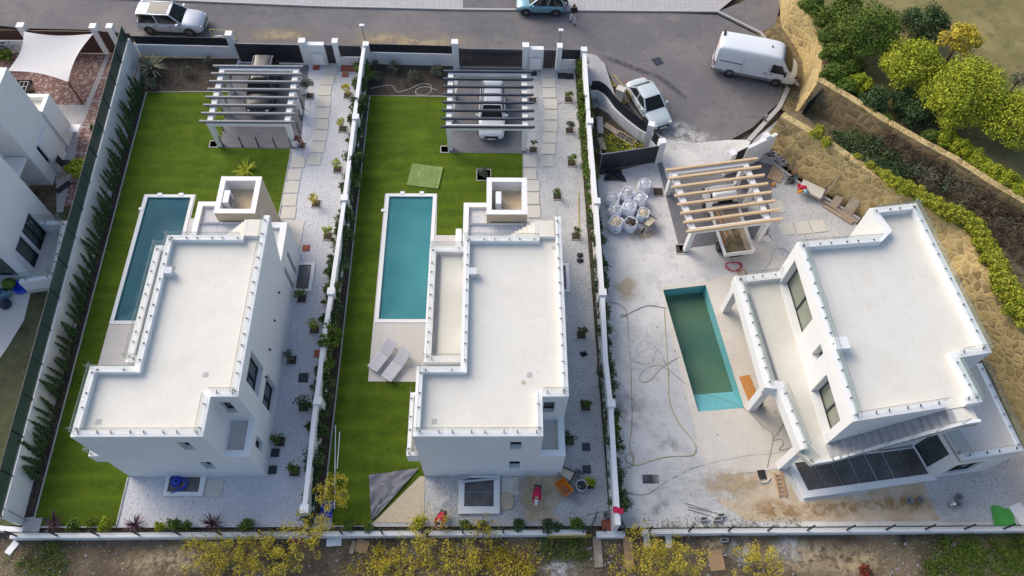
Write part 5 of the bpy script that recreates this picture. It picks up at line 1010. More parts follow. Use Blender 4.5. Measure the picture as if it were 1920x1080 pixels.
# cypress row
def cyp():
    t=thing('columnar_cypress','young columnar cypress in the row against the long white wall','cypress',(0,0,0),0,'cypress row along the long white wall'); n=620; g=np.random.default_rng(5)
    bl=[(0,0,.18+.14*i,(.19-.012*i)*(1 if i>0 else .7)*(1+.25*math.sin(i*2.3)),(.19-.012*i)*(1+.25*math.cos(i*1.9)),.12) for i in range(12)]; part('stem',MB().tube([(0,0,-.02),(0,0,1.6)],[.018,.005],5),'bark',t); mb=leaves(bl,n,.15,.3,.1,5,.05); part('crown',mb,'leaf_cypress',t); return t
nc=0; cy=None; q=random.Random(11); u=2.6; base0=Vector(W2(263,168)); base1=Vector(W2(46,971)); dd=(base1-base0); LL=dd.length; dd/=LL; nn=Vector((-dd.y,dd.x)); u=.3; k=0
while u<LL-1.6:
    k+=1
    if k%12!=0:
        c=base0+dd*u+nn*(.08+.06*q.random()); s_=.85+.28*q.random(); tl=(q.uniform(-.16,.16),q.uniform(-.12,.12))
        if cy is None: cy=cyp(); o=cy; o.location=(c.x,c.y,.01)
        else: o=dup(cy,(c.x,c.y,.01),q.random()*6)
        s2=q.uniform(.75,1.15); o.scale=(s_*s2,s_*s2,s_*.98*q.uniform(.85,1.05)); o['label']=f'{ORD(nc)} young columnar cypress from the street in the row by the long white wall'; nc+=1; o.rotation_euler=(tl[0],tl[1],q.random()*6)
    u+=.33+.1*q.random()
# shrubs along the two dividing walls
def shrub_proto(nm,label,group,mat,seed,R=.4,h=.45,n=700,size=.1,cat='shrub'):
    t=thing(nm,label,cat,(0,0,0),0,group); part('stem',trunk(h*.8,.025,3,R*.7,seed),'bark',t); part('crown',leaves(lumps(R,h,9,seed,.5,flat=1.2),n,size,.5,.4,seed,.3),mat,t); return t
q=random.Random(5); pr=None
edge=L([(694,140),(694,179),(683,300),(665,440),(650,560),(636,690),(622,810),(604,975)],.0); i=0
prs=[]
for s_ in range(2): prs.append(None)
path=resamp(edge,44); cn=[0,0]
for j,(x,y) in enumerate(path):
    k=q.random(); R=1.0+.6*q.random(); c=(x-.42-.12*q.random(),y+q.uniform(-.1,.1),.01); b=0 if k<.72 else 1
    if prs[b] is None: prs[b]=shrub_proto('wall_shrub',['dark green shrub in the strip between the white wall and the middle lawn','light green shrub in the strip between the white wall and the middle lawn'][b],'shrubs along the edge of the middle lawn',['leaf_dark','leaf_mid'][b],20+b,.38,.5,800); prs[b].location=c; prs[b].scale=(R,R,R)
    else: dup(prs[b],c,q.random()*6,(R,R,R*q.uniform(.9,1.4)),ORD(cn[b])+' '+['dark green','light green'][b]+' shrub from the street in the strip beside the middle lawn')
    cn[b]+=1
path=resamp(L([(1084,132),(1092,250),(1103,380),(1117,520),(1128,680),(1140,820),(1152,955)],.0),58); prs=[None,None,None]; cn=[0,0,0]
for j,(x,y) in enumerate(path):
    v=j/57; R=.95+.55*q.random(); b=0 if v<.42 else (1 if q.random()<.75 else 2); c=(x+.1+.12*q.random(),y+q.uniform(-.1,.1),.01)
    if q.random()<.08: continue
    if prs[b] is None: prs[b]=shrub_proto('wall_shrub',['bright green shrub along the wall at the far end of the grey gravel path','dark green shrub along the wall beside the middle villa','mid green shrub along the wall beside the middle villa'][b],'shrubs along the wall of the grey gravel path',['leaf_mid','leaf_dark','leaf_mid'][b],30+b,.36,.55,800); prs[b].location=c; prs[b].scale=(R,R,R)
    else: dup(prs[b],c,q.random()*6,(R,R,R*q.uniform(.9,1.4)),ORD(cn[b])+' '+['bright green shrub from the street along the grey gravel path','dark green shrub from the street beside the middle villa','mid green shrub from the street beside the middle villa'][b])
    cn[b]+=1
# climbers on the gravel side of the wall between the plots
pr=None
for j,(x,y) in enumerate([(677,130),(674,160),(668,195),(661,225),(655,262),(641,395),(636,420),(628,450),(622,480),(618,510),(616,545),(610,565),(606,600),(604,640),(600,690),(590,725),(585,760),(583,800)]):
    c=W2(x,y,.3)
    if pr is None: pr=shrub_proto('climber','low climbing plant against the wall beside the white gravel','climbers on the wall beside the white gravel','leaf_mid',41,.2,.25,260,.09,'climber'); pr.location=(c[0]-.1,c[1],0)
    else: dup(pr,(c[0]-.12,c[1],0),q.random()*6,q.uniform(.7,1.2),ORD(j)+' low climbing plant from the street on the wall by the white gravel')
# palm-like and big plants
def spiky(label,loc,n,l,mat,cat='plant',w=.035,el=(15,80),seed=0,nm='spiky_plant'):
    q=random.Random(seed); t=thing(nm,label,cat,loc); mb=MB()
    for i in range(n):
        a=q.random()*6.283; e=rad(q.uniform(*el)); ll=l*q.uniform(.7,1.1); pts=[]
        for k in range(5):
            u=k/4; r_=ll*u*math.cos(e*(1-.35*u)); pts.append((r_*math.cos(a),r_*math.sin(a),ll*u*math.sin(e)*(1-.45*u*u)+.03))
        sx,sy=-math.sin(a),math.cos(a)
        for k in range(4):
            w0=w*(1-k/4)**.5; w1=w*(1-(k+1)/4)**.5 if k<3 else .002; p,r2=pts[k],pts[k+1]
            mb.add([(p[0]-sx*w0,p[1]-sy*w0,p[2]),(p[0]+sx*w0,p[1]+sy*w0,p[2]),(r2[0]+sx*w1,r2[1]+sy*w1,r2[2]),(r2[0]-sx*w1,r2[1]-sy*w1,r2[2])],[(0,1,2,3)])
    part('leaves',mb,mat,t); part('stem',MB().tube([(0,0,-.02),(0,0,.12)],.05,7),'bark',t); return t
for j,(x,y,lb) in enumerate([(104,979,'leftmost dark purple spiky plant along the near wall'),(256,986,'dark purple spiky plant where lawn meets white gravel'),(401,984,'dark purple spiky plant at the near edge of the white gravel')]):
    c=W2(x,y); spiky(lb,(c[0],c[1],.02),46,.75,'leaf_purple','spiky plant',.03,(15,85),j)
c=W2(463,322); spiky('small fan palm on the lawn behind the leftmost stone clad tower',(c[0],c[1],.02),26,1.0,'leaf_yellow','palm',.06,(20,70),7,'fan_palm')
c=W2(290,140); t=spiky('large grey green palm in the far corner bed of the leftmost lawn',(c[0],c[1],.5),60,1.35,'leaf_olive','palm',.06,(5,75),8,'fan_palm')
c=W2(292,146); spiky('dark green palm crowded against the far corner of the leftmost plot',(c[0]-.5,c[1]-.3,.02),40,.9,'leaf_dark','palm',.05,(10,80),9,'fan_palm')
c=W2(155,330); tree('banana_shrub','bright green bush beside the green screen on the brick paving','bush',(c[0],c[1],.02),.75,.7,1600,.2,'leaf_yellow',71,12)
c=W2(187,255); tree('garden_shrub','two tone green shrub against the green screen by the white path','bush',(c[0],c[1],.02),.45,.5,800,.13,'leaf_mid',72,9)
c=W2(18,115); tree('garden_shrub','green bush at the left edge below the bicycle','bush',(c[0],c[1],.02),.7,.6,1500,.14,'leaf_mid',73,10)
# near border plants
border=[(140,985,.5,'m'),(170,982,.4,'m'),(196,984,.55,'y'),(228,985,.4,'m'),(300,985,.45,'y'),(325,986,.55,'m'),(350,984,.4,'m'),(440,985,.5,'m'),(462,987,.55,'m'),(490,986,.45,'m'),(655,987,.5,'m'),(690,989,.45,'m'),(740,988,.5,'m'),(870,985,.45,'m'),(905,984,.4,'y'),(973,986,.5,'d'),(1000,983,.35,'m'),(1028,987,.55,'d'),(1045,989,.45,'d'),(1079,984,.55,'m'),(788,982,.6,'y'),(520,988,.35,'y')]
B3={'m':('leaf_mid','mid green plant in the border along the low near wall'),'y':('leaf_yellow','yellow green plant in the border along the low near wall'),'d':('leaf_dark','dark green plant in the border behind the yellow barrier')}; prB={}; cb={}
for j,(x,y,R,k) in enumerate(border):
    if j in (3,7,9,12,16,21): continue
    c=W2(x,y,.3)
    if k not in prB: prB[k]=shrub_proto('border_plant',B3[k][1],'plants in the near border',B3[k][0],50+j,.4,.35,600,.13,'plant'); cb[k]=0; prB[k].location=(c[0],c[1],0); prB[k].scale=(R/.6,)*3
    else: dup(prB[k],(c[0],c[1],0),q.random()*6,R/.62,ORD(cb[k])+' '+B3[k][1].replace('in the border','from the left'))
    cb[k]=cb.get(k,0)+1
# olive bushes in the far beds
pr=None
for j,(x,y,R,lb) in enumerate([(286,162,.5,'silvery olive bush at the corner of the leftmost lawn'),(352,138,.45,'round silvery bush in the middle of the far bed of the leftmost plot'),(390,118,.42,'dark olive bush by the pillar of the leftmost car gate'),(707,146,.45,'silvery bush nearest the dividing wall in the middle far bed'),(706,124,.35,'small olive bush close to the front wall, left in the middle far bed'),(741,130,.5,'tall silvery bush by the front wall in the middle far bed'),(776,146,.45,'silvery bush above the hose loop in the middle far bed'),(820,138,.5,'silvery bush next to the slate grey pergola'),(758,156,.2,'tiny pale plant beside the hose in the middle far bed')]):
    c=W2(x,y,.2)
    if pr is None: pr=shrub_proto('olive_bush',lb,'silvery bushes in the far beds','leaf_olive',61,.45,.4,700,.09,'bush'); pr.location=(c[0],c[1],0.01)
    else: dup(pr,(c[0],c[1],.01),q.random()*6,R/.5,lb)
# golden trees in the scrubland
wat=[(395,1052,1.35,1.0,3200,'golden feathery tree at the bottom left of the scrubland group'),(455,1040,1.2,1.0,2800,'second golden feathery tree from the left in the scrubland'),(520,1050,1.25,1.1,2600,'golden feathery tree beside the tall one at the low wall'),(575,995,1.05,2.0,1900,'tall sparse golden tree leaning over the low wall'),(625,925,.85,1.7,1700,'small round golden tree standing at the near end of the middle lawn'),(735,1062,1.0,.6,1300,'sparse golden bush left of centre in the scrubland'),(800,1000,1.15,1.0,1500,'sparse golden tree below the tarpaulin against the low wall'),(870,1045,1.05,.7,1200,'sparse golden bush below the crouching person'),(905,990,.7,.9,600,'thin golden sapling against the low wall below the square light well'),(1215,1050,1.5,1.2,3600,'large golden green tree below the gap in the low wall'),(1270,1045,1.2,1.1,2400,'golden green tree right of the large one below the yard'),(1425,1062,1.15,1.0,2400,'golden green tree alone below the yard wall')]
for j,(x,y,R,h,n,lb) in enumerate(wat):
    zb=-.22 if y>950 else 0; c=W2(x,y,h); c=(c[0],c[1],zb); tree('wattle_tree',lb,'tree',c,R*1.15,h,int(n*1.1),.075,'leaf_wattle',80+j,46,'golden feathery trees',.17,9,.05,.6,.1)
c=W2(1620,1070,0); tree('small_bush','rusty red bush in the scrubland below the yard','bush',(c[0],c[1],-.22),.35,.2,500,.1,'leaf_red',99,8)
# =====================================================================  SMALL THINGS
def at0(x,y,z=0): c=W2(x,y,z); return (c[0],c[1],z)
# stepping stones
def stones(pts,size,gp,lab):
    pr=None
    for i,(x,y) in enumerate(pts):
        c=W2(x,y,.03)
        if pr is None: pr=single('stepping_stone',MB().box(-size/2,-size/2,0,size/2,size/2,.035),'cream_slab',lab,'paving slab',gp,loc=(c[0],c[1],.004))
        else: dup(pr,(c[0],c[1],.004),label=ORD(i)+' '+lab.replace('in the path','from the street in the path'))
stones([(620,131),(614,150),(609,170),(608,191),(605,212),(603,233),(600,254),(596,276),(589,299),(559,304),(552,327),(547,351),(543,375),(541,399)],.88,'stepping stones of the leftmost path','square cream stepping stone in the path across the white gravel')
stones([(1027,137),(1029,155),(1030,174),(1033,195),(1033,215),(1033,237),(1031,258),(1028,279),(1025,302),(994,303),(993,326),(998,348),(998,372),(1000,397)],.88,'stepping stones of the middle path','square pale stepping stone in the path across the grey gravel')
for (x,y),lb in zip([(1413,388),(1456,388),(1475,429),(1505,427),(1534,424)],['square slab partly under the pine pergola beams','square slab just right of the pine rafter ends','square slab nearest the pergola post on the grey gravel','middle slab of three in a row on the grey gravel','square slab nearest the turned villa in the row of three']):
    c=W2(x,y,.03); single('stepping_stone',MB().box(-.45,-.45,0,.45,.45,.035),'cream_slab',lb,'paving slab','slabs by the pine pergola',loc=(c[0],c[1],.014),rz=rad(8))
# planting squares with young trees
def psq(x,y,lab,s=.3,plant=None,R=.25,h=.55,pl=None,n=170,seed=0,z=0):
    c=W2(x,y,z+.03); t=thing('planting_square',lab,'planter',(c[0],c[1],z),0,'square planting holes in the gravel'); part('frame',ring(MB(),rect(-s-.05,-s-.05,s+.05,s+.05),rect(-s,-s,s,s),0,.05),'old_wood' if False else 'kerb',t); part('soil',MB().box(-s,-s,0,s,s,.02),'soil' if s<.4 else 'weedbank',t)
    if plant:
        tree('young_tree',pl,'young tree',(c[0],c[1],z+.02),R,h,n,.11,plant,seed,7,'young trees in the planting squares',.45,3,.018,.9,.3)
P1=[(652,179,'leaf_gold','young golden tree at the head of the white gravel'),(643,242,'leaf_yellow','second young tree from the street on the white gravel'),(633,318,'leaf_yellow','third young tree from the street on the white gravel'),(593,382,'leaf_gold','bright golden young tree facing the stepping stones'),(615,443,'leaf_yellow','pale young tree beside the rust coloured cover'),(566,560,'leaf_mid','young green tree touching the narrow wall slots'),(590,618,'leaf_yellow','bushy yellow green young tree below the narrow wall slots'),(547,675,'leaf_olive','grey green young tree near the tall dark window'),(570,763,'leaf_dark','spreading dark young tree between two dark covers'),(525,828,'leaf_mid','spiky green young tree above two dark covers'),(553,884,'leaf_mid','small green young tree at the near corner of the white gravel')]
for i,(x,y,m_,lb) in enumerate(P1): psq(x,y,'planting square holding the '+lb.replace('young ','',1) if len(lb.split())<11 else 'planting square of the '+' '.join(lb.split()[:9]),.25,m_,.34 if i not in (6,8) else .42,.62,lb,230,100+i)
P2=[(1066,187,'leaf_mid','young green tree nearest the street on the grey gravel'),(1068,245,'leaf_dark','second young tree from the street on the grey gravel'),(1072,306,'leaf_mid','third young tree from the street on the grey gravel'),(1045,368,'leaf_mid','young tree near the end of the middle stepping stones'),(1080,443,'leaf_mid','young tree at the foot of the yellow pole'),(1090,628,'leaf_dark','young dark tree beside the upper part of the middle villa'),(1098,762,'leaf_mid','young green tree level with the step of the middle villa'),(1067,826,'leaf_dark','dark tree against the small corner terrace of the middle villa'),(1105,908,'leaf_yellow','yellow green young tree beside the grey barrel')]
for i,(x,y,m_,lb) in enumerate(P2): psq(x,y,'planting square of the '+' '.join(lb.split()[:9]),.25,m_,.3 if i!=7 else .42,.5,lb,220,120+i)
psq(907,328,'large planting square with a bare bush on the middle lawn',.42,'leaf_olive',.4,.4,'thin bare bush in the large square on the middle lawn',260,140)
psq(401,270,'planting square beside the lawn side post of the leftmost pergola',.24); psq(834,280,'planting square beside the lawn side post of the middle pergola',.24)
psq(565,273,'planting square with red flowers at the near post of the leftmost pergola',.24,'leaf_red',.34,.7,'red leaved young climber at the near post of the leftmost pergola',180,141)
psq(581,180,'planting square of the tall climber on the leftmost pergola',.24,'leaf_olive',.45,1.1,'tall thin climber on the gravel side of the leftmost pergola',500,142)
psq(999,188,'empty looking planting square midway along the middle pergola',.24); psq(1000,281,'planting square at the near gravel side post of the middle pergola',.24,'leaf_mid',.2,.8,'thin climber at the near post of the middle pergola',120,143)
psq(1277,467,'planting square at the near left post of the pine pergola',.3); psq(1234,360,'planting square at the far left post of the pine pergola',.3); psq(1438,448,'planting square at the near right post of the pine pergola',.25)
# flat covers
cov=[(593,127,.4,'terracotta'),(647,128,.55,'terracotta'),(662,128,.55,'terracotta'),(647,140,.35,'terracotta'),(574,465,.38,'terracotta'),(597,663,.4,'terracotta'),(569,708,.48,'dark_metal'),(516,849,.38,'dark_metal'),(511,881,.38,'dark_metal'),(1001,138,.35,'dark_metal'),(1053,142,.5,'dark_metal'),(1068,143,.5,'dark_metal'),(1099,838,.38,'dark_metal'),(1100,880,.38,'dark_metal'),(1213,898,.4,'dark_metal'),(1227,898,.4,'dark_metal'),(1233,115,.6,'dark_metal')]
cl=['brown drain cover beside the white meter wall','brown drain cover nearest the pillar at the head of the white gravel','brown drain cover nearest the dividing wall at the head of the white gravel','small brown drain cover below the pair on the white gravel','rust coloured cover beside the leftmost porch slab','rust coloured cover close to the dividing wall','large dark cover halfway down the white gravel','upper dark cover of two near the corner of the leftmost villa','lower dark cover of two near the corner of the leftmost villa','dark cover by the far post of the middle pergola','left dark cover of the pair inside the middle narrow gate','right dark cover of the pair inside the middle narrow gate','upper dark cover beside the corner terrace of the middle villa','lower dark cover beside the corner terrace of the middle villa','left dark cover of the pair on the yard slab','right dark cover of the pair on the yard slab','dark drain grate on the road beside the curved pavement']
for (x,y,s_,m_),lb in zip(cov,cl): c=W2(x,y,.02); single('drain_cover',MB().box(-s_/2,-s_/2,0,s_/2,s_/2,.025).box(-s_/2-.03,-s_/2-.03,0,s_/2+.03,s_/2+.03,.012),m_,lb,'cover','square covers let into the ground',loc=(c[0],c[1],.025 if x<1200 or x>1230 else .005),rz=0 if x!=1233 else rad(25))
# slabs beside light wells and loose boards on the ground
def board(lb,x,y,sx,sy,mat,rz=0,z=0,h=.04,nm='board',cat='board',gp=None): c=W2(x,y,z+h); return single(nm,MB().box(-sx/2,-sy/2,0,sx/2,sy/2,h),mat,lb,cat,gp,loc=(c[0],c[1],z),rz=rad(rz))
board('square cream slab beside the light well with the blue hose',401,915,.88,.86,'cream_slab',0,.004,.03,'stepping_stone','paving slab')
board('square cream slab beside the square light well',957,912,.85,.9,'cream_slab',0,.004,.03,'stepping_stone','paving slab')
board('small grey square plate beside the cream slab of the middle villa',982,905,.36,.34,'steel',0,.004,.03,'cover_plate','plate')
board('pale square slab against the yard side of the dividing wall',1171,906,.75,.95,'cream_slab',0,.004,.04)
board('long pale plank leading down from the near gate into the scrubland',1121,1034,.42,1.5,'old_wood',1,-.2,.06,'gangplank','plank'); board('long orange brown plank leading down from the yard gap',1179,1037,.46,1.5,'plywood',0,-.2,.06,'gangplank','plank')
board('upper white post lying under the large golden green tree',1213,1012,.3,.75,'coping',0,-.2,.1,'beam_offcut','offcut'); board('second white post lying under the large golden green tree',1254,1013,.3,.75,'coping',0,-.2,.1,'beam_offcut','offcut')
board('orange board lying beside the half drained pool',1405,728,.62,1.55,'shutter_board',12,.03,.03); board('orange brown board on the mud of the scrubland below the yard',1343,1050,.75,1.0,'plywood',4,-.215,.03)
board('white sheet lying in the scrubland below the low wall',626,1017,.75,.35,'white_paint',4,-.2,.04); board('square brown board in the scrubland beside a plank',679,1024,.62,.6,'plywood',-10,-.2,.04); board('narrow wooden board beside the square brown board',661,1026,.22,.62,'old_wood',-12,-.2,.05)
board('white sign board lying at the near left corner of the scrubland',22,1027,.35,.65,'white_paint',-28,-.2,.03); board('red brown board lying against the low wall under the golden tree',555,1014,.75,.22,'terracotta',0,-.2,.04)
board('white board lying in front of the parked van on the verge',1491,150,.22,1.0,'white_paint',14,.06,.05)
# AC units
def ac(lb,x,y,rz): 
    t=thing('air_conditioner',lb,'air conditioner',(x,y,3.3),rz); part('casing',MB().box(-.42,-.16,.08,.42,.16,.85),'white_paint',t); part('fan_grille',MB().lathe([(0,0),(.3,0),(.3,.02),(0,.02)],(0,0,0),24) if False else MB().ob((-.08,-.17,.5),(.56,.02,.56)),'grey_metal',t)
    part('foot',MB().box(-.36,-.18,0,-.28,.18,.08),'black',t); part('foot',MB().box(.28,-.18,0,.36,.18,.08),'black',t); return t
ac('white air conditioner inside the leftmost stone clad tower',-15.35,26.0,rad(90)); ac('white air conditioner inside the middle stone clad tower',.02,26.0,rad(90))
# sun loungers
def lounger(lb,x,y,rz):
    c=W2(x,y,.3); t=thing('sun_lounger',lb,'sun lounger',(c[0],c[1],.04),rz,'sun loungers by the turquoise pool'); mb=MB()
    for s_ in (-.32,.32): mb.tube([(s_,-.95,.3),(s_,0,.3),(s_,.15,.3)],.022,6).tube([(s_,.15,.3),(s_,.95,.62)],.022,6)
    mb.bar((-.32,-.95,.3),(.32,-.95,.3),.04); part('frame',mb,'white_paint',t); part('seat',MB().box(-.3,-.94,.3,.3,.1,.325),'lounger',t)
    part('backrest',MB().add([(-.3,.14,.31),(.3,.14,.31),(.3,.94,.63),(-.3,.94,.63),(-.3,.15,.285),(.3,.15,.285),(.3,.95,.605),(-.3,.95,.605)],[(0,1,2,3),(7,6,5,4),(0,4,5,1),(1,5,6,2),(2,6,7,3),(3,7,4,0)]),'lounger',t)
    for px_,py in ((-.3,-.9),(.3,-.9),(-.3,.25),(.3,.25)): part('leg',MB().tube([(px_,py,0),(px_,py,.3)],.02,6),'grey_metal',t)
    part('back_stay',MB().tube([(-.32,.8,.02),(-.32,.6,.46)],.015,5).tube([(.32,.8,.02),(.32,.6,.46)],.015,5).tube([(-.32,.8,.02),(.32,.8,.02)],.015,5),'grey_metal',t)
lounger('left pale grey sun lounger on the deck below the turquoise pool',718,667,rad(-33)); lounger('right pale grey sun lounger on the deck below the turquoise pool',744,685,rad(-33))
# turf offcut, tarpaulin, white poles
c=W2(797,330,.05); single('turf_mat',MB().grid(lambda u,v:((u-.5)*2.05,(v-.5)*1.75,.03+.02*math.sin(u*9)*math.sin(v*7)+(.05 if u>.93 else 0)),14,12),'turfroll','square piece of loose turf lying on the middle lawn','turf piece',loc=(c[0],c[1],.03),rz=rad(-8))
tp=[Vector((*W2(x,y,.05),0)) for x,y in ((692,891),(786,878),(703,972),(696,975))]
single('tarpaulin',MB().grid(lambda u,v:tuple(tp[0]*(1-u)*(1-v)+tp[1]*u*(1-v)+tp[2]*u*v+tp[3]*(1-u)*v+Vector((0,0,.1+.022*math.sin(u*13+v*6+2*math.sin(v*9))+.02*math.sin(v*15-u*5+3*math.sin(u*7))))),40,40,True),'tarp','crumpled dark grey tarpaulin folded over on the near end of the middle lawn','tarpaulin',smooth=True)
for (a,b,lb) in (((629,797),(627,954),'long white pole lying on the middle lawn'),((637,810),(632,879),'shorter white pole lying beside the long one on the lawn')): single('pole',MB().tube([at0(*a,.07),at0(*b,.07)],.03,6),'white_paint',lb,'pole','white poles on the middle lawn')
# shade sail
t=thing('shade_sail','large off white shade sail stretched over the brick parking','shade sail',at0(100,110)); OFF=at0(100,110)
cs=[Vector((*W2(44,58,2.5),2.45)),Vector((*W2(175,63,2.3),2.3)),Vector((*W2(127,153,2.15),2.12)),Vector((*W2(14,133,2.3),2.3))]
def sail(u,v):
    p=cs[0]*(1-u)*(1-v)+cs[1]*u*(1-v)+cs[2]*u*v+cs[3]*(1-u)*v; cen=(cs[0]+cs[1]+cs[2]+cs[3])/4; e=max(0,1-4*abs(u-.5)**2)*(1 if v in(0,1) else 0)
    su=4*u*(1-u); sv=4*v*(1-v); k=.14*(su*(2*v-1)**4+sv*(2*u-1)**4); q_=p.lerp(cen,k); q_.z-=.18*su*sv; return tuple(q_)
part('canvas',MB().grid(sail,24,18,True),'sailcloth',t,True); b=at0(155,195)
part('pole',MB().tube([b,tuple(cs[2]+Vector((.03,-.03,.02)))],.06,8),'brown_metal',t); OFF=(0,0,0)
# bicycles
def bike(lb,x,y,rz,mat):
    c=W2(x,y); t=thing('bicycle',lb,'bicycle',(c[0],c[1],.02),rz)
    for s_ in (-.52,.52):
        w=part('wheel',MB().tube([(s_+.33*math.cos(a),0,.33+.33*math.sin(a)) for a in [math.pi*k/10 for k in range(21)]],.022,6),'rubber',t); sp=MB()
        for k in range(8): a=math.pi*k/8; sp.bar((s_-.31*math.cos(a),0,.33-.31*math.sin(a)),(s_+.31*math.cos(a),0,.33+.31*math.sin(a)),.006)
        part('spokes',sp,'steel',w)
    f=MB(); f.tube([(-.52,0,.33),(-.1,0,.3),(.3,0,.72),(-.2,0,.78),(-.1,0,.3)],.018,6).tube([(-.52,0,.33),(-.2,0,.78)],.014,6).tube([(.3,0,.78),(.52,0,.33)],.018,6); part('frame',f,mat,t); part('saddle',MB().ob((-.22,0,.88),(.26,.13,.06)),'black',t); part('handlebar',MB().tube([(.26,-.25,.95),(.3,0,.98),(.26,.25,.95)],.014,6).tube([(.3,0,.75),(.3,0,.98)],.014,6),'black',t)
bike('light framed bicycle leaning by the white wall under the louvres',24,98,rad(2),'white_paint'); bike('dark bicycle cut by the left edge of the frame',-8,103,rad(15),'black')
# neighbour things
c=W2(40,537,.15); t=thing('paddling_pool','round bright blue paddling pool on the neighbour terrace','paddling pool',(c[0],c[1],.03)); part('rim',MB().lathe([(.36,0),(.46,.02),(.5,.12),(.46,.22),(.38,.24),(.36,.12)],n=28),'blue_plastic',t,True); part('base',MB().lathe([(0,.04),(.38,.04)],n=28),'blue_plastic',t)
c=W2(16,532,.3); single('pouffe',MB().lathe([(0,0),(.3,.02),(.38,.2),(.33,.42),(0,.5)],n=14),'leaf_mid','green rounded seat cushion beside the blue paddling pool','cushion',smooth=True,loc=(c[0],c[1],.03))
single('cushion_pile',leaves([(0,0,.2,.4,.3,.2)],160,.28,.8,.9,3,.7),'blue_car','crumpled blue and white covers on the neighbour terrace at the left edge','covers',loc=(*W2(4,552,.2),.03)); c=W2(9,570,.2)
single('dark_bag',MB().lathe([(0,0),(.3,.03),(.34,.2),(.2,.36),(0,.4)],n=11),'cloth_dark','dark brown bag on the neighbour terrace at the left edge','bag',smooth=True,loc=(c[0],c[1],.03))
c=W2(124,307,.4); t=thing('garden_chair','black framed garden chair against the neighbour villa','chair',(c[0],c[1],.03),rad(95)); part('seat',MB().box(-.25,-.25,.42,.25,.25,.46),'black',t); part('backrest',MB().ob((0,.27,.7),(.5,.04,.5),0,-.15),'black',t)
for a,b in ((-.22,-.22),(.22,-.22),(-.22,.22),(.22,.22)): part('leg',MB().box(a-.02,b-.02,0,a+.02,b+.02,.42),'black',t)
c=W2(120,352); single('folded_chair',MB().bar((0,-.5,.05),(0,.5,.08),.35,.05),'black','dark folded chair lying by the neighbour wall','chair',loc=(c[0],c[1],.03),rz=rad(-40)); board('brown door mat below the folded chair',117,330,.5,.6,'old_wood',10,.04,.02,'door_mat','mat'); c=W2(147,250,.3)
single('drying_rack',MB().tube([(0,0,0),(.3,0,.8),(-.3,.3,.8),(0,.3,0)],.015,5).box(-.3,-.3,.78,.3,.3,.8),'white_paint','white folding rack beside the neighbour villa','rack',loc=(c[0],c[1],.03))
c=W2(45,165,.2); t=thing('shelf_unit','grey open shelf unit lying on the brick paving','shelf',(c[0],c[1],.03)); part('frame',ring(MB(),rect(-.3,-.45,.3,.45),rect(-.26,-.41,.26,.41),0,.35),'grey_metal',t); part('shelf',MB().box(-.26,-.02,0,.26,.02,.33).box(-.02,-.41,0,.02,.41,.32),'grey_metal',t)
# street lamps
def lamp(lb,x,y,h):
    c=W2(x,y); t=thing('street_lamp',lb,'street lamp',(c[0],c[1],.02)); part('pole',MB().tube([(0,0,0),(0,0,h)],[.035,.025],8),'grey_metal',t); part('lamp_head',MB().box(-.17,-.1,h,.17,.1,h+.08),'white_paint',t); part('base',MB().lathe([(.09,0),(.09,.04),(.04,.06)],n=10),'grey_metal',t)
lamp('short street lamp on the road near the leftmost dividing wall',683,72,1.15); lamp('short street lamp on the road behind the middle narrow gate',1049,86,1.4)
c=W2(1435,222,.3); t=thing('bollard_light','low grey bollard light on the kerb by the stone wall','bollard',(c[0],c[1],.02)); part('post',MB().lathe([(.08,0),(.08,.5)],n=12),'grey_metal',t); part('cap',MB().lathe([(.14,.5),(.14,.58),(0,.6)],n=12),'grey_metal',t)
c=W2(58,958); t=thing('garden_lamp','white globe lamp on a leaning dark pole at the near end of the cypress row','lamp',(c[0],c[1],0)); part('pole',MB().tube([(0,-.5,0),(-.25,-.3,1.6)],.015,6),'dark_metal',t); g_=part('globe',MB().lathe([(.001,-.1),(.07,-.07),(.1,0),(.07,.07),(.001,.1)],(-.25,-.3,1.68),12),'white_paint',t,True)
# barriers
def barrier(lb,a,b,mat,h=1.0,nb=9,z=.02):
    global OFF
    a=Vector(W2(*a)); b=Vector(W2(*b)); t=thing('crowd_barrier',lb,'barrier',(a.x,a.y,z)); OFF=(a.x,a.y,0); mb=MB(); mb.tube([(a.x,a.y,.1),(a.x,a.y,h-.08),(*(a+(b-a)*.06),h),(*(a+(b-a)*.94),h),(b.x,b.y,h-.08),(b.x,b.y,.1)],.022,6); mb.tube([(a.x,a.y,.25),(b.x,b.y,.25)],.018,6); part('frame',mb,mat,t); bb=MB()
    for i in range(1,nb): p=a+(b-a)*i/nb; bb.tube([(p.x,p.y,.25),(p.x,p.y,h)],.009,4)
    part('bars',bb,mat,t); n=Vector((-(b-a).y,(b-a).x)).normalized()*.3
    for p in (a+(b-a)*.1,a+(b-a)*.9): part('foot',MB().bar((*(p-n),.04),(*(p+n),.04),.05),mat,t)
    OFF=(0,0,0); return t
barrier('yellow crowd barrier on the pavement behind the curved fence',(1146,158),(1178,197),'yellow_paint'); barrier('pale yellow crowd barrier half hidden behind the front wall pillar',(400,74),(446,78),'yellow_green',.95); barrier('yellow barrier lying along the low wall beside the near gate',(1027,1009),(1107,1007),'yellow_paint',.75,14,-.2)
c=W2(415,75,.8); t=thing('notice_board','white notice board with a blue panel fixed behind the front wall','sign',(c[0],c[1]-.1,.02)); part('panel',MB().box(-.28,-.02,.2,.28,.02,1.25),'white_paint',t); part('emblem',MB().box(-.16,-.03,.45,.18,-.021,.8),'blue_plastic',t); part('heading',MB().box(-.2,-.03,1.05,.2,-.021,1.13),'dark_metal',t); part('post',MB().box(-.03,.021,0,.03,.06,1.2),'grey_metal',t)
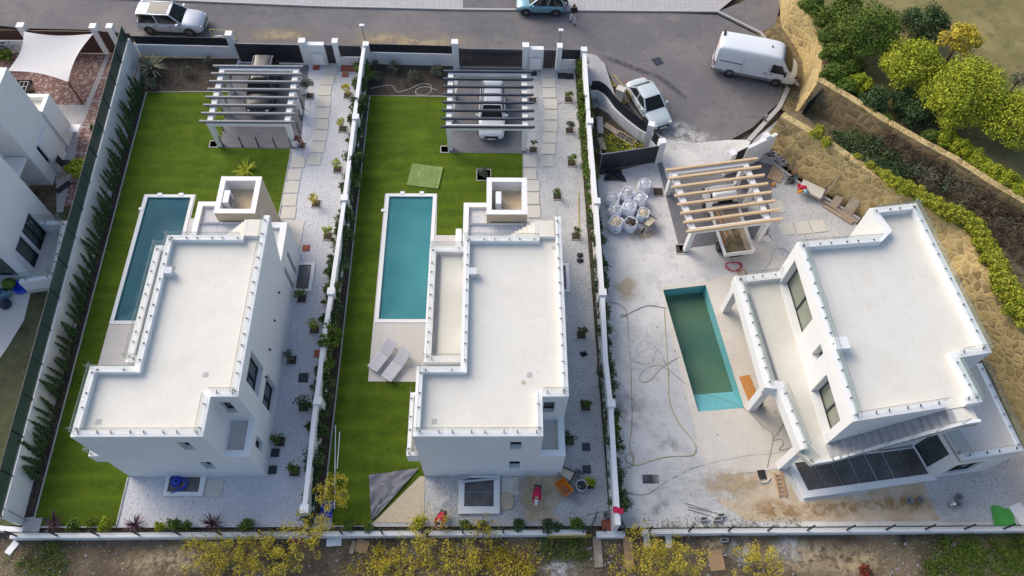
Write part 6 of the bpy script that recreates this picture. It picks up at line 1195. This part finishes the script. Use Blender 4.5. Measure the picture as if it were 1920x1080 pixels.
c=W2(1162,180,.4); t=thing('utility_box','beige utility box in front of the yellow barrier','utility box',(c[0],c[1],.13),rad(-30)); part('cabinet',MB().box(-.28,-.22,0,.28,.22,.95),'cream_slab',t); part('lid',MB().box(-.3,-.24,.951,.3,.24,1.0),'cream_slab',t)
# bulk bags
def bag(lb,loc,s_,sd,fill,torn=False):
    q=random.Random(sd); t=thing('bulk_bag',lb,'bulk bag',loc,q.random()*.6,'bulk bags in the yard'); n=28; ph=q.random()*6
    def ring_(z,r_): return [((r_*(1+.10*abs(math.cos(2*a))**.5*0+.09*math.cos(4*a+3.14)*-1+.03*math.sin(5*a+ph)))*math.cos(a),(r_*(1+.09*math.cos(4*a+3.14)*-1+.03*math.sin(5*a+ph)))*math.sin(a),z+.03*math.sin(3*a+ph)*(z>.4)) for a in [2*math.pi*k/n for k in range(n)]]
    prof=[(0,.4),(.1,.5),(.32,.56),(.58,.52),(.76,.44),(.84,.45),(.82,.41),(.68,.39)]; vs=[p for z,r_ in prof for p in ring_(z*s_,r_*s_)]
    part('sack',MB().add(vs,[(i*n+k,i*n+(k+1)%n,(i+1)*n+(k+1)%n,(i+1)*n+k) for i in range(len(prof)-1) for k in range(n)]),'bag_white',t,True)
    part('filling',MB().grid(lambda u,v:((.42*s_*(v)*math.cos(u*6.2832)),(.42*s_*(v)*math.sin(u*6.2832)),(.7+.2*(1-v*v)+.02*math.sin(u*30))*s_),20,4),fill,t,True)
    for k in range(4):
        a=.785+1.57*k; part('strap',MB().tube([(.52*s_*math.cos(a),.52*s_*math.sin(a),.2*s_),(.5*s_*math.cos(a),.5*s_*math.sin(a),.8*s_),(.42*s_*math.cos(a+.1),.42*s_*math.sin(a+.1),1.0*s_),(.3*s_*math.cos(a+.35),.3*s_*math.sin(a+.35),.93*s_),(.36*s_*math.cos(a+.6),.36*s_*math.sin(a+.6),.8*s_)],.014,5),'bag_white',t)
    # printed block of lettering-like strokes on the near side
    for k in range(7): part('print',MB().ob((-.2*s_+k*.065*s_,-.56*s_+.014*abs(k-3),.42*s_),(.026,.03,.17*s_)),'bag_print',t)
    return t
bl_=[(1149,375,1.0,'gravel_grey','grey filled bulk bag at the left end of the far row'),(1176,366,1.05,'gravel_grey','bulk bag in the middle of the far row with a pale filling'),(1208,349,1.0,'gravel_white','bulk bag standing apart nearest the open gate'),(1200,375,1.05,'gravel_white','bulk bag at the right end of the middle row'),(1153,396,1.0,'gravel_grey','bulk bag at the left of the second row, filled level with grey gravel'),(1179,392,1.08,'gravel_white','bulk bag at the centre of the group'),(1206,403,.95,'builder_sand','bulk bag full of yellow sand above the wheelbarrow'),(1154,421,1.08,'builder_sand','bulk bag at the near left corner of the group'),(1182,421,1.0,'soil','sagging bulk bag of dark soil beside the wheelbarrow')]
for i,(x,y,s_,f_,lb) in enumerate(bl_): c=W2(x,y,.4); bag(lb,(c[0],c[1],.0),s_*.86,i,f_)
def wheelbarrow(lb,loc,rz,mat='grey_metal'):
    t=thing('wheelbarrow',lb,'wheelbarrow',loc,rz); o,i_=[(-.3,-.42),(.3,-.42),(.22,.42),(-.22,.42)],[(-.2,-.28),(.2,-.28),(.15,.3),(-.15,.3)]; mb=MB(); vs=[(x,y,.6) for x,y in o]+[(x,y,.33) for x,y in i_]; mb.add(vs,[(0,1,5,4),(1,2,6,5),(2,3,7,6),(3,0,4,7),(4,5,6,7)]); part('tray',mb,mat,t); part('load',MB().add([(x*.85,y*.85,.52) for x,y in o],[(0,1,2,3)]),'builder_sand',t)
    part('wheel',MB().tube([(0,.6+.17*math.cos(a),.19+.17*math.sin(a)) for a in [math.pi*k/8 for k in range(17)]],.035,6),'rubber',t)
    for s_ in (-1,1): part('handle',MB().tube([(0.06*s_,.62,.22),(.22*s_,-.2,.4),(.28*s_,-1.0,.58)],.018,6),'old_wood',t); part('leg',MB().tube([(.2*s_,-.35,.42),(.22*s_,-.4,0)],.016,5),'grey_metal',t)
wheelbarrow('wheelbarrow full of sand beside the bulk bags',at0(1215,424),rad(140))
c=W2(1152,327,.1); single('black_sheet',MB().grid(lambda u,v:((u-.5)*1.5*(1-.4*v),(v-.5)*.9-.3*(u-.4)**2,.06+.06*math.sin(u*11)*math.cos(v*9)),12,10),'black','crumpled black plastic sheet below the open sliding gate','plastic sheet',smooth=True,loc=(c[0],c[1],.02))
# planks and boards in the front bed of the yard
for (a,b,w,m_,lb) in (((1124,219),(1126,250),.4,'block_grey','grey speckled slab at the top of the front bed of the yard'),((1134,233),(1167,256),.42,'old_wood','pale plank lying across the front bed of the yard'),((1124,258),(1136,290),.4,'old_wood','pale board upright along the dividing wall in the front bed'),((1183,280),(1200,284),.5,'old_wood','short plank end behind the open sliding gate'),((1125,284),(1140,287),.45,'kerb','short grey block at the left end behind the sliding gate')):
    p=at0(*a,.08); q_=at0(*b,.08); single('plank',MB().bar(p,q_,w,.06),m_,lb,'plank')
t=thing('light_well','framed double grille leaning on the pale plank in the front bed','grille',at0(1173,261,.05),rad(-38)); part('frame',ring(MB(),rect(-.7,-.3,.7,.3),rect(-.62,-.23,.62,.23),.05,.13).box(-.03,-.23,.05,.03,.23,.12),'old_wood',t); part('mesh',MB().box(-.62,-.23,.06,.62,.23,.08),'grate',t); t.name='grille_panel'
c=W2(1114,194,.2); t=thing('crate','small dark crate in the corner of the front bed behind the curved wall','crate',(c[0],c[1],.02),rad(15)); part('box',ring(MB(),rect(-.32,-.26,.32,.26),rect(-.26,-.2,.26,.2),0,.3),'block_grey',t); part('base',MB().box(-.26,-.2,0,.26,.2,.05),'black',t)
stuffpatch('weeds','green and ochre weeds in the front bed of the yard',L([(1140,255),(1165,265),(1210,280),(1215,290),(1140,292)],.05),1100,.12,'leaf_yellow',.02,.2,seed=12)
# things along the stone wall
def lean(lb,base,top,zt,w,mat,nm='plank',cat='plank',th=.05,gp=None):
    p=at0(*base,.03); q_=Vector((*W2(*top,zt),zt)); return single(nm,MB().bar(p,tuple(q_),w,th,(0,0,1)),mat,lb,cat,gp)
lean('upper brown board leaning on the stone wall left of the light planks',(1573,383),(1591,354),1.0,.62,'plywood'); lean('lower pale board leaning on the stone wall',(1560,390),(1575,368),.6,.5,'old_wood'); lean('wide pale plank leaning on the stone wall nearest the turned villa',(1586,402),(1611,366),1.2,.62,'old_wood'); lean('second wide plank behind the one nearest the turned villa',(1592,401),(1617,366),1.15,.5,'plywood')
lean('long thin pole leaning on the stone wall',(1542,371),(1576,327),2.0,.09,'old_wood','pole','pole'); lean('thin batten leaning beside the long pole',(1545,364),(1560,338),1.2,.08,'old_wood','pole','pole'); lean('thin crooked batten leaning on the stone wall near the work table',(1537,362),(1557,338),1.1,.05,'old_wood','pole','pole')
lean('pinkish board leaning on the stone wall above the trestle',(1490,328),(1503,300),1.0,.5,'plywood')
for a,b,lb in (((1541,377),(1608,416),'long plank lying along the foot of the stone wall'),((1544,384),(1598,418),'second long plank beside the foot of the stone wall')): p=at0(*a,.08); q_=at0(*b,.08); single('plank',MB().bar(p,q_,.28,.08),'old_wood',lb,'plank','planks at the foot of the stone wall')
kp=[at0(x,y,.1) for x,y in [(1418,286),(1450,306),(1480,330),(1500,345),(1538,366),(1570,385),(1612,412)]]; mb=MB()
for i in range(6): mb.bar(kp[i],kp[i+1],.14,.2)
struct('kerb',mb,'kerb')
t=thing('trestle','small wooden trestle frame against the stone wall','trestle',at0(1488,320),rad(-30)); mb=MB()
for x in (-.35,.35): part('leg',MB().bar((x,-.25,0),(x*.8,.15,1.0),.05),'old_wood',t); part('leg',MB().bar((x,.35,0),(x*.8,.15,1.0),.05),'old_wood',t)
part('crossbar',MB().bar((-.35,.15,1.0),(.35,.15,1.0),.07).bar((-.35,-.12,.35),(.35,-.12,.35),.05).bar((-.33,.05,.7),(.33,.05,.7),.05),'old_wood',t)
t=thing('pallet','small wooden pallet lying on the grey gravel','pallet',at0(1454,328),rad(-28)); part('deck_boards',None or (lambda mb:[mb.box(-.42+i*.13,-.55,.09,-.34+i*.13,.55,.12) for i in range(7)] and mb)(MB()),'pine',t); part('bearer',(lambda mb:[mb.box(-.42,y-.05,0,.44,y+.05,.085) for y in (-.48,0,.48)] and mb)(MB()),'shutter_board',t)
for i,(x,y,lb) in enumerate([(1434,279,'dark grey concrete block nearest the white gate wall'),(1437,290,'second concrete block from the white gate wall'),(1447,293,'pale concrete block beside the kerb'),(1461,296,'hollow concrete block third along the kerb'),(1466,303,'last concrete block of the row along the kerb')]):
    c=W2(x,y,.2); t=thing('concrete_block',lb,'block',(c[0],c[1],.02),rad(-35)+i*.2,'concrete blocks along the kerb'); part('block',ring(MB(),rect(-.24,-.3,.24,.3),rect(-.16,-.22,.16,.22),0,.38),'block_grey',t); part('web',MB().box(-.16,-.03,0,.16,.03,.37),'block_grey',t)
c=W2(1481,336,.2); t=thing('tool_heap','heap of grey tools and buckets beside the pallet','tools',(c[0],c[1],.02)); q=random.Random(3)
for k in range(9): part('tool',MB().tube([(q.uniform(-.4,.4),q.uniform(-.3,.3),.05),(q.uniform(-.5,.5),q.uniform(-.4,.4),q.uniform(.1,.35))],.025,5),['steel','black','grey_metal'][k%3],t)
for k in range(4): x,y=q.uniform(-.4,.5),q.uniform(-.3,.3); part('bucket',MB().lathe([(0,0.02),(.11,.02),(.15,.28),(.13,.28),(.1,.05),(0,.05)],(x,y,0),12),['bucket_grey','black','blue_car','steel'][k],t)
t=thing('work_table','low wooden work table with a pale top by the stone wall','table',at0(1518,362),rad(-32)); part('tabletop',MB().box(-.75,-.42,.4,.75,.42,.46),'cream_slab',t)
for a,b in ((-.68,-.35),(.68,-.35),(-.68,.35),(.68,.35)): part('leg',MB().box(a-.04,b-.04,0,a+.04,b+.04,.4),'old_wood',t)
part('rail',MB().box(-.75,-.46,.32,.75,-.42,.44),'old_wood',t)
c=W2(1504,352,.5)
single('red_garment',MB().grid(lambda u,v:((u-.5)*.6,(v-.5)*.35+.1*math.sin(u*5),.05+.07*math.sin(u*9)*math.cos(v*6)),10,8),'red_cloth','crumpled red garment on the work table by the stone wall','garment',smooth=True,loc=(c[0],c[1],.5)); c=W2(1511,360,.5)
single('blue_bag',MB().lathe([(0,0),(.16,.02),(.2,.1),(.12,.2),(0,.22)],n=10),'mint_car' if False else 'blue_car','small turquoise bag on the work table','bag',smooth=True,loc=(c[0],c[1],.465)); c=W2(1499,360,.5)
single('orange_tool',MB().ob((0,0,.08),(.2,.14,.16)).tube([(0,0,.1),(.25,.1,.12)],.03,6),'orange_plastic','small orange power tool at the end of the work table','power tool',loc=(c[0],c[1],.465)); c=W2(1450,346,.1)
single('small_box',MB().box(-.12,-.1,0,.12,.1,.14).box(-.13,-.11,.14,.13,.11,.155),'shutter_board','small cardboard coloured box on the grey gravel near the rafter ends','box',loc=(c[0],c[1],.02),rz=.4)
# yard clutter
t=thing('hose_reel','coil of red cable and a pit beside the tipper truck','cable coil',at0(1375,500,.03)); mb=MB(); pts=[]
for k in range(90): a=k*.3; pts.append(((.48+.08*math.sin(k*.7))*math.cos(a)+.06*math.sin(k*.21),(.3+.05*math.sin(k*.9))*math.sin(a),.02+k*.001))
part('cable',mb.tube(pts,.014,5),'red_cloth',t); t['label']='tangled oval coil of red cable behind the tipper truck'; t.name='cable_coil'
board('small open pit with a brown lid in front of the pillar of the turned villa',1392,511,.55,.45,'plywood',8,.03,.03,'pit_cover','cover')
def hose(lb,pts,r_,mat,z=.02,nm='hose',cat='hose',zz=.03):
    P_=[Vector((*W2(x,y,z),z)) for x,y in pts]; out=[]
    for i in range(len(P_)-1):
        p0,p1,p2,p3=P_[max(i-1,0)],P_[i],P_[i+1],P_[min(i+2,len(P_)-1)]
        for k in range(6):
            u=k/6; out.append(.5*((2*p1)+(p2-p0)*u+(2*p0-5*p1+4*p2-p3)*u*u+(3*p1-p0-3*p2+p3)*u**3))
    out.append(P_[-1]); single(nm,MB().tube(out,r_,5),mat,lb,cat,smooth=True)
zf=lambda x,y:(1080+x/2.454,640+y/2.454)
hose('long tan hose running down the yard beside the dividing wall',[(1140,566),(1160,570),(1175,585),(1178,620),(1183,680)]+[zf(*p) for p in [(255,170),(258,370),(248,480),(265,560),(235,555),(230,525),(262,515),(262,570),(200,585)]],.022,'hose_tan')
hose('yellow hose curving across the yard slab below the half drained pool',[(1245,578),(1210,575),(1180,583),(1170,600),(1166,596),(1173,590),(1215,573)][:1]+[zf(*p) for p in [(425,160),(430,270),(470,370),(540,460),(552,500),(530,525),(430,530),(350,548),(280,570),(235,555)]],.02,'hose_yellow')
hose('brown looped cable lying left of the half drained pool',[(1250,578),(1215,573),(1185,585),(1166,595),(1165,590),(1173,591),(1178,598)],.018,'cable')
hose('hose in a wide loop beside the half drained pool',[zf(*p) for p in [(480,70),(400,115),(350,170),(310,188),(292,165),(320,125),(380,108),(420,130),(430,160)]],.02,'hose_tan')
hose('thin cable hanging across the near end of the half drained pool',[zf(*p) for p in [(245,20),(265,90),(345,100),(370,40),(385,45),(430,130),(520,205)]],.012,'cable')
hose('long thin cable from the dividing wall to the villa pillar',[(1160,922)]+[zf(*p) for p in [(320,705),(400,655),(520,590),(600,567),(680,548),(800,525),(900,518),(980,500)]],.012,'cable')
hose('thin cable looping over the deck of the turned villa',[zf(*p) for p in [(545,238),(640,255),(740,290),(800,330),(860,390),(900,420),(905,460),(880,580)]],.012,'cable',.04)
hose('thin cable curling under the terrace of the turned villa',[zf(*p) for p in [(965,365),(930,420),(905,455),(940,450),(955,470),(935,500),(985,490)]],.012,'cable',.04)
hose('curling dark cable on the porch slab of the turned villa',[(1425,515),(1445,490),(1450,470),(1470,468),(1495,490)],.012,'cable',.04)
hose('looped pale green hose on the dark bed by the middle pergola',[(695,166),(722,160),(737,162),(745,172),(765,168),(790,157),(807,160),(808,172),(795,178),(780,175),(783,166),(800,163),(820,169)],.022,'hose_green')
hose('tan hose hanging over the near end of the dividing wall',[(1100,965),(1125,960),(1140,955),(1150,925),(1158,900)],.02,'hose_tan')
hose('thin wire across the stepping stones by the middle pergola',[(1004,180),(1020,190),(1045,195),(1078,178)],.01,'cable')
hose('blue hose heaped on the light well of the leftmost villa',[(318,900),(325,893),(345,896),(352,905),(340,915),(325,912),(322,903),(338,899),(350,912),(330,921),(320,925)],.03,'blue_plastic',.14)
single('blue_reel',MB().lathe([(.08,0),(.2,.02),(.2,.12),(.08,.14)],n=16),'blue_plastic','blue hose reel on the grate of the light well','hose reel',smooth=True,loc=(*W2(331,903,.15),.07))
t=thing('ladder','short wooden ladder lying on the sand by the long light well','ladder',at0(1463,909,.05),rad(2)); L_=1.1; mb=MB()
for s_ in (-.17,.17): part('rail',MB().box(s_-.03,-.62,0,s_+.03,.62,.07),'plywood',t)
for k in range(6): part('rung',MB().box(-.14,-.55+k*.21,.02,.14,-.5+k*.21,.05),'plywood',t)
board('black square inspection hole by the deck corner of the turned villa',1429,890,.42,.5,'black',5,.015,.02,'inspection_cover','cover'); hose('curved concrete lip around the black inspection hole',[(1422,897),(1426,905),(1438,904),(1445,896)],.05,'kerb',.03)
for i,(x,y,lb) in enumerate([(1320,973,'left grey block of the three near the low wall'),(1346,973,'middle grey block of the three near the low wall'),(1352,966,'upper grey block of the three near the low wall'),(1360,1011,'grey block against the outer face of the low wall')]): c=W2(x,y,.15); single('concrete_block',ring(MB(),rect(-.2,-.1,.2,.1),rect(-.15,-.06,.15,.06),0,.2),'block_grey',lb,'block','loose grey blocks',loc=(c[0],c[1],-.2 if y>1000 else .012),rz=.05)
for i,(a,b,lb) in enumerate((((1284,943),(1330,957),'upper of three thin bars lying in the yard'),((1290,950),(1345,962),'middle of three thin bars lying in the yard'),((1290,955),(1332,967),'lower of three thin bars lying in the yard'))): single('steel_bar',MB().tube([at0(*a,.03),at0(*b,.03)],.014,5),'cable',lb,'bar','thin bars in the yard')
for i,(x,y,lb,m_) in enumerate([(1835,860,'','')]*0+[(1704,939,'grey bucket standing in the puddle of mortar','bucket_grey'),(1724,937,'small greenish bottle crate beside the grey bucket','bucket_grey'),(1783,946,'pale bucket at the left of three on the grey gravel','steel'),(1796,932,'dark bucket at the top of three on the grey gravel','bucket_grey'),(1795,944,'dark bucket at the bottom of three on the grey gravel','bucket_grey'),(1424,758,'black bucket behind the middle leg of the terrace','black'),(1137,966,'dark bucket of soil at the end of the dividing wall','bucket_grey'),(1084,887,'small grey bucket above the barrel','bucket_grey')]):
    c=W2(x,y,.15); t=thing('bucket',lb.replace('bottle crate','mortar bucket'),'bucket',(c[0],c[1],.03),0,'buckets about the building site'); part('shell',MB().lathe([(0.001,.02),(.13,.02),(.18,.3),(.165,.3),(.12,.05),(.001,.05)],n=16),m_,t,True); part('handle',MB().tube([(.17*math.cos(a),.05,.3+.12*math.sin(a)) for a in [math.pi*k/8 for k in range(9)]],.008,4),'steel',t)
c=W2(1104,908-8,.3); t=thing('barrel','open grey barrel of dark water beside the orange tub','barrel',(c[0]-.75,c[1]+.1,.01)); c=W2(1090,912,.3); t.location=(c[0],c[1],.01); part('shell',MB().lathe([(0.001,.02),(.25,.02),(.3,.55),(.27,.55),(.24,.06)],n=24),'pipe_grey',t,True); part('water',MB().lathe([(0.001,.4),(.26,.4)],n=24),'black',t)
c=W2(1057,915,.15); t=thing('mortar_tub','bright orange rectangular mortar tub','tub',(c[0],c[1],.01),rad(36)); o,i_=[(-.28,-.42),(.28,-.42),(.28,.42),(-.28,.42)],[(-.2,-.33),(.2,-.33),(.2,.33),(-.2,.33)]; part('shell',MB().add([(x,y,.34) for x,y in o]+[(x,y,.04) for x,y in i_]+[(x*1.02,y*1.02,.33) for x,y in o]+[(x*1.05,y*1.05,0) for x,y in i_],[(0,1,5,4),(1,2,6,5),(2,3,7,6),(3,0,4,7),(4,5,6,7),(8,12,13,9),(9,13,14,10),(10,14,15,11),(11,15,12,8)]),'orange_plastic',t); part('rim',ring(MB(),[(x*1.06,y*1.04) for x,y in o],[(x*.97,y*.97) for x,y in o],.32,.355),'orange_plastic',t)
wheelbarrow('dark wheelbarrow by the corner of the middle villa',at0(1060,893),rad(60),'black')
c=W2(947,940,.05); single('mortar_tray',MB().lathe([(0.001,.03),(.42,.03),(.46,.08),(.44,.08)],n=22),'builder_sand','round tan mortar patch tray beside the square light well','tray',loc=(c[0],c[1],.005))
board('grey stone slab against the wall above the square light well',870,893,.5,.3,'block_grey',0,.21,.12,'stone_slab','slab'); p=at0(863,904,.25); q_=at0(934,897,.3); single('plank',MB().bar(p,q_,.1,.06),'pipe_grey','grey plank laid across the square light well','plank')
# near gates
for (x,lb,s_) in ((1102,'open mesh gate beside the yellow barrier',-1),(1168,'open mesh gate at the end of the dividing wall',1)):
    c=W2(x,1000,.0); t=thing('mesh_gate',lb,'gate',(c[0],c[1],-.02),rad(62 if s_<0 else 118)); mb=MB(); 
    for a,b in (((0,0,.05),(.95,0,.05)),((.95,0,.05),(.95,0,1.15)),((.95,0,1.15),(0,0,1.15)),((0,0,1.15),(0,0,0))): mb.bar(a,b,.05)
    part('frame',mb,'dark_metal',t); part('screen',MB().box(0,-.004,.05,.95,.004,1.15),'mesh_clear',t); part('handle',MB().box(.78,-.03,.6,.9,.03,.64),'black',t)
for x,lb in ((1132,'single dark post in the gap of the low near wall'),(1192,'single dark post at the start of the yard wall')): c=W2(x,998,0); single('gate_post',MB().box(-.035,-.035,0,.035,.035,1.1).box(-.05,-.05,1.1,.05,.05,1.12),'dark_metal',lb,'post',loc=(c[0],c[1],-.02))
c=W2(1155,1003,.2); single('low_wall_stub',MB().box(-.95,-.1,-.3,.42,.16,.2).box(-.99,-.12,.2,.46,.18,.23),'plaster','short low wall stub joining the dividing wall at its near end','wall',loc=(c[0],c[1],0))
c=W2(1159,957,1.75); single('red_cloth',MB().grid(lambda u,v:((u-.5)*.5,(v-.5)*.3+.05*math.sin(u*6),.04+.04*math.sin(u*12)*math.cos(v*7)-(.2*(u-.85) if u>.85 else 0)),12,8),'red_cloth','crumpled red cloth draped over the near end of the dividing wall','cloth',smooth=True,loc=(c[0],c[1],1.71))
board('pink paving rubble strip behind the dark bucket of soil',1137,985,.45,.6,'terracotta',5,.012,.04)
c=W2(612,955,.2); single('blue_jacket',MB().grid(lambda u,v:((u-.5)*.6,(v-.5)*.8,.12+.1*math.sin(u*8+v*3)*math.cos(v*9)),12,12),'blue_plastic','crumpled blue jacket on a stone under the small round golden tree','jacket',smooth=True,loc=(c[0],c[1],.05))
board('pale concrete slab under the small golden tree',598,977,1.3,.75,'kerb',0,.012,.04,'service_slab','slab')
# green sheet and white sheet, right edge
c=W2(1880,970,.1); single('green_sheet',MB().grid(lambda u,v:((u-.5)*1.15+.15*v,(v-.5)*1.1+.08*math.sin(u*7),.03+.03*math.sin(u*9+v*4)),10,10),'green_sheet','crumpled green plastic sheet at the right end of the yard wall','plastic sheet',smooth=True,loc=(c[0],c[1],.02)); board('white panel cut by the right edge beside the green sheet',1915,965,.7,1.1,'white_paint',20,.03,.05)
lean('yellow pole lying on the grey gravel',(1086,440),(1084,362),.05,.04,'yellow_paint','pole','pole',.04)
for i,(x,y) in enumerate([(1095,663),(1087,478),(1088,488)]): c=W2(x,y,.05); single('rubble_heap',leaves([(0,0,.05,.2,.18,.08)],60,.12,.9,.9,i,.4),'block_grey' if False else 'dark_metal',['dark heap beside the wall on the grey gravel','upper small dark heap near the hidden light well','lower small dark heap near the hidden light well'][i],'rubble',loc=(c[0],c[1],.0))
mb=MB(); q=random.Random(9)
for k in range(260):
    x=q.uniform(0,1900); y=q.uniform(1018,1085); c=W2(x,y,-.2); s_=q.uniform(.02,.09); mb.ob((c[0],c[1],-.2),(s_*1.6,s_,s_*.7),q.random()*3,q.random())
o=struct('rubble',mb,'block_grey','stuff'); o['label']='pale stones and rubble scattered over the scrubland'
mb=MB()
for k in range(50):
    x=q.uniform(1130,1760); y=q.uniform(500,975); c=W2(x,y,0)
    s_=q.uniform(.015,.05); mb.ob((c[0],c[1],.035),(s_*1.5,s_,s_*.5),q.random()*3)
o=struct('debris',mb,'cable','stuff'); o['label']='small dark crumbs of debris scattered on the yard slab'
